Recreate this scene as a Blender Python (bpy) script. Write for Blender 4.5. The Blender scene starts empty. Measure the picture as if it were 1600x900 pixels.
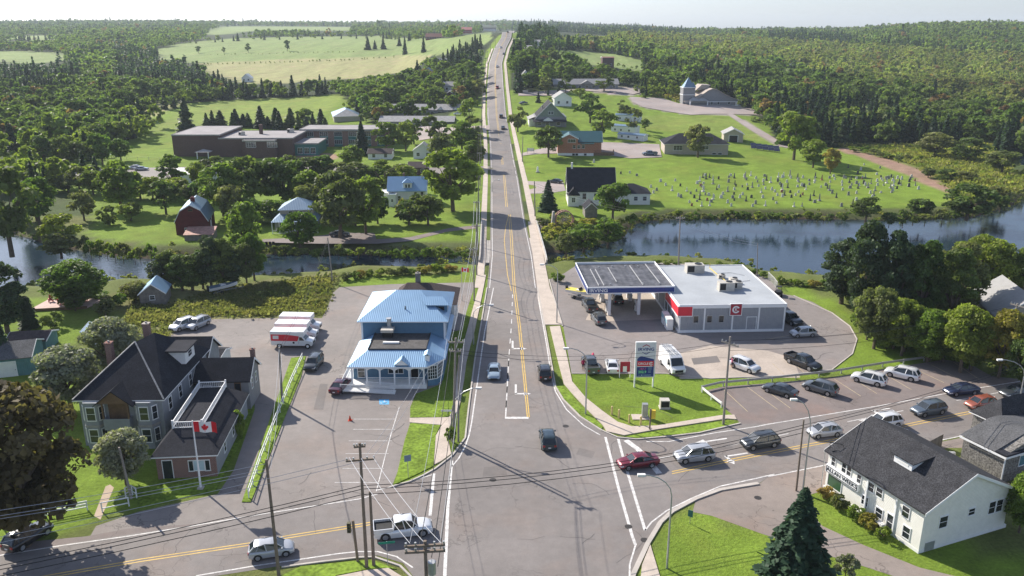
import bpy, math, random
import numpy as np
from math import radians as R, sin, cos, pi
from mathutils import Vector, Matrix

# ------------------------------------------------------------------ camera, sky, sun, exposure
scene = bpy.context.scene
C = scene.collection
CAMH, PITCH, FPX = 47.0, R(17.4), 1289.0
cam_d = bpy.data.cameras.new("camera"); cam = bpy.data.objects.new("camera", cam_d); C.objects.link(cam)
cam_d.sensor_width = 36; cam_d.lens = FPX * 36 / 1600; cam_d.clip_start = 1; cam_d.clip_end = 20000
cam.location = (0, 0, CAMH); cam.rotation_euler = (pi / 2 - PITCH, 0, 0)
scene.camera = cam
SUN_EL, SUN_AZ = R(33), R(-45)          # azimuth measured from +Y towards +X: the sun is ahead and to the left
world = bpy.data.worlds.new("World"); scene.world = world; world.use_nodes = True
wn = world.node_tree; wn.nodes.clear()
sky = wn.nodes.new("ShaderNodeTexSky"); sky.sky_type = 'NISHITA'; sky.sun_disc = False
sky.sun_elevation = SUN_EL; sky.sun_rotation = SUN_AZ
sky.air_density = 1.0; sky.dust_density = 1.0; sky.ozone_density = 1.0; sky.altitude = 50
bg = wn.nodes.new("ShaderNodeBackground"); bg.inputs[1].default_value = 0.09
wo = wn.nodes.new("ShaderNodeOutputWorld")
veil = wn.nodes.new("ShaderNodeHueSaturation"); veil.inputs['Saturation'].default_value = .62
tint = wn.nodes.new("ShaderNodeMix"); tint.data_type = 'RGBA'; tint.blend_type = 'MULTIPLY'; tint.inputs[0].default_value = 1; tint.inputs[7].default_value = (.90, 1.0, 1.22, 1)   # thin high cloud
wn.links.new(sky.outputs[0], veil.inputs['Color']); wn.links.new(veil.outputs[0], tint.inputs[6]); wn.links.new(tint.outputs[2], bg.inputs[0]); wn.links.new(bg.outputs[0], wo.inputs[0])
sd = bpy.data.lights.new("sun", 'SUN'); sd.energy = 5.0; sd.angle = R(0.5); sd.color = (1, .93, .82)
sun = bpy.data.objects.new("sun", sd); C.objects.link(sun)
tosun = Vector((sin(SUN_AZ) * cos(SUN_EL), cos(SUN_AZ) * cos(SUN_EL), sin(SUN_EL)))
sun.rotation_euler = tosun.to_track_quat('Z', 'Y').to_euler()
scene.view_settings.view_transform = 'Standard'; scene.view_settings.look = 'None'
scene.view_settings.exposure = 0.75; scene.view_settings.gamma = 1
scene.view_settings.use_curve_mapping = False
scene.render.engine = 'CYCLES'
scene.cycles.max_bounces = 6; scene.cycles.transparent_max_bounces = 8
rnd = random.Random(7)

# ------------------------------------------------------------------ terrain
cT, sT = cos(PITCH), sin(PITCH)
def ray(px, py):
    u = (px - 800) / FPX; v = (py - 450) / FPX
    return u, cT - v * sT, -sT - v * cT
def tanv(py):
    v = (py - 450) / FPX
    return (sT + v * cT) / (cT - v * sT)
COLS = {   # picture column -> (row, distance) of the ground seen there; the land is the same from anywhere
 -500: [(150,560),(110,760),(80,1000),(60,1400),(48,2000),(36,3200)],
 0:   [(150,560),(110,760),(87,950),(62,1400),(48,2000),(37,3200)],
 200: [(155,540),(120,700),(95,880),(72,1150),(56,1500),(46,2100),(36,3200)],
 400: [(160,540),(125,680),(100,850),(80,1020),(64,1250),(54,1600),(44,2200),(38,3400)],
 600: [(160,500),(130,620),(105,780),(85,900),(66,1100),(58,1400),(48,1900),(39,3400)],
 740: [(150,480),(110,600),(72,780),(55,900),(54,1300),(48,1900),(38,3400)],
 790: [(225,350),(138,480),(100,590),(62,780),(50,860),(52,1000),(56,1300),(50,2000),(36,3600)],
 850: [(150,450),(110,580),(72,780),(55,900),(54,1300),(48,1900),(38,3400)],
 950: [(140,480),(110,620),(80,800),(61,1000),(56,1300),(50,1900),(43,3400)],
 1100:[(165,440),(125,600),(95,780),(74,1000),(60,1300),(54,1800),(51,3000)],
 1300:[(190,420),(150,540),(115,720),(85,930),(66,1200),(55,1600),(51,2400)],
 1450:[(210,400),(165,520),(125,680),(92,860),(62,1120),(48,1400),(43,1700),(48,2500)],
 1520:[(215,400),(165,520),(125,680),(92,860),(60,1120),(44,1400),(41,1700),(48,2500)],
 1600:[(215,400),(165,520),(125,680),(92,860),(60,1120),(46,1400),(41,1700),(48,2500)],
 2100:[(215,400),(165,520),(125,680),(92,860),(62,1120),(50,1400),(44,1700),(48,2500)],
}
YS = np.arange(0, 6200, 10.0)
ca = []; tab = []
for c in sorted(COLS):
    ca.append((c - 800) / FPX / 1.044)
    ys = [0, 330]; zs = [0, 0]
    for py, Y in COLS[c]:
        z = CAMH - Y * tanv(py)
        if Y < 380: z = 0.3
        ys.append(Y); zs.append(z)
    ys.append(7000); zs.append(zs[-1] + 5)
    z = np.interp(YS, ys, zs)
    k = 9 if c != 790 else 7
    zp = np.pad(z, k, mode='edge'); z = np.convolve(zp, np.ones(2*k+1)/(2*k+1), 'valid')
    z[YS < 290] = 0
    tab.append(z)
ca = np.array(ca); tab = np.array(tab)
def h0(x, y):
    """land height, numpy or scalars"""
    x = np.asarray(x, float); y = np.maximum(np.asarray(y, float), 1)
    a = np.clip(x / y, ca[0], ca[-1] - 1e-6)
    i = np.clip(np.searchsorted(ca, a, 'right') - 1, 0, len(ca) - 2)
    f = (a - ca[i]) / (ca[i+1] - ca[i]); f = f * f * (3 - 2 * f)
    j = np.clip(y / 10, 0, len(YS) - 2); j0 = j.astype(int); g = j - j0
    A = tab[i, j0] * (1 - g) + tab[i, j0+1] * g
    B = tab[i+1, j0] * (1 - g) + tab[i+1, j0+1] * g
    return A * (1 - f) + B * f
# the ground is one grid; H() reads that same grid
def spaced(a, b, n0, step, grow, mx):
    out = [a]; s = step
    while out[-1] < b:
        out.append(out[-1] + s)
        if out[-1] > n0: s = min(s * grow, mx)
    return out
GX = spaced(0, 5200, 170, 2.5, 1.05, 130); GX = np.array([-q for q in GX[:0:-1]] + GX)
GY = np.array(spaced(10, 6000, 330, 2.5, 1.03, 80))
XX, YY = np.meshgrid(GX, GY)
ZZ = h0(XX, YY)
def H(x, y):
    i = int(min(max(np.searchsorted(GX, x) - 1, 0), len(GX) - 2)); j = int(min(max(np.searchsorted(GY, y) - 1, 0), len(GY) - 2))
    f = (x - GX[i]) / (GX[i+1] - GX[i]); g = (y - GY[j]) / (GY[j+1] - GY[j])
    return float((ZZ[j, i]*(1-f) + ZZ[j, i+1]*f) * (1-g) + (ZZ[j+1, i]*(1-f) + ZZ[j+1, i+1]*f) * g)
def G(px, py, z=None):
    """where the line of sight through a pixel meets the land (or the level z)"""
    u, dy, dz = ray(px, py)
    if z is not None:
        t = (z - CAMH) / dz; return Vector((u*t, dy*t, z))
    if dz < 0:
        t = -CAMH / dz
        if dy * t < 285: return Vector((u*t, dy*t, 0))
    t = 270.0; pt = t
    while t < 5500:
        if CAMH + dz*t < H(u*t, dy*t): break
        pt = t; t *= 1.012
    a, b = pt, t
    for _ in range(14):
        m = (a + b) / 2
        if CAMH + dz*m < H(u*m, dy*m): b = m
        else: a = m
    return Vector((u*b, dy*b, H(u*b, dy*b)))
def ztop(p, py):
    """height of the point above p that is seen on row py"""
    return CAMH - p.y * tanv(py)
def mpp(p): return (p.y * cT + (CAMH - p.z) * sT) / FPX
def proj(x, y, z):
    d = y * cT + (CAMH - z) * sT; dn = -y * sT + (CAMH - z) * cT
    return 800 + FPX * x / d, 450 + FPX * dn / d
def PP(pts, z=None): return [G(a, b, z) for a, b in pts]
def inpoly(px, py, poly):
    px = np.asarray(px, float); py = np.asarray(py, float)
    r = np.zeros(px.shape, bool); n = len(poly); j = n - 1
    for i in range(n):
        xi, yi = poly[i][0], poly[i][1]; xj, yj = poly[j][0], poly[j][1]
        c = ((yi > py) != (yj > py)) & (px < (xj - xi) * (py - yi) / ((yj - yi) or 1e-9) + xi)
        r ^= c; j = i
    return r
def distpoly(X, Y, poly):
    d = np.full(X.shape, 1e9); n = len(poly)
    for i in range(n):
        ax, ay = poly[i][0], poly[i][1]; bx, by = poly[(i+1) % n][0], poly[(i+1) % n][1]
        L = (bx-ax)**2 + (by-ay)**2 or 1e-9
        t = np.clip(((X-ax)*(bx-ax) + (Y-ay)*(by-ay)) / L, 0, 1)
        d = np.minimum(d, np.hypot(X - ax - t*(bx-ax), Y - ay - t*(by-ay)))
    return d

# ------------------------------------------------------------------ materials
MATS = {}
def srgb(r, g, b): return tuple(((c/255)/12.92 if c <= 10 else ((c/255+.055)/1.055)**2.4) for c in (r, g, b))
def nodes_of(m):
    m.use_nodes = True; nt = m.node_tree; nt.nodes.clear()
    o = nt.nodes.new("ShaderNodeOutputMaterial"); b = nt.nodes.new("ShaderNodeBsdfPrincipled")
    nt.links.new(b.outputs[0], o.inputs[0]); return nt, b, o
def mat(name, col, rough=.8, metal=0, var=.12, scale=1.5, bump=0, bscale=20, spec=.3, fine=None, fscale=12, coords='Object', ribs=None, brick=None, alpha=None):
    """painted surface with uneven colour: var = depth of the large blotches, fine = of the small grain"""
    if name in MATS: return MATS[name]
    m = bpy.data.materials.new(name); nt, b, o = nodes_of(m); N = nt.nodes.new; L = nt.links.new
    b.inputs['Roughness'].default_value = rough; b.inputs['Metallic'].default_value = metal
    b.inputs['Specular IOR Level'].default_value = spec
    tc = N("ShaderNodeTexCoord"); co = tc.outputs[coords]
    n1 = N("ShaderNodeTexNoise"); n1.inputs['Scale'].default_value = scale; n1.inputs['Detail'].default_value = 4
    L(co, n1.inputs['Vector'])
    n2 = N("ShaderNodeTexNoise"); n2.inputs['Scale'].default_value = fscale; n2.inputs['Detail'].default_value = 3
    L(co, n2.inputs['Vector'])
    mr = N("ShaderNodeMapRange"); mr.inputs[1].default_value = .3; mr.inputs[2].default_value = .7
    mr.inputs[3].default_value = 1 - var; mr.inputs[4].default_value = 1 + var; L(n1.outputs[0], mr.inputs[0])
    mf = N("ShaderNodeMapRange"); mf.inputs[1].default_value = .3; mf.inputs[2].default_value = .7
    fv = var * .7 if fine is None else fine
    mf.inputs[3].default_value = 1 - fv; mf.inputs[4].default_value = 1 + fv; L(n2.outputs[0], mf.inputs[0])
    mul = N("ShaderNodeMath"); mul.operation = 'MULTIPLY'; L(mr.outputs[0], mul.inputs[0]); L(mf.outputs[0], mul.inputs[1])
    vm = N("ShaderNodeVectorMath"); vm.operation = 'SCALE'; vm.inputs[0].default_value = col[:3]; L(mul.outputs[0], vm.inputs['Scale'])
    out = vm.outputs[0]
    if brick:      # (size, mortar colour, mortar share)
        bt = N("ShaderNodeTexBrick"); bt.inputs['Scale'].default_value = 1 / brick[0]
        bt.inputs['Mortar Size'].default_value = brick[2]; bt.inputs['Color2'].default_value = tuple(c * .7 for c in col[:3]) + (1,)
        bt.inputs['Mortar'].default_value = tuple(brick[1]) + (1,); L(out, bt.inputs['Color1'])
        sx = N("ShaderNodeSeparateXYZ"); L(co, sx.inputs[0]); cb = N("ShaderNodeCombineXYZ")
        ad = N("ShaderNodeMath"); L(sx.outputs[0], ad.inputs[0]); L(sx.outputs[1], ad.inputs[1])
        L(ad.outputs[0], cb.inputs[0]); L(sx.outputs[2], cb.inputs[1]); L(cb.outputs[0], bt.inputs['Vector']); out = bt.outputs['Color']
    L(out, b.inputs['Base Color'])
    if bump or ribs:
        bp = N("ShaderNodeBump"); bp.inputs['Strength'].default_value = bump or .6; bp.inputs['Distance'].default_value = .05
        if ribs:   # (axis, pitch): raised lines
            wv = N("ShaderNodeTexWave"); wv.bands_direction = ribs[0]; wv.inputs['Scale'].default_value = pi / 10 / ribs[1] 
            L(co, wv.inputs['Vector']); L(wv.outputs['Fac'], bp.inputs['Height'])
        else:
            nb = N("ShaderNodeTexNoise"); nb.inputs['Scale'].default_value = bscale; nb.inputs['Detail'].default_value = 5
            L(co, nb.inputs['Vector']); L(nb.outputs[0], bp.inputs['Height'])
        L(bp.outputs[0], b.inputs['Normal'])
    MATS[name] = m; return m
def glassmat(name, col, rough=.08):
    if name in MATS: return MATS[name]
    m = bpy.data.materials.new(name); nt, b, o = nodes_of(m)
    b.inputs['Base Color'].default_value = (*col, 1); b.inputs['Roughness'].default_value = rough
    b.inputs['Specular IOR Level'].default_value = .8; MATS[name] = m; return m

# ------------------------------------------------------------------ mesh helper
class MB:
    def __init__(s): s.v = []; s.f = []; s.m = []
    def add(s, vs, fs, m=0):
        o = len(s.v); s.v += [tuple(q) for q in vs]
        for f in fs: s.f.append(tuple(i + o for i in f)); s.m.append(m)
        return s
    def box(s, x0, y0, z0, x1, y1, z1, m=0):
        return s.add([(x0,y0,z0),(x1,y0,z0),(x1,y1,z0),(x0,y1,z0),(x0,y0,z1),(x1,y0,z1),(x1,y1,z1),(x0,y1,z1)],
                     [(0,3,2,1),(4,5,6,7),(0,1,5,4),(1,2,6,5),(2,3,7,6),(3,0,4,7)], m)
    def bar(s, p0, p1, w, hgt=None, m=0):
        hgt = hgt or w; p0 = Vector(p0); p1 = Vector(p1); d = (p1 - p0).normalized()
        up = Vector((0,0,1)) if abs(d.z) < .95 else Vector((0,1,0))
        a = d.cross(up).normalized() * w / 2; b = a.cross(d).normalized() * hgt / 2
        vs = [p0-a-b, p0+a-b, p0+a+b, p0-a+b, p1-a-b, p1+a-b, p1+a+b, p1-a+b]
        return s.add(vs, [(0,1,2,3),(7,6,5,4),(0,4,5,1),(1,5,6,2),(2,6,7,3),(3,7,4,0)], m)
    def tube(s, pts, r, n=8, m=0, caps=True):
        pts = [Vector(p) for p in pts]; k = len(pts); o = len(s.v)
        rs = r if isinstance(r, (list, tuple)) else [r] * k
        for i, p in enumerate(pts):
            d = (pts[min(i+1, k-1)] - pts[max(i-1, 0)]).normalized()
            up = Vector((0,0,1)) if abs(d.z) < .9 else Vector((0,1,0))
            a = d.cross(up).normalized(); b = a.cross(d).normalized()
            for j in range(n):
                t = 2*pi*j/n; s.v.append(tuple(p + (a*cos(t) + b*sin(t)) * rs[i]))
        for i in range(k-1):
            for j in range(n):
                j2 = (j+1) % n; s.f.append((o+i*n+j, o+i*n+j2, o+(i+1)*n+j2, o+(i+1)*n+j)); s.m.append(m)
        if caps:
            s.f.append(tuple(o + j for j in range(n-1, -1, -1))); s.m.append(m)
            s.f.append(tuple(o + (k-1)*n + j for j in range(n))); s.m.append(m)
        return s
    def prism(s, poly, z0, z1, m=0):
        n = len(poly); A = sum(poly[i][0]*poly[(i+1)%n][1] - poly[(i+1)%n][0]*poly[i][1] for i in range(n))
        if A < 0: poly = poly[::-1]
        return s.add([(p[0],p[1],z0) for p in poly] + [(p[0],p[1],z1) for p in poly],
              [tuple(range(n-1,-1,-1)), tuple(range(n,2*n))] + [(i,(i+1)%n,(i+1)%n+n,i+n) for i in range(n)], m)
    def extr(s, poly, axis, a, b, m=0):
        """poly of 2-D points pushed along axis 0 (x) or 1 (y) from a to b"""
        n = len(poly)
        f = (lambda p, t: (t, p[0], p[1])) if axis == 0 else (lambda p, t: (p[0], t, p[1]))
        return s.add([f(p, a) for p in poly] + [f(p, b) for p in poly],
              [tuple(range(n-1,-1,-1)), tuple(range(n,2*n))] + [(i,(i+1)%n,(i+1)%n+n,i+n) for i in range(n)], m)
    def slab(s, q, t, m=0):
        """a sheet through the corners q with thickness t straight down"""
        n = len(q); return s.add([tuple(p) for p in q] + [(p[0],p[1],p[2]-t) for p in q],
              [tuple(range(n)), tuple(range(2*n-1,n-1,-1))] + [(i,i+n,(i+1)%n+n,(i+1)%n) for i in range(n)], m)
    def ball(s, c, r, m=0, n=8, k=5):
        rx, ry, rz = r if isinstance(r, (list, tuple)) else (r, r, r); o = len(s.v)
        s.v.append((c[0], c[1], c[2]+rz))
        for i in range(1, k):
            a = pi*i/k
            for j in range(n): t = 2*pi*j/n; s.v.append((c[0]+rx*sin(a)*cos(t), c[1]+ry*sin(a)*sin(t), c[2]+rz*cos(a)))
        s.v.append((c[0], c[1], c[2]-rz)); e = len(s.v)-1
        for j in range(n):
            j2=(j+1)%n; s.f.append((o,o+1+j,o+1+j2)); s.m.append(m); s.f.append((e,o+1+(k-2)*n+j2,o+1+(k-2)*n+j)); s.m.append(m)
            for i in range(k-2): a=o+1+i*n; s.f.append((a+j,a+n+j,a+n+j2,a+j2)); s.m.append(m)
        return s
    def mesh(s, name, mats, smooth=False):
        me = bpy.data.meshes.new(name); me.from_pydata(s.v, [], s.f)
        for q in (mats if isinstance(mats, (list, tuple)) else [mats]): me.materials.append(q)
        if any(s.m): me.polygons.foreach_set('material_index', s.m)
        if smooth:
            me.polygons.foreach_set('use_smooth', [True]*len(s.f)); me.update(); me.set_sharp_from_angle(angle=R(38))
        me.update(); return me
    def build(s, name, mats, parent=None, loc=None, rz=0, smooth=False):
        return link(name, s.mesh(name, mats, smooth), parent, loc, rz)
def link(name, data, parent=None, loc=None, rz=0):
    o = bpy.data.objects.new(name, data); C.objects.link(o)
    if parent is not None: o.parent = parent
    if loc is not None: o.location = loc
    if rz: o.rotation_euler = (0, 0, rz)
    return o
def tag(o, label=None, cat=None, group=None, kind=None):
    if label: o['label'] = label
    if cat: o['category'] = cat
    if group: o['group'] = group
    if kind: o['kind'] = kind
    return o
def root(name, label, cat, loc, rz=0, group=None):
    o = link(name, None, None, loc, rz); o.empty_display_size = .5; return tag(o, label, cat, group)
def dup(o, loc=None, rz=None, label=None, parent=None, group=None):
    c = o.copy(); C.objects.link(c)
    if parent is not None: c.parent = parent
    if loc is not None: c.location = loc
    if rz is not None: c.rotation_euler = (0, 0, rz)
    if label: c['label'] = label
    if group: c['group'] = group
    for ch in o.children: dup(ch, parent=c)
    return c

# ------------------------------------------------------------------ water line
WZ = -2.2
river_px_r = [(750,402),(800,398),(856,394),(882,396),(925,385),(975,372),(985,352),(1010,346),(1062,342),(1200,342),(1325,343),(1390,344),(1450,342),(1525,338),(1582,321),(1602,306),(1660,285),(1620,265),(1585,262),(1570,240),(1555,225),(1547,217),(1600,213),(1700,212),(1900,250),(2300,330),(2300,420),(1750,405),(1600,425),(1500,440),(1300,438),(1200,430),(1137,412),(1017,405),(890,410),(856,418),(800,424),(738,420)]
river_px_l = [(880,402),(800,400),(742,400),(675,401),(520,397),(400,398),(320,402),(237,405),(160,397),(125,391),(82,387),(50,372),(12,365),(-200,355),(-500,350),(-500,470),(-100,470),(50,452),(100,456),(205,441),(300,446),(400,438),(435,435),(520,430),(542,422),(662,423),(738,413),(880,413)]
river_r = [(p.x, p.y) for p in PP(river_px_r, WZ)]; river_l = [(p.x, p.y) for p in PP(river_px_l, WZ)]
ins = inpoly(XX, YY, river_r) | inpoly(XX, YY, river_l)
near = (YY < 520)
dd = np.full(XX.shape, 99.0)
sub = near & (np.abs(XX) < 700)
dr = distpoly(XX[sub], YY[sub], river_r); dl = distpoly(XX[sub], YY[sub], river_l)
inr = inpoly(XX[sub], YY[sub], river_r); inl = inpoly(XX[sub], YY[sub], river_l)
sg = np.minimum(np.where(inr, -dr, dr), np.where(inl, -dl, dl))
dd[sub] = sg
# bank: water level at the line, up to the land 3 m away, bed 2 m lower inside
prof = np.interp(dd, [-8, -2, 0, 2.2, 5], [-4.6, -3.4, WZ - .05, -.5, 0])
ZC = np.where(dd < 5, np.minimum(ZZ, prof + np.where(dd >= 5, 0, 0)), ZZ)
rgh = np.random.RandomState(3)
def noise2(X, Y, s, seed):
    r = np.random.RandomState(seed); o = 0
    for k in range(5):
        a = r.rand() * 6.28; f = (2 * pi / s) * (1.5 ** k); o = o + np.sin(X*cos(a)*f + Y*sin(a)*f + r.rand()*6.28) * .6 ** k
    return o / 2.3

# ------------------------------------------------------------------ ground colours by area (what grows there)
PXX, PYY = proj(XX, YY, ZZ)
col = np.zeros(XX.shape + (3,)); col[:] = (.060, .085, .026)          # rough grass
ROUGH = (.125,.150,.042); LAWN = (.155,.228,.030); LAWN2 = (.185,.245,.045); HAY = (.30,.295,.13); PAST = (.20,.26,.085); WOOD = (.035,.050,.018)
MARSH = (.16,.19,.045); DIRT = (.30,.20,.14); GRAVEL = (.36,.31,.29); TALL = (.19,.19,.08)
col[YY > 330] = WOOD
nz = noise2(XX, YY, 23, 5) * 2.5; wood = YY > 330
ZONES = [
 (ROUGH, [(-900,1500),(2600,1500),(2600,330),(1600,330),(-900,340)]),
 # left bank and school grounds
 (LAWN, [(130,415),(145,330),(100,300),(-100,290),(-100,262),(90,262),(180,225),(215,205),(240,180),(300,160),(390,155),(535,148),(560,180),(600,205),(690,198),(760,198),(768,300),(745,420),(520,402),(430,400),(240,402)]),
 (LAWN2,[(235,205),(300,163),(390,155),(535,150),(520,172),(420,192),(330,196),(290,205)]),
 (HAY,  [(180,175),(230,163),(300,156),(250,178),(215,190),(190,192)]),
 (HAY,  [(310,98),(420,93),(560,90),(622,86),(680,84),(640,112),(560,122),(440,130),(380,130),(320,112)]),
 (PAST, [(232,78),(300,66),(360,60),(470,57),(600,56),(640,60),(700,60),(745,52),(768,50),(768,62),(740,80),(690,86),(600,88),(420,94),(310,99),(250,92)]),
 (PAST, [(305,52),(340,42),(400,38),(500,39),(590,45),(540,48),(420,47),(330,55)]),
 (PAST, [(-60,96),(-60,80),(40,79),(95,83),(122,92),(70,99)]), (PAST, [(-60,63),(-60,57),(70,55),(120,58),(60,63)]), (PAST, [(120,72),(160,70),(185,74),(150,78)]),
 (PAST, [(-80,118),(10,112),(40,114),(20,118)]),
 (LAWN, [(600,205),(680,192),(735,160),(752,110),(762,70),(768,100),(768,205)]),
 (LAWN, [(745,200),(752,137),(755,100),(765,72),(778,56),(793,50),(812,50),(808,62),(800,80),(797,100),(800,140),(812,225),(768,225)]),
 # right side of the road
 (LAWN, [(800,225),(795,150),(860,140),(960,145),(1060,140),(1150,170),(1200,190),(1210,225),(1300,230),(1350,235),(1440,262),(1490,300),(1470,330),(1400,342),(1100,342),(1000,345),(980,370),(900,385),(846,400),(815,260)]),
 (LAWN2,[(1000,180),(1100,182),(1180,190),(1200,222),(1140,214),(1060,205),(1000,200)]),
 (PAST, [(850,82),(880,79),(960,84),(1010,96),(1030,106),(1000,112),(960,106),(900,98),(860,94)]),
 (PAST, [(850,44),(880,43),(960,47),(960,50),(900,51)]),(PAST, [(1060,56),(1150,55),(1165,59),(1080,60)]),
 (PAST, [(1320,168),(1370,160),(1385,168),(1350,176),(1325,176)]),
 (MARSH,[(1300,226),(1350,228),(1480,225),(1550,225),(1575,262),(1600,275),(1630,285),(1600,306),(1582,318),(1530,332),(1470,330),(1490,300),(1440,268),(1360,240)]),
 (GRAVEL,[(984,152),(1035,154),(1060,162),(1150,164),(1190,176),(1188,180),(1080,180),(1005,168),(988,160)]),
 (GRAVEL,[(1136,179),(1144,178),(1200,210),(1235,232),(1222,230),(1180,208)]),
 (DIRT, [(1318,230),(1400,252),(1440,266),(1487,298),(1478,303),(1425,278),(1370,256),(1310,234)]),
 (GRAVEL,[(860,148),(960,134),(1010,138),(1008,148),(970,150),(900,140)]),
 (DIRT,[(465,240),(530,240),(527,250),(462,250)]),
 # near side
 (LAWN, [(500,450),(540,428),(662,430),(740,424),(770,430),(740,520),(700,900),(640,900),(600,700),(700,500),(720,445)]),
 (LAWN, [(845,440),(1000,560),(1100,580),(1200,575),(1330,555),(1335,520),(1300,488),(1230,462),(1200,440),(1260,450),(1400,520),(1480,560),(1150,610),(1150,660),(985,690),(880,620),(850,520)]),
 (LAWN, [(1000,900),(1010,850),(1060,795),(1200,830),(1260,770),(1320,760),(1480,850),(1700,900),(1900,800),(1900,1300),(900,1300)]),
 (LAWN, [(-50,460),(150,470),(200,500),(100,540),(-50,560)]), (LAWN,[(-100,560),(180,560),(400,560),(410,640),(350,770),(200,800),(-100,880)]),
 (TALL,[(215,460),(330,450),(480,430),(530,425),(520,455),(505,497),(330,500),(250,540),(190,520)]),
]
for c_, poly in ZONES:
    k = inpoly(PXX + nz * 60 / np.maximum(YY, 60), PYY + nz * 20 / np.maximum(YY, 60), poly) & (YY < 2600) & ~((PYY < 47) & (YY > 1900) & (PXX > 700))
    col[k] = c_; wood[k] = False
bank = (dd < 4.2) & (dd > -20); col[bank] = (.12, .14, .05)
col[dd < .8] = (.10, .075, .05)
# mottling between neighbouring blades, paths of the mower
col *= (1 + .10 * noise2(XX, YY, 37, 9) + .06 * rgh.randn(*XX.shape))[..., None]
col = np.clip(col, .005, .8)

mg = bpy.data.materials.new("ground_cover"); nt, b, o = nodes_of(mg); N = nt.nodes.new; L = nt.links.new
at = N("ShaderNodeAttribute"); at.attribute_name = "cover"; tc = N("ShaderNodeTexCoord")
n1 = N("ShaderNodeTexNoise"); n1.inputs['Scale'].default_value = .22; n1.inputs['Detail'].default_value = 8; n1.inputs['Roughness'].default_value = .7; L(tc.outputs['Object'], n1.inputs['Vector'])
n2 = N("ShaderNodeTexNoise"); n2.inputs['Scale'].default_value = 2.6; n2.inputs['Detail'].default_value = 6; n2.inputs['Roughness'].default_value = .75; L(tc.outputs['Object'], n2.inputs['Vector'])
m1 = N("ShaderNodeMapRange"); m1.inputs[1].default_value = .3; m1.inputs[2].default_value = .7; m1.inputs[3].default_value = .78; m1.inputs[4].default_value = 1.22; L(n1.outputs[0], m1.inputs[0])
m2 = N("ShaderNodeMapRange"); m2.inputs[1].default_value = .3; m2.inputs[2].default_value = .7; m2.inputs[3].default_value = .68; m2.inputs[4].default_value = 1.32; L(n2.outputs[0], m2.inputs[0])
mu = N("ShaderNodeMath"); mu.operation = 'MULTIPLY'; L(m1.outputs[0], mu.inputs[0]); L(m2.outputs[0], mu.inputs[1])
vs = N("ShaderNodeVectorMath"); vs.operation = 'SCALE'; L(at.outputs['Color'], vs.inputs[0]); L(mu.outputs[0], vs.inputs['Scale'])
n3 = N("ShaderNodeTexNoise"); n3.inputs['Scale'].default_value = .06; n3.inputs['Detail'].default_value = 7; n3.inputs['Roughness'].default_value = .65; L(tc.outputs['Object'], n3.inputs['Vector'])
m3 = N("ShaderNodeMapRange"); m3.inputs[1].default_value = .50; m3.inputs[2].default_value = .75; m3.inputs[3].default_value = 0; m3.inputs[4].default_value = .75; L(n3.outputs[0], m3.inputs[0])
dry = N("ShaderNodeVectorMath"); dry.operation = 'MULTIPLY'; dry.inputs[1].default_value = (1.25,.92,1.35); L(vs.outputs[0], dry.inputs[0])   # drier, yellower patches
mxd = N("ShaderNodeMix"); mxd.data_type = 'RGBA'; L(m3.outputs[0], mxd.inputs[0]); L(vs.outputs[0], mxd.inputs[6]); L(dry.outputs[0], mxd.inputs[7])
L(mxd.outputs[2], b.inputs['Base Color']); b.inputs['Roughness'].default_value = .95; b.inputs['Specular IOR Level'].default_value = .1
bp = N("ShaderNodeBump"); bp.inputs['Strength'].default_value = .8; bp.inputs['Distance'].default_value = .25; L(n2.outputs[0], bp.inputs['Height']); L(bp.outputs[0], b.inputs['Normal'])
ny, nx = XX.shape
co = np.stack([XX, YY, ZC], -1).reshape(-1, 3)
idx = np.arange(ny*nx).reshape(ny, nx)
fa = np.stack([idx[:-1,:-1], idx[:-1,1:], idx[1:,1:], idx[1:,:-1]], -1).reshape(-1, 4)
def npmesh(name, co, fa, mats, colors=None, smooth=False, cname="cover"):
    me = bpy.data.meshes.new(name); n = fa.shape[1]
    me.vertices.add(len(co)); me.vertices.foreach_set('co', co.astype(np.float32).ravel())
    me.loops.add(fa.size); me.loops.foreach_set('vertex_index', fa.astype(np.int32).ravel())
    me.polygons.add(len(fa)); me.polygons.foreach_set('loop_start', np.arange(0, fa.size, n, dtype=np.int32))
    me.update(calc_edges=True)
    for q in mats: me.materials.append(q)
    if colors is not None:
        ac = me.color_attributes.new(cname, 'FLOAT_COLOR', 'POINT')
        ac.data.foreach_set('color', np.concatenate([colors, np.ones((len(colors), 1))], 1).astype(np.float32).ravel())
    if smooth: me.polygons.foreach_set('use_smooth', np.ones(len(fa), bool))
    me.update(); return me
g = link("ground", npmesh("ground", co, fa, [mg], col.reshape(-1, 3), True)); tag(g, kind='structure')

# the air: distance fades to pale blue
mh_z = bpy.data.materials.new("haze_air"); mh_z.use_nodes = True; nt = mh_z.node_tree; nt.nodes.clear()
o = nt.nodes.new("ShaderNodeOutputMaterial"); pv = nt.nodes.new("ShaderNodeVolumePrincipled"); nt.links.new(pv.outputs[0], o.inputs['Volume'])
pv.inputs['Color'].default_value = (.80, .90, 1, 1); pv.inputs['Density'].default_value = .00010; pv.inputs['Anisotropy'].default_value = .1
tag(MB().box(-5400, -60, -8, 5400, 6400, 135).build("haze", mh_z), kind='stuff')
scene.cycles.volume_bounces = 0; scene.cycles.volume_step_rate = 10

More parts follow.
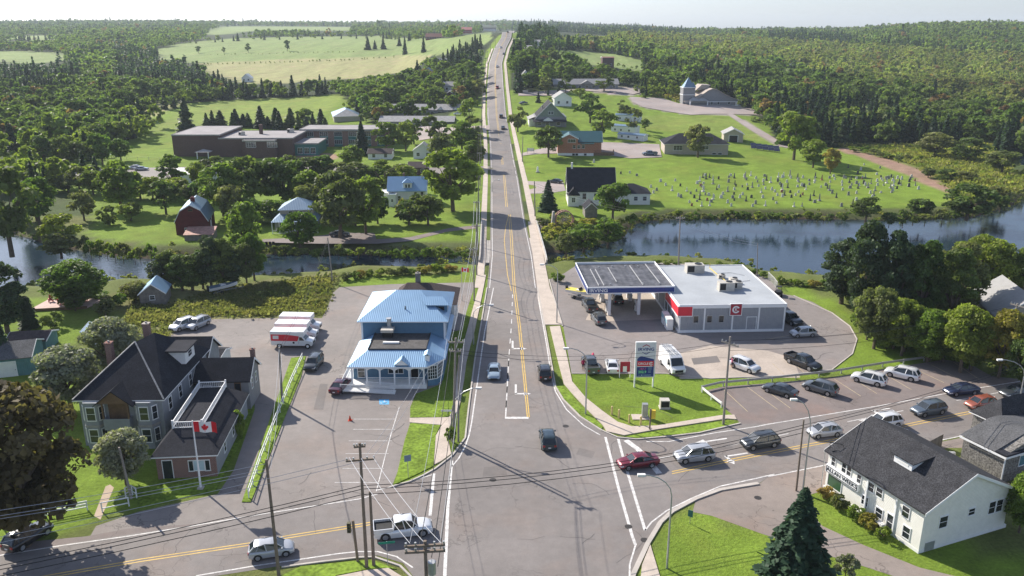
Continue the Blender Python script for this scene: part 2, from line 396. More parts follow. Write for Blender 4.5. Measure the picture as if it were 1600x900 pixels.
# water
mw = bpy.data.materials.new("river_water"); nt, b, o = nodes_of(mw); N = nt.nodes.new; L = nt.links.new
b.inputs['Base Color'].default_value = (.014, .028, .045, 1); b.inputs['Roughness'].default_value = .12; b.inputs['Specular IOR Level'].default_value = .6; b.inputs['IOR'].default_value = 1.33
tc = N("ShaderNodeTexCoord"); mp = N("ShaderNodeMapping"); mp.inputs['Scale'].default_value = (1, 1.7, 1); L(tc.outputs['Object'], mp.inputs[0])
n1 = N("ShaderNodeTexNoise"); n1.inputs['Scale'].default_value = 1.1; n1.inputs['Detail'].default_value = 5; L(mp.outputs[0], n1.inputs['Vector'])
n2 = N("ShaderNodeTexNoise"); n2.inputs['Scale'].default_value = .03; n2.inputs['Detail'].default_value = 3; L(tc.outputs['Object'], n2.inputs['Vector'])
m2 = N("ShaderNodeMapRange"); m2.inputs[1].default_value = .35; m2.inputs[2].default_value = .65; m2.inputs[3].default_value = .10; m2.inputs[4].default_value = .45; L(n2.outputs[0], m2.inputs[0])
bp = N("ShaderNodeBump"); bp.inputs['Distance'].default_value = .12; L(m2.outputs[0], bp.inputs['Strength']); L(n1.outputs[0], bp.inputs['Height']); L(bp.outputs[0], b.inputs['Normal'])
xs = [p[0] for p in river_r + river_l]; ysr = [p[1] for p in river_r + river_l]
wt = MB(); wt.add([(min(xs)-50, min(ysr)-8, WZ), (max(xs)+50, min(ysr)-8, WZ), (max(xs)+50, max(ysr)+10, WZ), (min(xs)-50, max(ysr)+10, WZ)], [(0,1,2,3)])
tag(wt.build("river", mw), kind='structure')

# ------------------------------------------------------------------ sheets: roads, lots, pavements, markings
import bmesh
def lift(y): return 0 if y <= 300 else .12 + max(0, y-380)*.0011   # clear of the coarser land beyond the river
def drape(poly, dz, step=6):
    bm = bmesh.new(); vs = [bm.verts.new((p[0], p[1], 0)) for p in poly]; bm.faces.new(vs)
    bmesh.ops.triangulate(bm, faces=bm.faces[:])
    if max(p[1] for p in poly) > 285:
        x0 = min(p[0] for p in poly); x1 = max(p[0] for p in poly); y0 = min(p[1] for p in poly); y1 = max(p[1] for p in poly)
        for ax, a, bb in ((0, x0, x1), (1, y0, y1)):
            k = math.ceil(a/step)*step
            while k < bb:
                cc = [0,0,0]; nn = [0,0,0]; cc[ax] = k; nn[ax] = 1
                bmesh.ops.bisect_plane(bm, geom=bm.verts[:]+bm.edges[:]+bm.faces[:], plane_co=cc, plane_no=nn); k += step
    for v in bm.verts: v.co.z = H(v.co.x, v.co.y) + dz + lift(v.co.y)
    bmesh.ops.recalc_face_normals(bm, faces=bm.faces[:])
    if sum(f.normal.z for f in bm.faces) < 0: bmesh.ops.reverse_faces(bm, faces=bm.faces[:])
    me = bpy.data.meshes.new("sheet"); bm.to_mesh(me); bm.free(); return me
def sheet(name, pts, m, dz, world=False):
    poly = pts if world else PP(pts); me = drape(poly, dz); me.materials.append(m)
    return tag(link(name, me), kind='structure')
def ribbon(poly, w0, w1):
    """left/right offsets of a world polyline"""
    a = []; b = []; n = len(poly)
    for i, p in enumerate(poly):
        d = Vector((poly[min(i+1,n-1)][0]-poly[max(i-1,0)][0], poly[min(i+1,n-1)][1]-poly[max(i-1,0)][1])).normalized(); q = Vector((-d.y, d.x))
        a.append((p[0]+q.x*w0, p[1]+q.y*w0)); b.append((p[0]+q.x*w1, p[1]+q.y*w1))
    return a, b
def strip(mb, poly, w, z, m=0):
    a, b = ribbon(poly, w/2, -w/2)
    for i in range(len(a)-1):
        q = [a[i], b[i], b[i+1], a[i+1]]
        mb.add([(p[0], p[1], H(p[0], p[1]) + z + lift(p[1])) for p in q], [(0,1,2,3)], m)
def along(poly, s0, s1):
    """piece of a polyline between two lengths"""
    out = []; acc = 0
    for i in range(len(poly)-1):
        a = Vector(poly[i][:2]); b_ = Vector(poly[i+1][:2]); l = (b_-a).length
        if acc + l >= s0 and acc <= s1:
            out.append(a.lerp(b_, max(0, (s0-acc)/l))) if not out else None
            out.append(a.lerp(b_, min(1, (s1-acc)/l)))
        acc += l
    return out
def plen(poly): return sum((Vector(poly[i+1][:2])-Vector(poly[i][:2])).length for i in range(len(poly)-1))
def dashes(mb, poly, w, z, on, off, m=0):
    s = 0; T = plen(poly)
    while s < T: 
        pc = along(poly, s, min(T, s+on))
        if len(pc) > 1: strip(mb, pc, w, z, m)
        s += on + off
def kerb(name, pts, w=.2, hh=.13, m=None):
    poly = PP(pts); a, b_ = ribbon(poly, w/2, -w/2); mb = MB()
    for i in range(len(a)-1):
        q = [a[i], b_[i], b_[i+1], a[i+1]]
        mb.add([(p[0],p[1],H(p[0],p[1])) for p in q] + [(p[0],p[1],H(p[0],p[1])+hh) for p in q], [(4,5,6,7),(0,1,5,4),(1,2,6,5),(2,3,7,6),(3,0,4,7)])
    return tag(mb.build(name, m or MT['concrete']), kind='structure')
# ------------------------------------------------------------------ paved surfaces
def asphalt(name, col, crack=.35, warm=(1.15,1.0,.9)):
    if name in MATS: return MATS[name]
    m = bpy.data.materials.new(name); nt, b, o = nodes_of(m); N = nt.nodes.new; L = nt.links.new
    tc = N("ShaderNodeTexCoord"); co = tc.outputs['Object']
    def noise(s, d=4, r=.6, vec=co):
        q = N("ShaderNodeTexNoise"); q.inputs['Scale'].default_value = s; q.inputs['Detail'].default_value = d; q.inputs['Roughness'].default_value = r; L(vec, q.inputs['Vector']); return q.outputs[0]
    def mrng(x, a, b_, lo, hi):
        q = N("ShaderNodeMapRange"); q.inputs[1].default_value = a; q.inputs[2].default_value = b_; q.inputs[3].default_value = lo; q.inputs[4].default_value = hi; L(x, q.inputs[0]); return q.outputs[0]
    def mul(x, y):
        q = N("ShaderNodeMath"); q.operation = 'MULTIPLY'; L(x, q.inputs[0]); L(y, q.inputs[1]); return q.outputs[0]
    v = mul(mrng(noise(.07, 4), .3, .7, .84, 1.16), mrng(noise(.9, 6, .7), .3, .7, .9, 1.1))
    v = mul(v, mrng(noise(9, 4, .8), .25, .75, .86, 1.14))
    vo = N("ShaderNodeTexVoronoi"); vo.feature = 'DISTANCE_TO_EDGE'; vo.inputs['Scale'].default_value = .16
    wob = N("ShaderNodeMixRGB"); wob.inputs[0].default_value = .25
    nn = N("ShaderNodeTexNoise"); nn.inputs['Scale'].default_value = .5; nn.inputs['Detail'].default_value = 5; L(co, nn.inputs['Vector'])
    vadd = N("ShaderNodeVectorMath"); vadd.operation = 'MULTIPLY_ADD'; L(nn.outputs['Color'], vadd.inputs[0]); vadd.inputs[1].default_value = (4,4,4); L(co, vadd.inputs[2])
    L(vadd.outputs[0], vo.inputs['Vector'])
    ck = mrng(vo.outputs['Distance'], 0, .012, 1 - crack, 1)
    msk = mrng(noise(.05, 2), .5, .56, 0, 1)
    mx = N("ShaderNodeMix"); L(msk, mx.inputs[0]); mx.inputs[2].default_value = 1; L(ck, mx.inputs[3]); v = mul(v, mx.outputs[0])
    wr = N("ShaderNodeMix"); wr.data_type = 'RGBA'; L(mrng(noise(.13, 4), .5, .75, 0, .6), wr.inputs[0])
    wr.inputs[6].default_value = (*col, 1); wr.inputs[7].default_value = (col[0]*warm[0], col[1]*warm[1], col[2]*warm[2], 1)
    vs = N("ShaderNodeVectorMath"); vs.operation = 'SCALE'; L(wr.outputs[2], vs.inputs[0]); L(v, vs.inputs['Scale'])
    L(vs.outputs[0], b.inputs['Base Color']); b.inputs['Roughness'].default_value = .85; b.inputs['Specular IOR Level'].default_value = .25
    bp = N("ShaderNodeBump"); bp.inputs['Strength'].default_value = .35; bp.inputs['Distance'].default_value = .02; L(noise(14, 4), bp.inputs['Height']); L(bp.outputs[0], b.inputs['Normal'])
    MATS[name] = m; return m
MT = {}
MT['road'] = asphalt("road_asphalt", (.200,.180,.170))
MT['lot'] = asphalt("lot_asphalt", (.225,.200,.186), .5)
MT['lot2'] = asphalt("station_asphalt", (.225,.200,.190), .4)
MT['lot3'] = asphalt("patched_asphalt", (.185,.155,.145), .5, (1.3,1.0,.85))
MT['drive'] = asphalt("driveway_asphalt", (.235,.198,.175), .5, (1.25,1.0,.85))
MT['concrete'] = mat("concrete", (.44,.40,.36), .9, var=.1, scale=.4, fscale=3)
MT['path'] = mat("pavement_concrete", (.47,.40,.34), .9, var=.1, scale=.5, fscale=4)
MT['patch'] = mat("pale_forecourt_concrete", (.40,.34,.29), .9, var=.12, scale=.3, fscale=3)
MT['pave_tan'] = mat("tan_concrete", (.42,.33,.25), .9, var=.1, scale=.6)
MT['white_line'] = mat("white_road_paint", (.58,.56,.54), .7, var=.28, scale=2, fscale=9)
MT['yellow_line'] = mat("yellow_road_paint", (.60,.40,.10), .7, var=.2, scale=1, fscale=7)
MT['faded_line'] = mat("faded_yellow_paint", (.42,.34,.22), .8, var=.2, scale=1.5, fscale=7)
MT['grassraise'] = mat("verge_grass", (.155,.228,.030), .95, var=.30, scale=.35, bump=.8, bscale=4, fine=.38, fscale=2.6, spec=.1)

sheet("parking_lot", [(300,551),(255,536),(275,516),(320,499),(430,497),(503,497),(512,480),(520,458),(530,449),(560,447),(610,444),(742,441),(738,458),(728,490),(722,515),(700,520),(700,560),(690,600),(650,615),(641,636),(641,661),(632,690),(622,735),(612,761),(560,781),(400,807),(340,815),(200,836),(135,848),(150,822),(215,800),(340,772),(365,735),(398,640),(398,600),(380,572),(345,556)], MT['lot'], .004)
sheet("road_verge", [(-300,880),(135,838),(200,826),(400,812),(340,818),(200,838),(0,872),(-300,912)], MT['lot3'], .006)
sheet("side_path", [(157,812),(147,806),(165,760),(172,757),(178,762)], MT['pave_tan'], .006)
sheet("gas_station_lot", [(858,437),(870,432),(880,428),(900,415),(1017,410),(1160,416),(1200,436),(1225,460),(1240,462),(1270,472),(1300,489),(1328,510),(1339,530),(1332,553),(1300,578),(1230,587),(1110,592),(1060,589),(1040,584),(893,584),(880,510),(866,470)], MT['lot2'], .004)
sheet("forecourt_slab", [(915,500),(945,502),(1055,498),(1040,450),(940,450)], MT['patch'], .009)
sheet("side_forecourt", [(1062,552),(1110,540),(1200,548),(1240,560),(1250,590),(1062,592)], MT['patch'], .009)
sheet("side_parking", [(1100,611),(1130,604),(1200,599),(1300,590),(1380,577),(1475,562),(1512,567),(1550,588),(1590,592),(1600,597),(1500,613),(1375,635),(1200,662),(1157,662),(1147,650),(1127,634)], MT['lot3'], .008)
sheet("road", [(761,450),(752,505),(742,562),(732,640),(727,685),(707,712),(680,733),(662,742),(640,752),(612,761),(560,781),(400,806),(200,835),(0,866),(-350,920),(-350,1030),(0,955),(200,925),(306,905),(440,884),(560,869),(590,868),(630,880),(645,900),(650,1150),(975,1150),(982,940),(990,897),(1012,850),(1032,817),(1050,800),(1087,780),(1125,766),(1185,756),(1200,746),(1304,724),(1400,705),(1475,687),(1600,664),(1850,622),(1850,555),(1600,597),(1500,613),(1375,635),(1200,662),(1157,662),(1092,677),(1050,682),(995,687),(965,684),(940,673),(907,652),(880,625),(868,605),(861,565),(851,509),(840,450)], MT['road'], .013)
# south: gravelly shoulder, yard and lane on the right
sheet("yard", [(1125,767),(1185,757),(1200,746),(1304,724),(1400,705),(1600,664),(1650,700),(1480,700),(1310,735),(1297,764),(1262,774),(1265,800),(1285,822),(1287,865),(1190,834),(1112,806),(1082,800),(1087,782)], MT['drive'], .010)
sheet("side_lane", [(1262,806),(1285,822),(1350,852),(1437,887),(1512,905),(1700,960),(1700,1040),(1500,940),(1392,899),(1340,882),(1287,866),(1240,850)], MT['drive'], .014)
# the main road away over the bridge and up the hill
RL = [(761,450),(766,400),(766,335),(766.5,280),(765,225),(761,180),(761,137),(764,100),(772.5,76),(783,60),(793.5,50)]
RR = [(840,450),(833,400),(821,347),(810,280),(799,225),(791,180),(787,137),(784.5,100),(791,76),(799,60),(804,50)]
LW = [(p.x, p.y) for p in PP(RL)]; RW = [(p.x, p.y) for p in PP(RR)]
LW.append((LW[-1][0]+4, LW[-1][1]+60)); RW.append((RW[-1][0]+4, RW[-1][1]+60))
sheet("far_road", LW + RW[::-1], MT['road'], .016, True)
def midline(f, y0, y1):
    out = []; y = y0
    lx = [p[0] for p in LW]; ly = [p[1] for p in LW]; rx = [p[0] for p in RW]; ry = [p[1] for p in RW]
    while y < y1:
        a = np.interp(y, ly, lx); b = np.interp(y, ry, rx); out.append((a + (b-a)*f, y)); y += 8
    return out
yl = MB(); wl = MB(); Z = .020
Y0 = G(800,450).y
for f in (.475, .525): strip(yl, midline(f, 225, 900), .13, Z)
for f in (.05, .955): strip(wl, midline(f, Y0, 900), .14, Z)
def S(mb, pts, w, z=Z): strip(mb, [tuple(p[:2]) for p in PP(pts)], w, z)
S(wl, [(771,450),(757,520),(747,590),(737,660),(733,680),(727,697),(717,716),(706,729)], .16)
S(yl, [(795,335),(797,365),(802,450),(810,509),(817,580),(824,652)], .13); S(yl, [(797.5,335),(800,365),(805,450),(813,509),(820,580),(827,652)], .13)
S(yl, [(795,335),(790,355),(788,375),(790,400),(793,430),(799,455)], .13)
dashes(wl, [tuple(p[:2]) for p in PP([(801,460),(799,510),(795,560),(790,650)])], .14, Z, 2.2, 2.4)
S(wl, [(795,560),(790,652)], .16)
S(wl, [(789,653),(826,653)], .55)
S(wl, [(840,450),(841,467),(848,505),(855,545),(861,585),(868,612),(885,640),(912,665),(938,680)], .15)
# crosswalks
S(wl, [(678,740),(672,806)], .32); S(wl, [(706,720),(700,788),(695,900)], .32)
S(wl, [(946,683),(967,765),(988,838),(993,852)], .3); S(wl, [(966,686),(975,720),(1003,812),(1008,829)], .3)
S(wl, [(978,688),(997,702),(1020,728),(1030,740)], .7)
S(wl, [(1008,829),(1018,816),(1042,798),(1080,779),(1125,760),(1180,748),(1210,741)], .16); S(wl, [(993,852),(984,882),(983,960)], .16)
S(wl, [(1010,690),(1045,690),(1120,676),(1180,667),(1200,663),(1375,634),(1500,611),(1600,595),(1700,578)], .16)
S(wl, [(1200,745),(1304,724),(1400,705),(1475,687),(1600,661)], .16)
S(wl, [(1025,717),(1075,708),(1135,697),(1200,684)], .14)
dashes(wl, [tuple(p[:2]) for p in PP([(1200,684),(1420,640),(1600,606)])], .13, Z, 3, 3)
for d in (0, 3.5): S(yl, [(1050,737+d),(1120,722+d),(1200,706+d),(1320,683+d),(1440,658+d),(1600,626+d)], .13)
for d in (0, 3.8): S(yl, [(598,812+d),(575,817+d),(450,837+d),(400,847+d),(225,873+d),(87,897+d),(-150,940+d)], .13)
S(wl, [(400,805),(300,822),(200,838),(100,852),(0,868),(-200,900)], .15); S(wl, [(590,766),(625,757),(675,742)], .13)
S(wl, [(306,900),(400,884),(470,874),(530,865),(560,862),(590,862),(620,870),(645,887)], .16)
S(wl, [(400,805),(470,794),(560,780),(590,772)], .15)
def arrow(px, py, ang, kind='left', s=1.0):
    p = G(px, py); a = R(ang); ca_, sa = cos(a), sin(a)
    def T(x, y): return (p.x + (x*ca_ - y*sa)*s, p.y + (x*sa + y*ca_)*s, Z)
    wl.add([T(-.12,-2),T(.12,-2),T(.12,.6),T(-.12,.6)], [(0,1,2,3)])
    if kind == 'left':
        wl.add([T(-.12,.4),T(.12,.4),T(.12,.75),T(-.9,.75),T(-.9,.4)], [(0,1,2,3,4)]); wl.add([T(-.9,.1),T(-.9,1.1),T(-1.7,.58)], [(0,1,2)])
    else: wl.add([T(-.5,.6),T(.5,.6),T(0,2.0)], [(0,1,2)])
arrow(806,612,180,'left',1.2); arrow(801,542,180,'left',1.3)
arrow(1110,689,106,'straight',1.1); arrow(1142,712,106,'left',1.1); arrow(1370,641,106,'left'); arrow(1360,655,106,'straight',.9)
# left lot stalls
for a, b_ in (((553,655),(620,655)),((552,671),(617,671)),((545,689),(612,689)),((540,709),(607,709)),((535,732),(600,732)),((523,754),(592,754))): S(wl, [a, b_], .09)
S(wl, [(624,636),(612,675),(602,712),(588,768)], .1); S(wl, [(519,615),(552,613)], .1); S(wl, [(530,585),(556,586)], .1)
S(wl, [(438,555),(464,555)], .1)
tag(wl.build("white_road_marking", MT['white_line']), kind='structure'); tag(yl.build("yellow_road_marking", MT['yellow_line']), kind='structure')
fl = MB()
for a, b_ in (((1130,608),(1168,643)),((1168,605),(1215,640)),((1200,612),(1235,638)),((1250,600),(1290,622)),((1303,592),(1345,619)),((1330,590),(1370,615)),((1380,583),(1424,609)),((1424,574),(1475,598)),((1455,570),(1498,592)),((1490,566),(1530,593))): S(fl, [a, b_], .1, .015)
for a, b_ in (((1207,568),(1225,585)),((1232,560),(1256,582)),((1215,535),(1262,526)),((1200,530),(1250,521)),((1040,555),(1062,590))): S(fl, [a, b_], .1, .015)
tag(fl.build("stall_marking", MT['faded_line']), kind='structure')
bz = MB(); q = PP([(593,632),(592,624),(608,624),(608,632)]); bz.add([(p.x,p.y,.012) for p in q], [(0,1,2,3)]); wz_ = MB()
tag(bz.build("blue_stall_marking", mat("blue_road_paint", (.10,.36,.62), .7)), kind='structure')
pc = G(600,628)
wz_.tube([(pc.x+.35*cos(t), pc.y-.15+.35*sin(t), .017) for t in [R(d) for d in range(150, 400, 25)]], .05, 4); wz_.bar((pc.x,pc.y,.017),(pc.x,pc.y+.6,.017),.09,.01); wz_.bar((pc.x,pc.y,.017),(pc.x+.45,pc.y-.1,.017),.09,.01)
tag(wz_.build("wheelchair_marking", MT['white_line']), kind='structure')
# tar along old cracks, darker patches of newer asphalt
MT['tar'] = mat("crack_sealing_tar", (.085,.078,.075), .7, var=.1); MT['patch2'] = asphalt("newer_patch", (.165,.150,.143), .1)
tb = MB(); rt = random.Random(5)
for (x0,x1,y0,y1,n_) in ((700,980,690,890,16),(770,840,330,650,16),(1030,1500,640,760,12),(420,620,470,780,16),(330,500,505,640,8),(890,1040,510,580,9),(1080,1300,500,585,9),(100,560,815,890,9),(1120,1480,600,650,7)):
    for k in range(n_):
        p = G(rt.uniform(x0,x1), rt.uniform(y0,y1)); a = rt.choice((0,90,15,105))+rt.gauss(0,12); L_ = rt.uniform(2,9); q = [(p.x,p.y)]
        if k % 2: continue
        for j in range(int(L_/.7)): a += rt.gauss(0,16); q.append((q[-1][0]+.7*cos(R(a)), q[-1][1]+.7*sin(R(a))))
        if len(q) > 2: strip(tb, q, rt.uniform(.035,.07), .0185)
tag(tb.build("crack_sealing", MT['tar']), kind='structure')
for q in ([(756,730),(790,728),(792,742),(754,745)],[(905,700),(930,706),(925,716),(900,710)],[(500,600),(512,600),(505,640),(490,640)],[(1110,700),(1140,694),(1146,700),(1114,706)],[(806,470),(820,470),(824,505),(808,505)],[(450,790),(500,782),(498,790),(452,798)],[(1080,560),(1120,556),(1126,566),(1084,570)]): sheet("asphalt_patch", q, MT['patch2'], .0165)
# footpaths
DZP = .12
def raised(name, pts, m, hh=DZP):
    poly = [(p.x, p.y) for p in PP(pts)]; return tag(MB().prism(poly, -.05, hh).build(name, m), kind='structure')
raised("footpath", [(753.5,430),(740,478),(725,535),(717,565),(711,610),(708,640),(702,652),(690,666),(681,682),(678,727),(690,721),(705,710),(699,682),(707,652),(717,640),(720,625),(725,595),(729,565),(735,541),(741,520),(750,478),(759.5,430)], MT['path'])
raised("footpath", [(640,654),(701,653),(690,665),(640,661)], MT['path'], .115)
raised("footpath", [(825,347),(838,437),(841,467),(851,508),(878,508),(867,470),(859,450),(849,400),(836,347)], MT['path'])
raised("footpath", [(859,511),(871,562),(881,600),(891,612),(912,635),(942,665),(948,675),(975,681),(1025,672),(1135,655),(1151,656),(1147,649),(1125,650),(1025,666),(987,667),(965,660),(940,642),(915,622),(894,597),(887,562),(875,510)], MT['path'], .115)
raised("footpath", [(1003,884),(1016,852),(1032,905),(1040,960),(995,960)], MT['path'])
raised("footpath", [(525,902),(575,892),(607,889),(628,902),(640,960),(500,960)], MT['path'])
me_ = drape([(p[0],p[1]) for p in ribbon(RW[1:-2], -1.2, -2.9)[0]] + [(p[0],p[1]) for p in ribbon(RW[1:-2], -1.2, -2.9)[1]][::-1], .06); me_.materials.append(MT['path']); tag(link("far_footpath", me_), kind='structure')
me_ = drape([(p[0],p[1]) for p in ribbon(LW[:-3], .9, 2.4)[0]] + [(p[0],p[1]) for p in ribbon(LW[:-3], .9, 2.4)[1]][::-1], .06); me_.materials.append(MT['path']); tag(link("far_footpath", me_), kind='structure')
# grass islands inside the lots
raised("verge", [(641,639),(700,637),(700,652),(641,653)], MT['grassraise'], .09)
raised("verge", [(641,662),(688,665),(681,680),(677,729),(640,747),(617,757),(622,735),(632,690)], MT['grassraise'], .09)
raised("verge", [(455,560),(478,557),(470,590),(430,690),(392,785),(378,785),(400,720),(427,640)], MT['grassraise'], .09)
raised("verge", [(338,560),(358,560),(380,575),(396,600),(396,640),(378,688),(356,728),(338,766),(215,795),(215,770),(345,700),(370,600)], MT['grassraise'], .08)
raised("verge", [(866,604),(880,603),(888,614),(942,667),(940,671),(907,650),(882,625)], MT['grassraise'], .09)
raised("verge", [(440,900),(470,886),(560,877),(582,876),(620,890),(600,888),(575,890),(525,900),(440,990)], MT['grassraise'], .09)
raised("verge", [(975,683),(1025,675),(1135,658),(1157,661),(1092,676),(1050,680),(998,685)], MT['grassraise'], .09)
# kerbs
kerb("kerb", [(761,450),(752,505),(742,562),(732,640),(727,685),(707,712),(680,733),(662,743),(640,753),(612,761)])
kerb("kerb", [(840,450),(851,509),(861,565),(868,605),(880,625),(907,652),(940,673),(965,684),(995,687),(1050,682),(1092,677),(1157,662)])
kerb("kerb", [(982,960),(985,915),(990,897),(1012,850),(1032,817),(1050,800),(1087,780),(1125,766),(1185,756)], .45)
kerb("kerb", [(440,887),(500,879),(560,872),(584,871),(625,885),(645,905)])
kerb("kerb", [(858,437),(867,470),(879,510)])
kerb("kerb", [(893,584),(1040,584),(1110,592),(1230,587),(1300,578),(1332,553),(1339,530),(1328,510),(1300,489),(1240,462)], .15, .1)
# side roads beyond the river
MT['far_lot'] = asphalt("pale_gravel", (.33,.28,.26), .2)
def farsheet(name, pts, m=None, dz=.05): return sheet(name, pts, m or MT['lot'], dz)
farsheet("school_lot", [(60,268),(120,262),(250,262),(340,260),(400,262),(470,258),(560,262),(700,262),(765,260),(765,266),(700,272),(560,270),(470,268),(400,276),(330,284),(90,286)])
farsheet("driveway", [(745,357),(700,362),(640,377),(590,381),(500,381),(410,379),(410,374),(480,371),(530,364),(585,364),(588,374),(640,371),(700,357),(745,352)], MT['lot3'])
farsheet("church_lot", [(984,152),(1035,154),(1060,162),(1150,164),(1190,175),(1188,180),(1080,180),(1005,168),(988,160)], MT['far_lot'])
farsheet("gravel_lane", [(1136,179),(1144,178),(1200,210),(1235,232),(1222,230),(1180,208)], MT['far_lot'])
farsheet("motel_lot", [(640,196),(700,200),(765,196),(765,203),(700,212),(655,220),(650,205)], MT['far_lot'])
farsheet("yard_lot", [(810,146),(860,142),(1000,137),(1010,143),(990,148),(900,141),(860,150),(810,150)], MT['far_lot'])
farsheet("hillside_drive", [(815,240),(925,222),(1030,226),(1034,246),(985,248),(930,240),(815,244)], MT['far_lot'])
farsheet("yard_lot", [(820,283),(880,285),(884,298),(860,302),(822,303),(822,297),(838,294),(836,290),(820,288)], MT['far_lot'])
farsheet("bank_path", [(838,346),(868,343),(872,352),(842,360)], MT['drive'])
# the bridge over the river
b_ = MB()
for side, off in ((LW, 2.2), (RW, -2.7)):
    for py0, py1 in ((Y0, G(800,338).y),):
        pts = [(float(np.interp(y, [q[1] for q in side], [q[0] for q in side])) + (-off if side is LW else -off), y) for y in np.arange(168, 205, 4)]
        side_pts = pts
        if side is LW: LB = pts
        else: RB = pts
b_ = MB(); b_.prism([LB[0], RB[0], RB[-1], LB[-1]], -1.1, -.02)
br = root("road_bridge", "concrete road bridge carrying the main road over the river narrows", "bridge", (0,0,0))
b_.build("deck", MT['concrete'], br)
for pts in (LB, RB):
    m = MB()
    a, c = ribbon(pts, .16, -.16)
    for i in range(len(a)-1):
        q = [a[i], c[i], c[i+1], a[i+1]]; m.add([(p[0],p[1],-1.1) for p in q] + [(p[0],p[1],.62) for p in q], [(4,5,6,7),(0,1,5,4),(1,2,6,5),(2,3,7,6),(3,0,4,7),(3,2,1,0)])
    m.build("parapet", MT['concrete'], br)
    m = MB()
    for q in pts: m.bar((q[0],q[1],.6),(q[0],q[1],1.15),.08)
    for z in (.85, 1.12): m.tube([(q[0],q[1],z) for q in pts], .04, 5)
    m.build("railing", mat("galvanised_rail", (.45,.46,.47), .5, .5), br)
# ------------------------------------------------------------------ buildings
def roofmetal(n, c, axis="X", pitch=.4, rough=.35): return mat(n, c, rough, .35, var=.06, scale=.5, bump=.35, ribs=(axis, pitch), spec=.5)
M_ = dict(
 white=mat("white_paint", (.74,.73,.71), .6, var=.05), trim=mat("white_trim", (.78,.78,.78), .5, var=.03),
 clap=mat("white_clapboard", (.78,.76,.70), .7, var=.05, bump=.5, ribs=('Z', .15)), greyclap=mat("grey_siding", (.30,.31,.33), .7, var=.06, bump=.6, ribs=('X', .3)),
 shing=mat("charcoal_shingle", (.046,.046,.050), .95, var=.2, scale=1.2, fine=.55, fscale=9, bump=.7, bscale=14, spec=.1), shingb=mat("black_shingle", (.030,.031,.038), .95, var=.2, scale=.8, fine=.35, fscale=8, bump=.6, bscale=12, spec=.1),
 shingg=mat("grey_shingle", (.34,.33,.32), .95, var=.15, scale=.8, fine=.3, fscale=7, bump=.5, bscale=10, spec=.1), shingm=mat("mid_grey_shingle", (.105,.105,.108), .95, var=.15, scale=.8, fine=.35, fscale=7, bump=.5, bscale=10, spec=.1), shingbr=mat("brown_shingle", (.075,.060,.058), .95, var=.15, fine=.3, fscale=7, spec=.1),
 cedar=mat("weathered_cedar_shingle", (.19,.18,.165), .95, var=.2, scale=2, fine=.6, fscale=5, bump=.9, bscale=9, spec=.1),
 blueX=roofmetal("blue_metal_roof", (.25,.40,.56), 'X', .28), blueY=roofmetal("blue_metal_roof_side", (.25,.40,.56), 'Y', .28),
 bluewall=mat("blue_clapboard", (.10,.20,.30), .7, var=.06, bump=.5, ribs=('Z', .14)), deck=mat("tar_roof", (.085,.080,.078), .9, var=.25, scale=.8, fine=.25, fscale=4),
 membrane=mat("pale_roof_membrane", (.36,.38,.40), .7, var=.10, scale=.25, fine=.05, fscale=3), canopyroof=mat("weathered_canopy_roof", (.085,.085,.095), .6, var=.45, scale=.7, fine=.3, fscale=2.5, bump=.5, ribs=('X', 1.0)),
 navy=mat("navy_fascia", (.020,.045,.20), .4, var=.03), red=mat("red_panel", (.62,.03,.05), .5, var=.04), dkred=mat("dark_red_panel", (.35,.02,.04), .5, var=.04),
 brick=mat("red_brick", (.22,.085,.065), .9, var=.12, brick=(.42, (.35,.31,.28), .03)), brick2=mat("dark_brick", (.115,.062,.052), .9, var=.15, scale=.6, brick=(.5, (.16,.13,.12), .02)),
 bluegrey=mat("blue_grey_clapboard", (.27,.285,.305), .75, var=.08, bump=.5, ribs=('Z', .14)), teal=mat("teal_boards", (.10,.21,.22), .8, var=.12, bump=.6, ribs=('X', .25)),
 tan=mat("tan_siding", (.42,.37,.30), .8, var=.06, bump=.5, ribs=('Z', .16)), greywall=mat("mid_grey_clapboard", (.24,.24,.25), .8, var=.06, bump=.5, ribs=('Z', .16)), greenpanel=mat("green_panel", (.05,.16,.145), .6, var=.08),
 barnred=mat("barn_red_boards", (.12,.022,.022), .85, var=.2, scale=1, bump=.6, ribs=('X', .25)), rust=mat("rusty_corrugated_metal", (.36,.20,.16), .7, .2, var=.3, scale=1.5, bump=.8, ribs=('X', .22)),
 tin=mat("galvanised_roof", (.27,.265,.26), .6, 0, var=.08, bump=.6, ribs=("X", .35)), tinblue=roofmetal("slate_blue_metal_roof", (.16,.24,.33), 'X', .4, .4), tealroof=roofmetal("teal_metal_roof", (.030,.10,.11), 'X', .4, .45),
 oldwood=mat("weathered_boards", (.20,.18,.16), .9, var=.25, scale=1.5, bump=.7, ribs=('X', .2)), wood=mat("brown_wood", (.17,.105,.06), .9, var=.2), orange=mat("orange_brick", (.42,.13,.06), .85, var=.1, brick=(.42, (.5,.4,.33), .02)),
 dark=mat("dark_void", (.02,.02,.022), .9, var=0), steel=mat("galvanised_steel", (.42,.43,.44), .45, .6, var=.1), hvac=mat("beige_vent_metal", (.48,.45,.40), .6, .1, var=.12, scale=2), black=mat("black_metal", (.02,.02,.022), .5, .2, var=.05),
 pink=mat("pinkish_deck_boards", (.50,.36,.32), .85, var=.12), yellow=mat("yellow_paint", (.70,.50,.05), .5, var=.05), stone=mat("grey_stone", (.33,.31,.29), .9, var=.2, scale=2), ltblue=mat("pale_blue_cloth", (.30,.45,.52), .8))
M_['schoolroof'] = mat('grey_gravel_roof', (.27,.25,.25), .9, var=.15, scale=.2)
GL = glassmat("window_glass", (.022,.028,.034), .06); GLG = glassmat("green_reflecting_glass", (.04,.10,.05), .1)
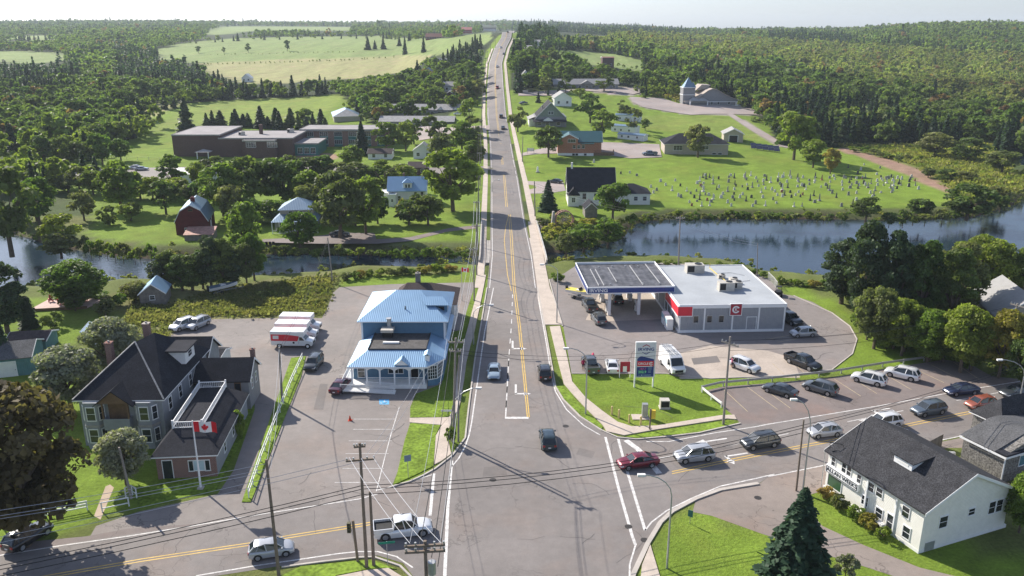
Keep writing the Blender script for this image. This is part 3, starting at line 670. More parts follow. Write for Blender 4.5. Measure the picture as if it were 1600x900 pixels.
WC = {}
def window(par, side, a, z, w=.9, h=1.2, box=(0,0,10,8), rails=1, mullions=0, frame='trim', glass=None, name='window', far=False):
    """side F/R/B/L of the block box=(x0,y0,w,d); a = distance along it to the window's middle, z = its foot"""
    x0, y0, W, D = box; k = (w, h, rails, mullions, frame)
    if k not in WC:
        f = MB(); t = .07
        for q in ((-w/2-t, 0, -t, -w/2, .06, h+t), (w/2, 0, -t, w/2+t, .06, h+t), (-w/2-t, 0, h, w/2+t, .07, h+t*1.5), (-w/2-t-.03, -.03, -t*1.5, w/2+t+.03, .06, 0)): f.box(q[0], -q[4], q[2], q[3], .02, q[5])
        for i in range(rails): f.box(-w/2, -.04, h*(i+1)/(rails+1)-.02, w/2, .02, h*(i+1)/(rails+1)+.02)
        for i in range(mullions): x = -w/2 + w*(i+1)/(mullions+1); f.box(x-.025, -.045, 0, x+.025, .02, h)
        p = MB().box(-w/2, -.018, 0, w/2, .02, h); WC[k] = (f.mesh("window_frame", M_[frame]), p.mesh("window_glass", GL))
    fm, pm = WC[k]
    loc = {'F': (x0+a, y0, z), 'B': (x0+a, y0+D, z), 'L': (x0, y0+a, z), 'R': (x0+W, y0+a, z)}[side]
    rz = {'F': 0, 'B': pi, 'L': -pi/2, 'R': pi/2}[side]
    o = link(name, fm, par, loc, rz); p = link('pane', pm, o)
    if glass:
        p.data = pm.copy(); p.data.materials[0] = glass
    return o
def windows(par, side, xs, z, **k):
    for a in xs: window(par, side, a, z, **k)
def door(par, side, a, z, w=1.0, h=2.1, box=(0,0,10,8), m='greywall', knob=True):
    x0, y0, W, D = box
    loc = {'F': (x0+a, y0, z), 'B': (x0+a, y0+D, z), 'L': (x0, y0+a, z), 'R': (x0+W, y0+a, z)}[side]; rz = {'F': 0, 'B': pi, 'L': -pi/2, 'R': pi/2}[side]
    o = MB().box(-w/2, -.04, 0, w/2, .02, h).build('door', M_[m], par, loc, rz)
    f = MB().box(-w/2-.1, -.06, 0, -w/2, .02, h+.1).box(w/2, -.06, 0, w/2+.1, .02, h+.1).box(-w/2, -.06, h, w/2, .02, h+.1); f.build('frame', M_['trim'], o)
    if knob: MB().box(w/2-.16, -.09, .95, w/2-.08, -.04, 1.03).build('handle', M_['black'], o)
    return o
def block(par, x0, y0, w, d, h, m, z0=-.6, name='wall'): return MB().box(x0, y0, z0, x0+w, y0+d, h).build(name, m, par)
def gable(par, x0, y0, w, d, z, rise, axis='x', over=.35, rm=None, wm=None, t=.16, fascia='trim', knee=None):
    """knee=(fraction, rise) makes a gambrel"""
    half = (d if axis == 'x' else w) / 2; rm = rm or M_['shing']; o = over; s = rise/half
    prof = [(-half-o, z-o*s), (0, z+rise)]
    if knee: k = half*(1-knee[0]); prof = [(-half-o*.5, z-.25), (-k, z+knee[1]), (0, z+rise)]
    full = prof + [(-p[0], p[1]) for p in prof[-2::-1]]
    c = (y0 + d/2) if axis == 'x' else (x0 + w/2); a0, a1 = ((x0-o, x0+w+o) if axis == 'x' else (y0-o, y0+d+o))
    mb = MB(); 
    for i in range(len(full)-1):
        p, q = full[i], full[i+1]
        if axis == 'x': mb.slab([(a0,c+p[0],p[1]+t),(a1,c+p[0],p[1]+t),(a1,c+q[0],q[1]+t),(a0,c+q[0],q[1]+t)], t-.005)
        else: mb.slab([(c+p[0],a1,p[1]+t),(c+p[0],a0,p[1]+t),(c+q[0],a0,q[1]+t),(c+q[0],a1,q[1]+t)], t-.005)
    r = mb.build('roof', rm, par)
    for e in (a0, a1):
        f = MB(); dlt = -.035 if e == a0 else .035
        for i in range(len(full)-1):
            p, q = full[i], full[i+1]
            pts = [(p[0],p[1]-.10),(q[0],q[1]-.10),(q[0],q[1]+t+.012),(p[0],p[1]+t+.012)]
            if axis == 'x': f.extr([(c+u,v) for u,v in pts], 0, e, e+dlt)
            else: f.extr([(c+u,v) for u,v in pts], 1, e, e+dlt)
        if fascia: f.build('bargeboard', M_[fascia], r)
    if wm:
        inner = [(-half+.01, z-.02)] + ([(-k+.02, z+knee[1]-.06)] if knee else []) + [(0, z+rise-.03)] + ([(k-.02, z+knee[1]-.06)] if knee else []) + [(half-.01, z-.02)]
        g = MB()
        if axis == 'x': g.extr([(c+u,v) for u,v in inner], 0, x0+.005, x0+w-.005)
        else: g.extr([(c+u,v) for u,v in inner], 1, y0+.005, y0+d-.005)
        g.build('gable_wall', wm, par)
    return r
def hip(par, x0, y0, w, d, z, rise, over=.4, rm=None, rmside=None, ridge=None, t=.12):
    x1, y1 = x0+w+over, y0+d+over; x0 -= over; y0 -= over
    if ridge is None:
        if x1-x0 >= y1-y0: k = (y1-y0)/2; ridge = [(x0+k, (y0+y1)/2), (x1-k, (y0+y1)/2)]
        else: k = (x1-x0)/2; ridge = [((x0+x1)/2, y0+k), ((x0+x1)/2, y1-k)]
    A, B_ = [(p[0], p[1], z+rise) for p in ridge]; mb = MB(); c = [(x0,y0,z),(x1,y0,z),(x1,y1,z),(x0,y1,z)]
    if abs(A[1]-B_[1]) < abs(A[0]-B_[0]) or A == B_: fs = [((c[0],c[1],B_,A),0),((c[1],c[2],B_),1),((c[2],c[3],A,B_),0),((c[3],c[0],A),1)]
    else: fs = [((c[0],c[1],A),0),((c[1],c[2],B_,A),1),((c[2],c[3],B_),0),((c[3],c[0],A,B_),1)]
    for q, m in fs:
        q = [p for i, p in enumerate(q) if p != q[i-1]]; mb.add(q, [tuple(range(len(q)))], m)
    mb.box(x0, y0, z-t, x1, y1, z-.002, 2)
    return mb.build('roof', [rm or M_['shing'], rmside or rm or M_['shing'], M_['trim']], par)
def flatroof(par, x0, y0, w, d, z, m, over=.25, rim=.25, rm='trim'):
    r = MB().box(x0-over+.1, y0-over+.1, z-.1, x0+w+over-.1, y0+d+over-.1, z+.06).build('roof', m, par)
    a, b, c_, e = x0-over, y0-over, x0+w+over, y0+d+over
    MB().box(a,b,z-rim,c_,b+.12,z+.18).box(a,e-.12,z-.25,c_,e,z+.18).box(a,b+.12,z-rim,a+.12,e-.12,z+.18).box(c_-.12,b+.12,z-rim,c_,e-.12,z+.18).build('cornice', M_[rm], r)
    return r
def chimney(par, x, y, z0, z1, s=.6, m='brick'):
    o = MB().box(x-s/2, y-s/2, z0, x+s/2, y+s/2, z1).box(x-s/2-.06, y-s/2-.06, z1, x+s/2+.06, y+s/2+.06, z1+.15).build('chimney', M_[m], par)
    MB().tube([(x,y,z1+.1),(x,y,z1+.35)], .13, 8).build('flue', M_['stone'], o); return o
def text(par, name, body, size, loc, rot, m, ext=.015, ax='CENTER', bold=False, sx=1):
    c = bpy.data.curves.new(name, 'FONT'); c.body = body; c.size = size; c.extrude = ext; c.align_x = ax; c.align_y = 'CENTER'; c.resolution_u = 3
    if bold: c.offset = size*.018
    t = bpy.data.objects.new('tmp', c); C.objects.link(t); bpy.context.view_layer.update()
    me = bpy.data.meshes.new_from_object(t.evaluated_get(bpy.context.evaluated_depsgraph_get())); me.name = name
    bpy.data.objects.remove(t); bpy.data.curves.remove(c)
    me.materials.clear(); me.materials.append(m); me.transform(Matrix.Diagonal((sx,1,1,1)))
    o = link(name, me, par, loc); o.rotation_euler = rot; return o
def local(r, wx, wy):
    a = -r.rotation_euler.z; dx, dy = wx - r.location.x, wy - r.location.y
    return dx*cos(a) - dy*sin(a), dx*sin(a) + dy*cos(a)

# --- fuel station shop
st = root('convenience_store', "grey flat-roofed petrol station shop with white trim and a red corner band", 'shop', (27.0,125.7,0), R(2.5))
SB = (0,0,17.3,23)
block(st, 0,0,17.3,23,4.55, M_['greyclap'], -.1); flatroof(st, 0,0,17.3,23,4.6, M_['membrane'], .15, .45)
t = MB()
for x in (.0, 4.0, 8.6, 12.9, 17.1): t.box(x, -.07, 0, x+.25, .0, 4.2)
t.box(-.02,-.09,0,17.3,-.002,.42).box(-.09,-.02,0,-.002,23,.42).box(17.302,0,0,17.38,23,.42).box(17.3,-.07,.42,17.37,.2,4.2)
for y in (5, 10, 15): t.box(-.07, y, .42, -.002, y+.25, 4.2)
t.build('trim', M_['trim'], st)
windows(st, 'F', (2.75, 4.95, 6.9), 1.7, w=.75, h=1.1, box=SB, rails=0, frame='steel')
door(st, 'F', 11.9, 0, 1.5, 2.5, SB, 'greyclap')
for y in (6.8, 9.2): window(st, 'L', y, .8, 1.8, 2.0, SB, rails=0, mullions=1)
door(st, 'L', 8.0-4.2, 0, 1.3, 2.3, SB, 'greyclap')
band = MB().box(-.30, -.22, 2.95, 2.0, -.10, 4.50).box(-.30, -.10, 2.95, -.16, 9.0, 4.50).build('corner_band', M_['red'], st)
MB().box(-.38,-.30,2.82,2.12,-.10,2.95).box(-.38,-.30,4.50,2.12,-.10,4.62).box(2.0,-.30,2.95,2.12,-.10,4.5).box(-.38,-.10,2.82,-.16,9.1,2.95).box(-.38,-.10,4.50,-.16,9.1,4.62).build('band_frame', M_['trim'], band)
sg = MB().box(8.2, -.30, 3.0, 10.0, -.12, 4.85).build('round_logo_sign', M_['dkred'], st)
MB().box(8.1,-.33,2.9,8.2,-.12,4.95).box(10.0,-.33,2.9,10.1,-.12,4.95).box(8.2,-.33,2.9,10,-.12,3.0).box(8.2,-.33,4.85,10,-.12,4.95).build('frame', M_['trim'], sg)
def klogo(par, x, y, z, r, rm=None, rot=(pi/2,0,0)):
    ring = MB(); n = 22
    for i in range(n):
        a0, a1 = [R(28 + (304)*k/n) for k in (i, i+1)]
        q = [(x+cos(a0)*r, z+sin(a0)*r),(x+cos(a1)*r, z+sin(a1)*r),(x+cos(a1)*r*.6, z+sin(a1)*r*.6),(x+cos(a0)*r*.6, z+sin(a0)*r*.6)]
        ring.add([(p[0], y, p[1]) for p in q], [(0,1,2,3)])
    ring.build('logo_ring', M_['trim'], par); text(par, 'logo_letter', 'K', r*1.05, (x+.02*r, y-.01, z), rot, M_['trim'], bold=True)
klogo(sg, 9.1, -.32, 3.93, .62)
def hvac(par, x, y, z, w, d, h):
    o = MB().box(x,y,z,x+w,y+d,z+h).box(x-.05,y-.05,z,x+w+.05,y+d+.05,z+.12).build('rooftop_unit', M_['hvac'], par)
    MB().box(x+.12,y-.02,z+.25,x+w*.42,y+.0,z+h-.15).build('grille', M_['black'], o); MB().tube([(x+w*.7,y+d/2,z+h),(x+w*.7,y+d/2,z+h+.1)], min(w,d)*.33, 12).build('fan', M_['black'], o)
hvac(st, 5.6, 18.0, 4.66, 3.2, 2.0, 1.5); hvac(st, 8.4, 7.0, 4.66, 2.6, 1.6, 1.5); hvac(st, 11.1, 8.2, 4.66, 1.6, 1.5, 1.2); hvac(st, 11.6, 11.3, 4.66, 1.3, 1.3, .9); hvac(st, 10.4, 14.4, 4.66, 1.2, 1.0, .7)
p = MB().tube([(11.6,9.7,4.8),(11.2,12,4.8),(10.8,17,4.8),(10.6,21,4.8),(10.6,21,5.6)], .07, 6); p.build('gas_pipe', M_['yellow'], st)
MB().tube([(12.8,12,4.75),(15.5,13,4.75),(15.6,16,4.75),(13.6,18,4.75),(11,17.6,4.75)], .035, 5).build('conduit', M_['steel'], st)
# --- canopy
cn = root('fuel_canopy', "flat navy-edged petrol canopy on white columns left of the grey shop", 'canopy', (12.65,132.0,0), R(3.2))
CW, CD = 14.9, 15.6
MB().box(.12,.12,4.75,CW-.12,CD-.12,5.35).build('roof', M_['canopyroof'], cn)
fa_ = MB().box(0,-.0,4.55,CW,.12,5.75).box(0,CD-.12,4.55,CW,CD,5.75).box(0,.12,4.55,.12,CD-.12,5.75).box(CW-.12,.12,4.55,CW,CD-.12,5.75).build('fascia', M_['trim'], cn)
MB().box(.1,-.03,4.72,CW-.1,-.002,5.52).box(-.03,.1,4.72,-.002,CD-.1,5.52).build('navy_band', M_['navy'], fa_)
text(fa_, 'canopy_lettering', 'IRVING', .78, (1.9,-.045,5.12), (pi/2,0,0), M_['trim'], bold=True, sx=1.25)
rb = MB()
for x, y0_, y1_ in ((2.2,2,12),(3.1,2,12),(5.6,4,13),(9.8,2,14),(12.9,3,15)): rb.box(x, y0_, 5.352, x+.12, y1_, 5.47)
rb.build('roof_strip', mat("pale_roof_strip", (.35,.35,.36), .8), cn)
for x, y in ((4.3,2.5),(6.5,13.5),(8.9,13.5),(11.2,13.2),(9.9,2.6),(12.8,2.4),(4.0,13.2)): MB().tube([(x,y,5.35),(x,y,5.6)], .13, 8).build('vent', M_['steel'], cn)
for x in (4.2, 9.3):
    for y in (2.2, 11.5): 
        c0 = MB().box(x-.25,y-.25,0,x+.25,y+.25,4.75).build('column', M_['trim'], cn)
for x in (4.2, 9.3):
    for y in (3.8, 9.6):
        wx = cn.matrix_basis @ Vector((x, y, 0))
        pu = root('fuel_pump', f"white fuel pump under the canopy, {'left' if x < 5 else 'right'} island, {'nearer' if y < 5 else 'farther'} one", 'fuel pump', wx, R(3.2), 'fuel pumps under the canopy')
        MB().box(-.35,-.6,0,.35,.6,.15).build('plinth', M_['stone'], pu); MB().box(-.28,-.45,.15,.28,.45,1.7).box(-.3,-.47,1.7,.3,.47,2.15).build('cabinet', M_['white'], pu)
        for s in (-1,1): MB().box(s*.285,-.3,1.1,s*.29+s*.01,.3,1.55).build('display', M_['black'], pu); MB().tube([(s*.3,.35,1.5),(s*.5,.38,.9),(s*.42,.36,.35),(s*.3,.35,.5)], .03, 5).build('hose', M_['black'], pu)
# --- ice boxes by the store wall
for k, (dx, dy, lb) in enumerate(((-1.15, 4.4, "white ice chest by the shop's left wall, farther one"), (-1.15, 2.0, "white ice chest by the shop's left wall, nearer one"))):
    wx = st.matrix_basis @ Vector((dx, dy, 0)); ib = root('ice_chest', lb, 'ice chest', wx, R(2.5), 'ice chests beside the shop')
    MB().box(-.5,-.9,.05,.5,.9,1.95).build('cabinet', M_['white'], ib); MB().box(-.53,-.8,1.1,-.502,.8,1.8).build('door', M_['ltblue'], ib); MB().box(-.45,-.85,0,.45,.85,.05).build('foot', M_['black'], ib)
# --- big Irving sign
sgn = root('station_sign', "tall white framed petrol price sign on the corner lawn", 'sign', (16.75,104.3,0), R(2))
for x in (0, 2.55): MB().box(x, -.12, 0, x+.16, .12, 6.55 if x == 0 else 1.6).build('post', M_['trim'], sgn)
MB().box(.165,-.10,1.5,2.71,.10,6.55).build('cabinet', mat("pale_sign_face", (.62,.62,.66), .4, var=.02), sgn)
MB().box(0,-.15,6.55,2.78,.15,6.68).box(2.71,-.15,1.6,2.80,.15,6.55).build('frame', M_['trim'], sgn)
nv = MB().extr([(.30,1.62),(2.60,1.62),(2.60,4.15),(1.0,4.6),(.72,4.6),(.30,4.25)], 1, -.125, -.102); nv.build('navy_panel', M_['navy'], sgn)
MB().box(.33,-.15,3.15,2.58,-.127,3.92).build('red_panel', M_['red'], sgn); MB().box(.33,-.16,3.08,2.40,-.151,3.17).build('white_rule', M_['trim'], sgn)
text(sgn, 'brand_lettering', 'IRVING', .62, (1.46,-.115,5.6), (pi/2,0,0), M_['navy'], bold=True, sx=1.12)
for s in (1, -1): MB().extr([(.95,5.6+s*.36),(1.46,5.6+s*.62),(1.97,5.6+s*.36),(1.97,5.6+s*.46),(1.46,5.6+s*.74),(.95,5.6+s*.46)], 1, -.125, -.103).build('chevron', M_['dkred'] if s > 0 else M_['navy'], sgn)
text(sgn, 'shop_lettering', 'CIRCLE', .44, (1.12,-.165,3.53), (pi/2,0,0), M_['trim'], bold=True); klogo(sgn, 2.2, -.17, 3.53, .26)
text(sgn, 'price_digits', '202.9', .5, (1.05,-.14,2.3), (pi/2,0,0), mat("green_digits", (.25,.75,.35), .5), bold=True)
text(sgn, 'price_digits', '187.7', .42, (1.10,-.14,2.76), (pi/2,0,0), mat("pink_digits", (.55,.10,.25), .5), bold=True)
wl_ = MB()
for z in (2.88, 2.70, 2.42, 2.24): wl_.box(1.85,-.14,z,2.25+.1*(z>2.5),-.127,z+.06)
wl_.box(.5,-.14,1.82,.8,-.127,1.86).box(.9,-.14,1.74,1.1,-.127,1.92).box(1.2,-.14,1.80,2.3,-.127,1.88).build('small_print', M_['ltblue'], sgn)
q = G(976,590); ps = root('poster_stand', "small red and white poster frame on two posts beside the price sign", 'sign', q, R(2))
for x in (-.75,.75): MB().box(x-.04,-.04,0,x+.04,.04,2.5).build('post', M_['trim'], ps)
MB().box(-.7,-.03,.9,.7,.03,2.4).build('poster', M_['dkred'], ps); MB().box(-.3,-.045,.9,.25,-.032,1.75).build('white_patch', M_['white'], ps)

# --- blue roofed restaurant
bl = root('blue_roofed_restaurant', "blue metal-roofed restaurant with white porch columns beside the main road", 'restaurant', (-22.0,103.9,0), 0)
LB_ = (0,1.8,12.2,7.8); UB = (0,9.5,12.2,13.2)
block(bl, 0,1.8,10.2,7.7,3.15, M_['bluewall'], -.1); MB().prism([(10.2,1.8),(10.4,.7),(11.6,1.2),(12.3,3.0),(12.3,9.5),(10.2,9.5)], -.1, 3.15).build('bay_wall', M_['bluewall'], bl)
block(bl, *UB[:2], 12.2, 13.2, 6.4, M_['bluewall'], -.1)
tr = MB().box(-.05,9.42,0,.2,9.5,6.4).box(12.0,9.42,0,12.25,9.5,6.4).box(-.06,9.5,0,-.001,9.75,6.4); tr.build('corner_board', M_['trim'], bl)
r1 = MB(); e = 3.3; zt = 4.5
E = [(-.4,-.35),(10.4,-.35),(12.75,2.9),(12.75,9.5),(-.4,9.5)]; I = [(2.0,3.1),(10.0,3.1),(10.0,9.5),(2.0,9.5)]
r1.add([(*E[0],e),(*E[1],e),(*I[1],zt),(*I[0],zt)], [(0,1,2,3)], 0); r1.add([(*E[1],e),(*E[2],e),(*I[1],zt)], [(0,1,2)], 0)
r1.add([(*E[2],e),(12.75,21,e),(10.0,21,zt),(*I[1],zt)], [(0,1,2,3)], 1); r1.add([(*E[0],e),(*I[0],zt),(2.0,9.5,zt),(-.4,9.5,e)], [(0,1,2,3)], 1)
r1.prism([E[0],E[1],E[2],(12.75,9.5),(-.4,9.5)], e-.2, e-.003, 2); r1.box(12.2,9.5,e-.2,12.75,21,e-.003,2)
lr = r1.build('porch_roof', [M_['blueX'], M_['blueY'], M_['trim']], bl)
MB().box(2.0,3.1,3.6,10.0,9.5,zt+.01).build('flat_roof', M_['deck'], lr)
MB().box(1.92,3.02,zt-.1,2.02,9.5,zt+.14).box(2.02,3.02,zt-.1,10.0,3.12,zt+.14).box(10.0,3.02,zt-.1,10.1,9.5,zt+.14).build('roof_curb', M_['black'], lr)
gb = MB().extr([(6.1,e+.25),(7.9,e+.25),(7.0,e+1.0)], 1, -.3, 1.2); gg = gb.build('porch_gable', M_['trim'], lr)
MB().slab([(6.0,-.35,e+.27),(7.0,-.35,e+1.1),(7.0,1.5,e+1.1),(6.0,.6,e+.27)], .07).slab([(7.0,-.35,e+1.1),(8.0,-.35,e+.27),(8.0,.6,e+.27),(7.0,1.5,e+1.1)], .07).build('porch_gable_roof', M_['blueX'], gg)
MB().box(10.1,.9,e+.3,10.7,2.3,e+1.15).build('bay_gable', M_['trim'], lr); MB().slab([(9.9,.7,e+1.2),(10.4,.7,e+1.5),(10.4,2.5,e+1.5),(9.9,2.5,e+1.2)], .06).slab([(10.4,.7,e+1.5),(10.9,.7,e+1.2),(10.9,2.5,e+1.2),(10.4,2.5,e+1.5)], .06).build('bay_gable_roof', M_['blueY'], lr)
hip(bl, 0,9.5,12.2,13.2, 6.5, 2.6, .55, M_['blueX'], M_['blueY'], ridge=[(4.4,16.1),(8.0,16.1)])
dm = MB().box(9.6,12.6,6.4,12.3,15.8,7.9).build('dormer', M_['bluewall'], bl); MB().box(10.2,12.55,6.75,11.9,12.598,7.6).build('dormer_opening', M_['black'], dm)
MB().add([(9.2,12.1,7.95),(12.7,12.1,7.95),(12.7,16.2,7.95),(9.2,16.2,7.95),(8.0,14.1,8.7),(11.6,14.1,8.7)], [(0,1,5,4),(1,2,5),(2,3,4,5),(3,0,4),(3,2,1,0)]).build('dormer_roof', M_['blueX'], dm)
window(dm, 'R', 1.5, 6.7, .9, .9, (9.6,12.6,2.7,3.2))
windows(bl, 'R', (1.2,), 4.0, w=.9, h=1.5, box=UB)
pf = MB().box(-.1,-.1,0,10.3,1.8,.62).box(-1.2,-.6,0,.0,6,.60); pf.build('porch_floor', M_['white'], bl)
for x in (.15, 2.15, 3.95, 5.95, 7.95, 9.95): MB().box(x-.1,.0,.62,x+.1,.2,3.1).box(x-.16,-.03,2.9,x+.16,.23,3.1).build('porch_column', M_['trim'], bl)
ar = MB()
for x in (2.15,3.95,5.95,7.95):
    w = 2.0 if x > 3 else 1.8
    for k in range(8):
        t0, t1 = k/8, (k+1)/8; f = lambda t: 2.9 - .45*(abs(2*t-1))**3
        ar.add([(x+w*t0,.06,3.1),(x+w*t0,.06,f(t0)),(x+w*t1,.06,f(t1)),(x+w*t1,.06,3.1),(x+w*t0,.12,3.1),(x+w*t0,.12,f(t0)),(x+w*t1,.12,f(t1)),(x+w*t1,.12,3.1)], [(0,1,2,3),(7,6,5,4),(1,5,6,2)])
ar.build('arched_valance', M_['trim'], bl)
rl_ = MB()
def rail(mb, a, b_, z0a, z0b, h=.95, bal=.16, th=.06):
    a = Vector((*a, z0a)); b_ = Vector((*b_, z0b)); up = Vector((0,0,h)); mb.bar(a+up, b_+up, th, th); mb.bar(a+up*.12, b_+up*.12, th*.8, th*.8); n = max(1, int((b_-a).length/bal))
    for i in range(n+1): q = a.lerp(b_, i/n); mb.bar(q+up*.12, q+up, th*.5, th*.5)
rail(rl_, (2.15,.08), (9.95,.08), .62, .62); rail(rl_, (-1.15,-.5), (-1.15,5.5), .6, .6); rl_.build('porch_rail', M_['trim'], bl)
rp = MB().slab([(-1.2,-1.9,.55),(6.2,-1.9,.08),(6.2,-.7,.08),(-1.2,-.7,.55)], .12).build('ramp', M_['white'], bl)
rr = MB(); rail(rr, (-1.1,-1.9), (6.1,-1.9), .5, .1); rail(rr, (2.0,-.65), (6.1,-.65), .35, .1)
for x in (-1.1, 6.1): rr.bar((x,-1.9,0),(x,-1.9,1.5 if x < 0 else 1.1),.1)
rr.build('ramp_rail', M_['trim'], rp)
windows(bl, 'F', (1.1,), .9, w=.9, h=1.7, box=LB_); window(bl, 'F', 5.9, 1.5, 2.0, .9, LB_, rails=0, mullions=2); door(bl, 'F', 8.5, .62, 1.0, 2.1, LB_, 'dark')
o = window(bl, 'F', 0, .95, 1.25, 1.9, (0,0,1,1), rails=3, mullions=3); o.location = (11.05, .93, 1.05); o.rotation_euler = (0,0,R(22.6))
o = window(bl, 'F', 0, .95, 1.5, 1.9, (0,0,1,1), rails=3, mullions=3); o.location = (12.0, 2.1, 1.05); o.rotation_euler = (0,0,R(68.8))
vt = MB().box(3.3,7.6,4.5,4.7,8.8,5.35).build('kitchen_vent', M_['black'], bl); MB().box(3.1,7.4,5.35,4.9,9.0,5.75).build('hood', M_['hvac'], vt); MB().tube([(4.1,9.1,5.6),(4.1,9.1,6.9)], .34, 12).tube([(4.1,9.1,6.9),(4.1,9.1,7.0)], .42, 12).build('stack', M_['steel'], vt)
MB().box(3.7,5.2,4.52,6.0,5.65,4.75).build('duct', M_['white'], bl); MB().tube([(6.2,11.7,7.0),(6.2,11.7,8.0)], .09, 8).build('vent_pipe', M_['black'], bl)
# --- brown roofed house behind it
bh = root('brown_roofed_annex', "low house with brown-black hip roof right behind the blue-roofed restaurant", 'house', (-19.0,127.2,0))
block(bh, 0,0,9.6,8.5,4.3, M_['white'], -.1); hip(bh, 0,0,9.6,8.5,4.4,2.2,.5, M_['shingbr'], ridge=[(1.5,4.8),(5.6,4.8)]); chimney(bh, 3.2, 5.6, 4, 7.9, .8, 'oldwood')
windows(bh, 'R', (2.2, 5), 1.4, box=(0,0,9.6,8.5))

# --- grey Victorian house
vc = root('victorian_house', "large grey-blue two-storey house with steep dark hip roof, bay windows and chimneys", 'house', (-50.4,87.6,0), R(1))
VB = (0,0,9.6,15.2)
block(vc, *VB[:4], 6.0, M_['bluegrey'], -.1); hip(vc, *VB[:4], 6.05, 4.6, .5, M_['shingb'], ridge=[(4.6,6.2),(5.6,9.6)])
rdg = MB(); A=(4.6,6.2,10.75); 
for q in ((-.45,-.45,6.15),(10.05,-.45,6.15)): rdg.bar((A[0],A[1],A[2]), q, .16, .10)
rdg.build('hip_cap', M_['shingg'], vc)
for x in (.3, 6.4):
    bx = MB().prism([(x,0),(x+.6,-.9),(x+2.1,-.9),(x+2.7,0)], -.1, 5.9).build('bay', M_['bluegrey'], vc)
    MB().prism([(x-.05,-.01),(x+.55,-.98),(x+2.15,-.98),(x+2.75,-.01)], 2.85, 3.1).build('band', M_['stone'], bx)
    for z in (.9, 3.7):
        window(bx, 'F', x+1.35, z, .95, 1.6, (0,-.9,1,1))
        for s, ang in ((x+.3, -56.3), (x+2.4, 56.3)): o = window(bx, 'F', 0, z, .6, 1.6, (0,0,1,1)); o.location = (s, -.46, z); o.rotation_euler = (0,0,R(ang))
pt = MB().box(3.0,-1.0,2.5,6.0,0,3.1).box(3.0,-1.0,3.1,6.0,-.9,3.9).box(3.0,-.9,3.1,3.1,0,3.9).box(5.9,-.9,3.1,6.0,0,3.9); pt = pt.build('balcony', M_['bluegrey'], vc)
MB().box(3.3,-.02,3.2,5.7,.02,5.4).build('recess', M_['wood'], pt)
for x in (3.05, 5.95): MB().box(x-.08,-.98,3.9,x+.08,-.82,5.8).build('post', M_['wood'], pt)
pg = MB().extr([(2.6,5.9),(6.4,5.9),(4.5,7.4)], 1, -1.1, 2.6).build('portico_gable', M_['wood'], vc)
MB().slab([(2.2,-1.4,5.7),(4.5,-1.4,7.6),(4.5,3.2,7.6),(2.2,.4,5.7)], .12).slab([(4.5,-1.4,7.6),(6.8,-1.4,5.7),(6.8,.4,5.7),(4.5,3.2,7.6)], .12).build('portico_roof', M_['shingb'], pg)
MB().box(3.0,-1.0,0,6.0,0,.3).build('porch_floor', M_['wood'], vc); door(vc, 'F', 4.5, .3, 1.1, 2.1, VB, 'wood')
dv = MB().box(6.6,8.0,7.0,9.7,11.2,8.7).build('dormer', M_['white'], vc); MB().box(6.0,7.6,8.7,10.1,11.6,8.88).build('dormer_roof', M_['shingb'], dv)
window(dv, 'R', 1.6, 7.5, 1.2, .8, (6.6,8.0,3.1,3.2))
windows(vc, 'R', (2.2,5.5,9.0,13), 3.7, w=.9, h=1.5, box=VB); windows(vc, 'R', (9.6,13), .9, w=.9, h=1.5, box=VB)
chimney(vc, 1.2, 6.6, 6, 10.4, .75); chimney(vc, 4.0, 11.2, 8.5, 11.2, .75)
block(vc, 3.4,15.2,6,5.5,4.6, M_['bluegrey'], -.1, 'rear_wing'); gable(vc, 3.4,15.2,6,5.5,4.6,2.2,'x',.4, M_['shingb'], M_['bluegrey'])
# brick fronted wing with railed roof terrace
wg = root('brick_fronted_wing', "low hip-roofed brick-front office wing with white roof-terrace railing and a flagpole before it", 'annex', (-38.7,79.9,0), R(5))
WB = (0,0,6.3,15.5)
MB().box(0,0,-.1,6.3,.3,2.85).build('brick_wall', M_['brick'], wg); block(wg, 0,.3,6.3,15.2,2.85, M_['bluegrey'], -.1)
r = MB(); z0_, z1_ = 2.9, 4.3; o_ = .4; E = [(-o_,-o_),(6.3+o_,-o_),(6.3+o_,15.6),(-o_,15.6)]; I = [(1.0,3.6),(4.2,3.6),(4.2,14.6),(1.0,14.6)]
for i in range(4): j = (i+1)%4; r.add([(*E[i],z0_),(*E[j],z0_),(*I[j],z1_),(*I[i],z1_)], [(0,1,2,3)])
r.add([(*I[i],z1_) for i in range(4)], [(0,1,2,3)]); r.prism(E, z0_-.15, z0_-.003, 1); rf = r.build('roof', [M_['shingb'], M_['trim']], wg)
tr_ = MB()
for i in range(4): rail(tr_, I[i], I[(i+1)%4], z1_, z1_, .75, .22, .09)
for q in I: tr_.bar((*q,z1_),(*q,z1_+1.0),.16)
tr_.build('terrace_rail', M_['trim'], rf)
window(wg, 'F', 1.15, .05, 1.0, 2.2, WB, rails=0); window(wg, 'F', 3.65, .9, .45, 1.2, WB, rails=0); o = window(wg, 'F', 4.5, .95, 1.1, 1.15, WB, rails=0, glass=mat("drawn_blind", (.45,.58,.62), .6)); window(wg, 'F', 5.4, .9, .45, 1.2, WB, rails=0)
windows(wg, 'R', (4,8,12), 1.0, w=.8, h=1.2, box=WB)
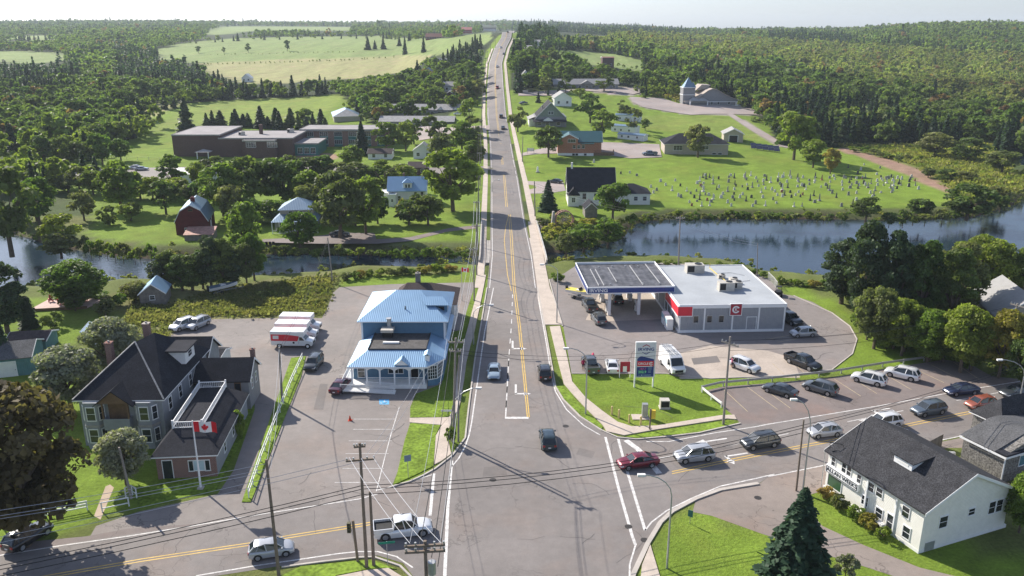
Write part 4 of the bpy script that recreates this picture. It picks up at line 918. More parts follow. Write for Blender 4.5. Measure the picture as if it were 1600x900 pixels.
# ell
el = root('rear_ell', "grey storey-and-a-half ell with dark gable roof behind the brick-fronted wing", 'annex', (-40.4,97.0,0), R(3))
EB = (0,0,6.6,5.2); block(el, *EB[:4], 4.2, M_['greywall'], -.1); gable(el, *EB[:4], 4.2, 1.9, 'x', .35, M_['shingb'], M_['greywall'])
window(el, 'F', 1.4, 2.7, .9, .7, EB, rails=0); window(el, 'F', 5.2, 2.2, .7, 1.5, EB, rails=0, frame='wood'); windows(el, 'R', (1.6,3.6), 2.4, w=.6, h=1.3, box=EB); chimney(el, 6.3, 4.3, 4.5, 6.6, .55)
# flagpole with flag
def flag_part(par, z, w=2.3, h=1.15, dx=1):
    n = 12; m = MB()
    for i in range(n+1):
        x = w*i/n; y = .13*sin(i*.85)*(.3+i/n); m.v += [(dx*x, y, z-.12*i/n), (dx*x, y, z-h-.12*i/n)]
    for i in range(n): m.f.append((2*i, 2*i+1, 2*i+3, 2*i+2)); m.m.append(0 if (i < n*.25 or i >= n*.75) else 1)
    f = m.build('flag', [mat("flag_red", (.65,.02,.03), .8), mat("flag_white", (.75,.75,.75), .8)], par)
    leaf = [(0,.42),(.08,.28),(.17,.33),(.13,.1),(.24,.2),(.28,.13),(.42,.15),(.37,.03),(.42,-.03),(.2,-.2),(.23,-.27),(.03,-.24),(.03,-.44)]
    full = leaf + [(-a, b_) for a, b_ in leaf[::-1]]
    for s in (-1, 1): MB().add([(dx*(w/2)+a*h*.72, s*.012 + .13*sin((6+a*4)*.85)*.85, z-.06-h/2+b_*h*.9) for a, b_ in full], [tuple(range(len(full)))]).build('maple_leaf', mat("flag_red", (.65,.02,.03), .8), f)
fp = root('flagpole', "white flagpole with a red and white maple leaf flag before the brick wing", 'flagpole', (-33.34,77.94,0))
MB().tube([(0,0,0),(0,0,8.1)], [.12,.06], 10).build('pole', M_['trim'], fp); MB().box(-.3,-.3,0,.3,.3,.25).build('base', M_['concrete'] if 'concrete' in M_ else MT['concrete'], fp); flag_part(fp, 8.0, 2.5, 1.2)
q = G(722,470); fp = root('flagpole', "thin flagpole with a small maple leaf flag at the footpath behind the restaurant", 'flagpole', q)
MB().tube([(0,0,0),(0,0,6.4)], [.07,.04], 8).build('pole', M_['steel'], fp); flag_part(fp, 6.3, 1.3, .8)

# --- white two-storey shop on the right
aw = root('white_shop_building', "white two-storey shop with wide dark shingle roof and a long name board", 'shop', (38.15,66.5,0), R(22))
AB = (0,0,11.2,12.4)
block(aw, *AB[:4], 4.55, M_['clap'], -.3); gable(aw, *AB[:4], 4.55, 2.7, 'y', .35, M_['shing'], M_['clap'], t=.18)
MB().box(-.02,-.02,-.2,11.52,12.6,.35).build('foundation', M_['white'], aw)
dw = MB().box(2.5,4.2,5.3,4.9,6.4,6.75).build('dormer', M_['trim'], aw); MB().slab([(2.3,3.9,6.85),(5.5,3.9,7.25),(5.5,6.7,7.25),(2.3,6.7,6.85)], .12).build('dormer_roof', M_['shing'], dw); MB().box(2.47,4.6,6.2,2.5,6.0,6.6).build('dormer_window', M_['white'], dw)
for a, z, w, h in ((11.6,3.2,.5,.95),(10.1,3.2,.55,1.0),(9.4,3.2,.55,1.0),(8.0,3.1,.5,.95),(6.4,3.05,.75,.95),(5.3,3.05,.75,.95),(2.0,2.75,.8,1.1),(6.9,1.2,.8,1.0),(5.0,.9,.8,1.0),(1.6,.7,.8,1.2)): window(aw, 'L', a, z, w, h, AB)
window(aw, 'L', 11.1, .75, 1.9, 1.5, AB, rails=0, glass=GLG); window(aw, 'L', 3.5, .35, .9, 1.7, AB)
for a, z, w, h in ((2.6,2.2,1.0,1.2),(6.2,2.7,.8,.7),(8.95,2.2,.85,1.3),(9.95,2.2,.85,1.3)): window(aw, 'F', a, z, w, h, AB)
MB().box(.7,-.05,.05,1.9,-.001,.95).build('vent_panel', M_['steel'], aw)
MB().box(-.15,9.6-2.9,0,-.001,9.6-2.7,4.4).box(-.12,3.05,.4,-.001,3.2,4.2).build('downpipe', M_['trim'], aw)
pr = MB().box(-.30,7.75,2.28,-.01,12.3,3.12).build('sign_board', M_['trim'], aw)
bd = MB().box(-.33,7.85,2.35,-.302,12.2,2.40).box(-.33,7.85,3.0,-.302,12.2,3.05).box(-.33,7.85,2.4,-.302,7.9,3.0).box(-.33,12.15,2.4,-.302,12.2,3.0); bd.build('board_border', M_['black'], pr)
text(pr, 'board_lettering', 'ALLAN WEEKS', .58, (-.32,10.02,2.70), (pi/2,0,-pi/2), M_['black'], sx=1.12)
MB().tube([(-.1,12.8,4.4),(.0,12.9,2),(-.05,12.85,0)], .05, 6).build('corner_pipe', M_['steel'], aw)
MB().tube([(-.2,12.2,4.9),(-.1,12.3,5.6),(.9,11.6,5.5),(1.0,11.3,5.1),(-.1,11.9,4.75)], .035, 5).build('antenna', M_['black'], aw)
sb_ = root('boxy_air_unit', "small white air unit on a bracket by the white shop's lower wall", 'air unit', aw.matrix_basis @ Vector((-.55,4.2,0)), R(22))
MB().box(-.3,-.45,.3,.2,.45,1.0).build('case', M_['white'], sb_); MB().tube([(-.31,0,.65),(-.34,0,.65)], .25, 12).build('fan', M_['black'], sb_); MB().box(-.2,-.4,0,.15,.4,.3).build('stand', M_['steel'], sb_)

# --- cedar shingled building at the right edge
cs = root('cedar_shingled_building', "weathered cedar-shingled building with charcoal roofs and white edge trim at the right", 'building', (52.9,79.0,0), R(24))
block(cs, 0,0,11,5.0,3.6, M_['cedar'], -.3)
MB().extr([(-.4,3.5),(.0,3.62),(4.0,4.7),(5.6,4.7),(11.4,3.5)], 1, 1.0, 5.25).build('low_roof', M_['shingm'], cs)
MB().extr([(0,3.4),(11,3.4),(5.6,4.6),(4,4.6)], 1, .02, 5.0).build('gable_wall', M_['cedar'], cs)
MB().slab([(-.3,-.35,3.62),(-.3,.98,3.62),(11.3,.98,3.62),(11.3,-.35,3.55)], .2).build('front_eave', M_['shingb'], cs)
MB().box(-.42,-.4,3.2,11.4,-.352,3.42).box(-.46,-.4,3.2,-.40,5.25,3.42).box(-.05,-.06,0,.15,-.002,3.3).build('white_edge', M_['trim'], cs)
window(cs, 'F', 4.2, 1.6, 3.4, 1.2, (0,0,11,6), rails=0, mullions=2, glass=glassmat("blue_glass", (.10,.22,.26), .1))
block(cs, 6.6,5.3,10,3.6,3.3, M_['cedar'], -.3, 'rear_wall'); hip(cs, 6.6,5.3,10,3.6,3.3,2.2,.4, M_['shing'])
wf = root('board_fence', "grey board fence with pale cap rails around the cedar-shingled building", 'fence', (52.0,81.0,0), R(24))
f = MB()
for a, b_ in (((-2.3,5.6),(-2.3,-4.5)),((-2.3,5.6),(1.5,6.4)),((-2.3,-4.5),(.5,-6.5)),((.5,-6.5),(10,-6.5))):
    n = int((Vector(b_)-Vector(a)).length/.16)
    for i in range(n): p_ = Vector(a).lerp(Vector(b_), i/n); q_ = Vector(a).lerp(Vector(b_), (i+.85)/n); f.bar((p_.x,p_.y,.8), (q_.x,q_.y,.8), .03, 1.6)
f.build('boards', M_['oldwood'], wf)
c_ = MB(); c_.bar((-2.3,5.6,1.68),(-2.3,-4.5,1.68),.16,.08); c_.bar((.5,-6.5,1.68),(10,-6.5,1.68),.16,.08); c_.bar((-2.3,-4.5,1.68),(.5,-6.5,1.68),.16,.08); c_.build('cap_rail', M_['wood'] if 0 else M_['pink'], wf)
for a in ((-2.3,5.6),(-2.3,.5),(-2.3,-4.5),(.5,-6.5),(5,-6.5)): MB().box(a[0]-.09,a[1]-.09,0,a[0]+.09,a[1]+.09,1.85).build('post', M_['oldwood'], wf)
pb = root('parasol_base_heap', "pale rolled tarpaulin lying against the board fence", 'tarpaulin', (50.2,84.6,0), R(30)); MB().tube([(-.9,0,.35),(0,.1,.42),(.9,0,.35)], [.25,.38,.25], 8).build('roll', M_['white'], pb); 
# --- galvanised roof house, right edge
mh = root('tin_roofed_house', "house with pale ribbed galvanised roof and brick chimney among the trees at right", 'house', (79.6,136.0,0), R(-100))
block(mh, 0,0,12,9,3.4, M_['tan'], -.3); gable(mh, 0,0,12,9,3.5,3.2,'x',.5, M_['tin'], M_['tan']); chimney(mh, 8.6, 4.9, 6.0, 7.9, .8); windows(mh, 'F', (2,6,10), 1.2, box=(0,0,12,9))

# --- small outbuildings left
def shed(name, label, x, y, rz, w, d, h, rise, wm, rm, axis='x', cat='shed', extra=None, **k):
    r = root(name, label, cat, (x,y,H(x,y)), R(rz)); block(r, 0,0,w,d,h, M_[wm], -.5); gable(r, 0,0,w,d,h,rise,axis,k.get('over',.25), M_[rm], M_[wm], t=.1)
    if extra: extra(r)
    return r
shed('garden_shed', "weathered wood shed with blue metal roof in tall grass by the river", -66.2,139.4, 12, 4.3,5.2,2.2,1.7,'oldwood','blueY','y', extra=lambda r: window(r,'F',2.1,1.0,.8,.7,(0,0,4.3,5.2)))
shed('teal_garage', "teal board garage with grey roof and white door at the left edge", -76.5,106.3, 17, 8.5,7.2,2.7,1.3,'teal','shingm','x', cat='garage', extra=lambda r: (door(r,'F',5.2,0,2.6,2.2,(0,0,8.5,7.2),'white'),))
shed('teal_garden_shed', "low teal shed with brown roof beyond the left-edge garage", -76.3,116.3, 8, 5.5,4.6,2.0,.7,'teal','shingbr','x')
shed('playhouse_shed', "small white shed with faded pale roof among bushes by the tall grass", -67.5,121.5, -35, 3.4,3.0,1.8,1.1,'white','tinblue','x')
shed('flat_roofed_lean_to', "dark low lean-to roof behind the grey house's chimneys", -46.5,109.2, -5, 5.0,3.6,2.6,.5,'white','shingb','x')
dk = root('timber_deck', "pinkish timber deck with red chairs at the river edge on the left", 'deck', (-84,136.2,0), R(8))
MB().prism([(0,0),(9.2,.3),(11,5),(1.0,5.6)], .1, .45).build('boards', M_['pink'], dk); MB().prism([(-.05,-.08),(9.25,.22),(9.25,.3),(-.05,-.0)], 0, .5).build('skirt', M_['wood'], dk)
mred = mat("red_plastic_chair", (.40,.04,.05), .6)
for k, (x, y, a) in enumerate(((2,3.8,20),(4.2,2.2,160),(5.4,3.6,-30),(6.6,1.8,120),(8.0,3.2,60))):
    p_ = dk.matrix_basis @ Vector((x,y,.45)); ch = root('garden_chair', "red low garden chair on the pinkish riverside deck, %s from the left" % ['first','second','third','fourth','fifth'][k], 'chair', p_, R(a), 'red chairs on the riverside deck')
    MB().box(-.35,-.3,.3,.35,.35,.38).build('seat', mred, ch); MB().slab([(-.35,.3,.4),(.35,.3,.4),(.3,.55,1.2),(-.3,.55,1.2)], .06).build('backrest', mred, ch); 
    for sx in (-.32,.32): MB().box(sx-.05,-.3,0,sx+.05,-.22,.6).box(sx-.08,-.35,.6,sx+.08,.35,.65).box(sx-.05,.25,0,sx+.05,.33,.6).build('arm', mred, ch)
# --- left grey house by the river with the veranda
lg = root('riverside_house', "blue-grey hip-roofed house with white glazed veranda by the river left of the road", 'house', (-57.5,195.5,0), R(6))
block(lg, 0,0,10,9,2.9, M_['greywall'], -.3); MB().add([(-.5,-2.4,2.9),(10.6,-2.4,2.9),(10.6,9,2.9),(-.5,9,2.9),(1.2,1.2,4.1),(9.2,1.2,4.1),(9.2,9,4.1),(1.2,9,4.1)], [(0,1,5,4),(1,2,6,5),(3,0,4,7),(3,2,1,0),(2,3,7,6)]).build('veranda_roof', M_['tinblue'], lg)
block(lg, 1.2,1.2,8,8,5.2, M_['tan'], 2.95, 'upper_wall'); hip(lg, 1.2,1.2,8,8,5.2,2.3,.4, M_['tinblue'])
windows(lg, 'F', (2.5,5,7), 3.6+.3, w=.9, h=.9, box=(1.2,1.2,8,8)); 
for x in (-.3,1.4,3.1,5.0,7,9,10.4): MB().box(x-.08,-2.3,0,x+.08,-2.14,2.8).build('veranda_post', M_['trim'], lg)
rr_ = MB(); rail(rr_, (-.3,-2.22),(10.4,-2.22),0,0); rr_.build('veranda_rail', M_['trim'], lg); windows(lg,'F',(1.5,4,6.5,8.8),.9,w=1.0,h=1.4,box=(0,0,10,9))
shed('tan_garage', "small tan garage with brown roof right of the blue-grey riverside house", -47.3,206.5, 4, 6.2,6,2.6,.9,'tan','shingbr','x', cat='garage', extra=lambda r: (window(r,'F',2.6,1.2,.8,1.0,(0,0,6.2,6)), window(r,'F',4.9,1.2,.6,1.0,(0,0,6.2,6))))
wh = root('white_blue_roofed_house', "white two-storey house with light blue metal roof and centre dormer", 'house', (-34.6,228.0,0), R(2))
block(wh, 0,0,10.4,8,4.1, M_['white'], -.3); gable(wh, 0,0,10.4,8,4.1,3.1,'x',.4, M_['blueX'], M_['white']); window(wh,'F',3.0,1.2,.8,1.3,(0,0,10.4,8)); windows(wh,'F',(1.3,7.6,9.4),2.4,w=.7,h=1.2,box=(0,0,10.4,8))
block(wh, -2.2,1,2.2,5,3.0, M_['white'], -.3,'side_wall'); flatroof(wh,-2.2,1,2.2,5,3.1,M_['white'],.1,.1)
d_ = MB().box(4.2,.6,4.3,6.6,3,6.2).build('dormer', M_['white'], wh); window(d_,'F',1.2-.4,4.75,.5,.9,(4.2,.6,2.4,2)); window(d_,'F',1.2+.4,4.75,.5,.9,(4.2,.6,2.4,2)); MB().add([(3.9,.2,6.1),(6.9,.2,6.1),(6.9,3.4,6.1),(3.9,3.4,6.1),(5.4,1.6,7.3)],[(0,1,4),(1,2,4),(2,3,4),(3,0,4),(3,2,1,0)]).build('dormer_roof', M_['blueX'], d_)
chimney(wh, 4.1,4.4,6.8,8.0,.5); MB().tube([(9.2,3.5,6.5),(9.2,3.5,7.9)],.15,8).build('stove_pipe', M_['steel'], wh)
block(wh, .3,-2.6,2.0,2.6,3.2, M_['white'], -.3,'porch_wall'); flatroof(wh,.3,-2.6,2.0,2.5,3.3,M_['tinblue'],.1,.1); window(wh,'F',1.0,1.4,.5,.7,(.3,-2.6,2,2.6))
# --- barn
bn = root('red_barn', "dark red gambrel barn with blue-grey metal roof and small ridge cupola", 'barn', (-80.3,192.3,0), R(12))
BB = (0,0,7.4,11.5); 
MB().box(0,0,-.8,7.4,11.5,3.3).build('wall', M_['barnred'], bn); gable(bn, *BB[:4], 3.3, 3.9, 'y', .35, M_['tinblue'], M_['barnred'], knee=(.36,2.5))
MB().box(3.3,3.9,6.9,4.2,5.1,7.9).extr([(3.15,7.9),(4.35,7.9),(3.75,8.4)],1,3.8,5.2).build('cupola', M_['barnred'], bn)
windows(bn,'F',(2.4,4.9),1.1,w=.8,h=.5,box=BB,rails=0); window(bn,'F',3.7,5.7,.9,.4,BB,rails=0,frame='wood'); door(bn,'R',4.6,0,1.6,2.3,BB,'white'); window(bn,'R',6,2.5,.6,.6,BB,rails=0)
rs = root('rusty_roofed_shed', "low shed with rusty corrugated roof in front of the red barn", 'shed', (-76.2,186.6,0), R(6)); block(rs,0,0,6.4,4.2,1.5,M_['oldwood'],-.5); MB().slab([(-.2,-.2,1.45),(6.6,-.2,1.45),(6.6,4.4,2.4),(-.2,4.4,2.4)],.08).build('roof', M_['rust'], rs)
# --- mission church in the cemetery
ck = root('white_cemetery_church', "white church with steep black roof standing beside the cemetery lawn", 'church', (15.6,227.4,0), R(-1))
block(ck, 0,0,13.2,11,4.0, M_['clap'], -.3); gable(ck, 0,0,13.2,11,4.1,5.6,'x',.3, M_['shingb'], M_['clap'])
block(ck, 17.5-.6,1.2,6.2,8.5,3.0, M_['clap'], -.3,'annex_wall'); block(ck,13.2,1.5,3.7,7,3.0,M_['clap'],-.3,'link_wall'); hip(ck, 13.2,1.2,9.9,8.5,3.1,2.2,.35, M_['shingb'])
block(ck, 0,-1.6,3.0,1.6,3.2, M_['clap'], -.3,'porch_wall'); MB().extr([(-.3,3.1),(1.5,5.2),(3.3,3.1)],1,-1.9,2.2).build('porch_roof', M_['shingb'], ck)
window(ck,'F',1.5,1.2,.9,1.3,(0,-1.6,3,2),mullions=1); windows(ck,'F',(4.6,7.8),1.8,w=1.0,h=1.6,box=(0,0,13,11)); windows(ck,'F',(2.2,5.4-.7),1.2,w=1.0,h=1.1,box=(16.9,1.2,6.2,8.5)); MB().box(1.0,5.1,9.4,1.5,5.7,11.2).build('chimney', M_['white'], ck)
windows(ck,'L',(3,8),1.5,w=.8,h=1.8,box=(0,0,13,11))
shed('black_roofed_shed', "small white shed with black roof in front of the church", 19.1,211.6, 2, 3.2,5.5,2.4,1.4,'oldwood','shingb','y')
wwl = root('water_wheel', "rusty old water wheel with stone pier beside the river right of the bridge", 'water wheel', G(881,357) , R(8))
m = MB()
for s in (-.7,.7):
    for k in range(20):
        a0, a1 = 2*pi*k/20, 2*pi*(k+1)/20
        m.bar((2.3*cos(a0), s, 2.2+2.3*sin(a0)), (2.3*cos(a1), s, 2.2+2.3*sin(a1)), .28, .22)
m.build('rim', M_['rust'], wwl)
m = MB()
for k in range(8): a = pi*k/8; m.bar((2.2*cos(a),0,2.2+2.2*sin(a)),(-2.2*cos(a),0,2.2-2.2*sin(a)),.12)
m.tube([(0,-1,2.2),(0,1,2.2)],.22,8); m.build('spokes', M_['oldwood'], wwl)
m = MB()
for k in range(20): a = 2*pi*k/20; m.bar((2.3*cos(a),-.7,2.2+2.3*sin(a)),(2.3*cos(a),.7,2.2+2.3*sin(a)),.3,.06)
m.build('paddles', M_['wood'], wwl); MB().extr([(-3.3,0),(-2.1,0),(-2.5,4.4),(-2.9,4.4)],1,-.5,.5).build('pier', M_['stone'], wwl)

# --- far buildings

CLEAR = [(757,800,49,200)]
def far(name, label, cat, ax, bx, py, rz=0, wscale=1):
    CLEAR.append((ax-2, bx+2, py-7, py+7/mpp(G((ax+bx)/2,py))*.30+2))
    a = G(ax,py); b_ = G(bx,py); cx = (ax+bx)/2; c_ = G(cx,py); w = (bx-ax)*mpp(c_)/cos(R(rz))*wscale
    x0 = c_.x - w/2*cos(R(rz)); y0 = c_.y - w/2*sin(R(rz)); z = min(H(x0,y0), H(c_.x+w/2, c_.y+w/2*sin(R(rz)))) 
    return root(name, label, cat, (x0,y0,max(c_.z-.5, z)), R(rz)), w
FD = 3.0   # walls run this far into a slope
sc_ = root('school_building', "long dark brick flat-roofed school with grey roof beyond the left bank trees", 'school', (-130,318,H(-110,320)), R(1)); 
block(sc_,0,0,18,30,8.2,M_['brick2'],-2,'hall_wall'); flatroof(sc_,0,0,18,30,8.3,M_['schoolroof'],.2,.3,'stone'); block(sc_,18,-.8,28,24,7.0,M_['brick2'],-2); flatroof(sc_,18,-.8,28,24,7.1,M_['schoolroof'],.2,.3,'stone')
block(sc_,28,-4,12,3.2,6.6,M_['brick2'],-2,'front_wall'); flatroof(sc_,28,-4,12,3.2,6.6,M_['schoolroof'],.2,.3,'stone'); block(sc_,46,2,9,16,4.6,M_['greenpanel'],-2,'link_wall'); flatroof(sc_,46,2,9,16,4.7,M_['schoolroof'],.2,.3,'stone')
windows(sc_,'F',(3,),4.2,w=3.6,h=1.8,box=(28,-4,12,3),mullions=3,rails=2); window(sc_,'F',11,4.2,3.6,1.8,(28,-4,12,3),mullions=3,rails=2); windows(sc_,'F',(2,4.5,7),.8,w=1.8,h=2.2,box=(46,2,9,16),mullions=2)
MB().box(30,12,7,31.2,13.2,10.8).build('chimney', M_['brick2'], sc_); hvac(sc_, 40,16,7.2,2.4,2,1.4); hvac(sc_,23,8,7.2,2,2,1.2)
sh_ = root('entrance_shelter', "small grey-roofed shelter against the dark brick school's front wall", 'shelter', (-119,312,H(-119,312)), 0)
for x in (0,4.2): MB().box(x,0,-.3,x+.3,.3,2.6).build('post', M_['trim'], sh_)
MB().add([(-.6,-.6,2.6),(5.1,-.6,2.6),(5.1,3.6,2.6),(-.6,3.6,2.6),(2.2,1.5,3.6)],[(0,1,4),(1,2,4),(2,3,4),(3,0,4),(3,2,1,0)]).build('roof', M_['stone'], sh_)
s2 = root('classroom_block', "two-storey red brick classroom block with teal panels under its windows", 'school', (-86.6,343,H(-80,343)), R(-.5))
block(s2,0,0,36,15,7.0,M_['brick'],-2); flatroof(s2,-.3,-.6,36.6,16,7.2,M_['schoolroof'],.4,.6,'stone')
for i in range(6):
    x = 3.2 + i*5.9; MB().box(x-1.7,-.05,2.9,x+1.7,-.001,4.4).box(x-1.7,-.05,.2,x+1.7,-.001,1.2).build('panel', M_['greenpanel'], s2)
    for z in (1.3, 4.5): window(s2,'F',x,z,3.2,1.6,(0,0,36,15),rails=1,mullions=3)
ml, w = far('long_white_roofed_shed', "long low building with pale metal roof behind the left bank trees", 'shed', 270, 352, 286); block(ml,0,0,w,12,2.8,M_['white'],-1); gable(ml,0,0,w,12,2.8,1.0,'x',.4,mat("pale_metal_roof",(.5,.5,.52),.45,.3,ribs=('X',.5)),M_['white'])
m1, w = far('motel_building', "nearer long dormered motel-like building with pale grey roof left of the road", 'motel', 594, 708, 198, -1); block(m1,0,0,w,11,2.9,M_['greywall'],-FD); gable(m1,0,0,w,11,3.0,1.9,'x',.7,M_['shingg'],M_['greywall']); windows(m1,'F',[3+i*3.9 for i in range(8)],.8,w=1.5,h=1.3,box=(0,0,w,11))
m2, w = far('motel_building', "farther long motel-like building with a row of small gables left of the road", 'motel', 601, 724, 179, -1); block(m2,0,0,w,11,2.9,M_['greywall'],-FD); gable(m2,0,0,w,11,3.0,2.3,'x',.7,M_['shingg'],M_['greywall']); windows(m2,'F',[2.5+i*3.7 for i in range(10)],.8,w=1.5,h=1.3,box=(0,0,w,11))
for i in range(5): x = 5.5+i*7.8; MB().extr([(x-1.6,3.0),(x+1.6,3.0),(x,4.4)],1,-.9,2.0).build('small_gable', M_['shingg'], m2); MB().extr([(x-1.1,3.05),(x+1.1,3.05),(x,4.1)],1,-.93,-.905).build('gable_face', M_['white'], m2)
m3, w = far('motel_wing', "grey-roofed wing at an angle beside the motel-like buildings", 'motel', 523, 556, 190, 14); block(m3,0,0,w+2,24,2.9,M_['tan'],-FD); hip(m3,0,0,w+2,24,2.9,3.0,.5,M_['shingg'],M_['tinblue']); windows(m3,'R',(3,8,13,18),1,w=1.2,h=1.2,box=(0,0,w+2,24))
for args in (
 ('small_white_house',"small white gabled house by the side street left of the road",'house',646,676,248,0,5,3.2,2.6,'y','white','shingg'),
 ('long_white_shed',"long white shed with brown roof on the side street",'shed',575,612,249,0,7,2.2,1.3,'x','white','shingbr'),
 ('hidden_grey_garage',"grey-roofed garage behind the white blue-roofed house",'garage',638,668,274,0,7,2.6,1.4,'x','brick2','shingbr'),
 ('brick_bungalow',"red-gabled bungalow behind the motel-like buildings",'house',690,716,158,0,9,2.8,3.0,'y','brick2','shingg'),
 ('small_white_cottage',"white cottage beyond the bungalow at the roadside trees",'house',693,714,142,0,9,3.4,2.2,'x','white','shingg'),
 ('blue_gabled_house',"blue-grey steep gabled house in the trees left of the hill road",'house',658,680,122,0,9,3,4.5,'y','bluegrey','tinblue'),
 ('pale_cottage',"pale cottage high in the trees left of the hill road",'house',683,697,103,0,9,3,3.0,'x','white','shingg'),
 ('brown_farm_shed',"brown low-roofed farm shed on the green hillside",'barn',665,692,61,0,14,3,4.0,'x','barnred','brown'),
 ('red_farmhouse',"large red farm building on the hill crest left of the road",'barn',720,737,52,0,16,6,4.0,'x','farmred','farmroof'),
 ('dark_roofed_hall',"wide dark-roofed white hall on the hill crest beside the road",'hall',754,775,48,0,16,4,3.5,'x','white','shingb'),
 ('white_hillside_house',"white gabled house left of the yard opposite the grey-roofed hall",'house',813,829,128,0,10,3.5,3.2,'y','white','tin'),
 ('white_roofed_cottage',"white steep cottage in the trees right of the hill road",'house',817,830,93,0,9,3,3.0,'y','white','white'),
 ('tan_hillside_house',"tan hip-roofed house in the trees right of the hill road",'house',820,840,82,0,9,4,2.0,'x','tan','shingg'),
 ('white_upper_house',"white house highest in the trees right of the hill road",'house',836,854,72,0,9,3.5,2.0,'x','white','shingg'),
 ('white_garage',"white gabled house with grey roof right behind the shingled villa",'house',866,893,166,4,12,4.2,2.8,'y','white','shingg'),
 ('dark_brick_house',"dark red square house in the hillside meadow right of the road",'house',941,959,108,0,12,8,.6,'x','brick2','brown'),
 ('white_farm_cottage',"tiny white cottage behind the left woodland edge",'cottage',284,304,139,0,8,2.5,2,'x','white','tin'),
 ('white_gabled_cottage',"white gabled cottage at the edge of the hay field",'cottage',378,392,128,0,7,3,3,'y','white','white')):
    n_, lb, ct, ax, bx, py, rz, d_, h_, rise, axs, wm, rm = args
    if rm == 'brown': M_['brown'] = mat("brown_metal_roof", (.16,.065,.05), .7, .1, var=.1)
    M_['farmred'] = mat("bright_red_boards", (.35,.05,.045), .8); M_['farmroof'] = mat("faded_red_roof", (.40,.13,.11), .7)
    r, w = far(n_, lb, ct, ax, bx, py, rz); block(r,0,0,w,d_,h_,M_[wm],-FD); gable(r,0,0,w,d_,h_,rise,axs,.35,M_[rm],M_[wm])
    k = max(1, int(w/3)); windows(r,'F',[w*(i+.5)/k for i in range(k)],h_*.35,w=min(1.1,w/k*.5),h=1.2,box=(0,0,w,d_))
lh, w = far('long_grey_hall', "long low pale building with grey roof behind yard trees right of the road", 'hall', 866, 966, 138, 3); block(lh,0,0,w,11,2.9,M_['greywall'],-FD); gable(lh,0,0,w,11,2.9,2.6,'x',.6,M_['tin'],M_['greywall']); windows(lh,'F',[3+i*4 for i in range(9)],.7,w=1.6,h=1.4,box=(0,0,w,11)); MB().extr([(15,2.9),(23,2.9),(19,5)],1,-1,4).build('entry_gable', M_['tin'], lh)
# shingled villa
vl, w = far('shingled_villa', "grey-green shingled villa with several steep white-edged gables right of the road", 'house', 836, 888, 198, 2); w = 14
block(vl,0,0,w,16,4.6,M_['greywall'],-FD); gable(vl,.8,0,w-1.6,16,4.6,6.2,'y',.6,M_['shing'],mat("green_grey_shingle",(.20,.24,.20),.9)); block(vl,-2.5,3,3.5,12,3.2,M_['white'],-FD,'side_wall'); MB().slab([(-3,2.5,3.2),(2.5,2.5,5.2),(2.5,15.5,5.2),(-3,15.5,3.2)],.15).build('side_roof', M_['shingg'], vl)
windows(vl,'F',(6.4,7.6),5.6,w=.9,h=1.3,box=(0,0,w,16)); MB().extr([(3.2,2.8),(8.2,2.8),(5.7,4.4)],1,-2.2,.2).build('porch_gable', M_['white'], vl); windows(vl,'F',(2,5.6,10.5),.8,w=1.4,h=1.4,box=(0,0,w,16)); chimney(vl,3.6,5,6,9,.6,'stone')
MB().slab([(-1,-3,2.7),(14,-3,2.7),(14,.3,3.4),(-1,.3,3.4)],.15).build('porch_roof', M_['shingb'], vl)
# teal roofed orange brick house
tl = root('teal_roofed_house', "orange brick split-level house with dark teal roof right of the road", 'house', (17.2,312,H(20,312)), R(-2))
block(tl,0,0,13.5,9,4.6,M_['orange'],-1.5); block(tl,0,-.05,13.5,9.1,.9,M_['white'],-1.5,'basement_wall'); gable(tl,0,1.5,16.5,12,5.0,3.2,'x',.5,M_['tealroof'],M_['greenpanel']); block(tl,13.5,1.5,3,12,4.9,M_['orange'],-1.5,'side_wall')
block(tl,1.0,-.8,6.5,3,6.4,M_['orange'],4.0,'gable_front'); gable(tl,1.0,-.8,6.5,7,6.4,1.6,'y',.4,M_['tealroof'],M_['orange']); window(tl,'F',4.2,5.0,2.8,1.2,(1,-.8,6.5,3),mullions=2,rails=0); windows(tl,'F',(6.2,7.9,9.6),2.7,w=1.0,h=1.2,box=(0,0,13.5,9)); windows(tl,'F',(6.0,7.2,10.4),.0,w=1.0,h=.8,box=(0,-.05,13.5,9),rails=0)
MB().box(8.5,-1.2,4.4,13.6,1.5,4.6).build('front_roof', M_['tealroof'], tl)
dk2 = root('timber_deck', "raised brown timber deck right of the teal-roofed house", 'deck', (31.0,312.5,H(31,312)), R(-2)); MB().box(0,0,-.5,7.5,4,.9).build('platform', M_['wood'], dk2); m = MB(); rail(m,(0,0),(7.5,0),.9,.9,1,.25); rail(m,(7.5,0),(7.5,4),.9,.9,1,.25); m.build('rail', M_['wood'], dk2)
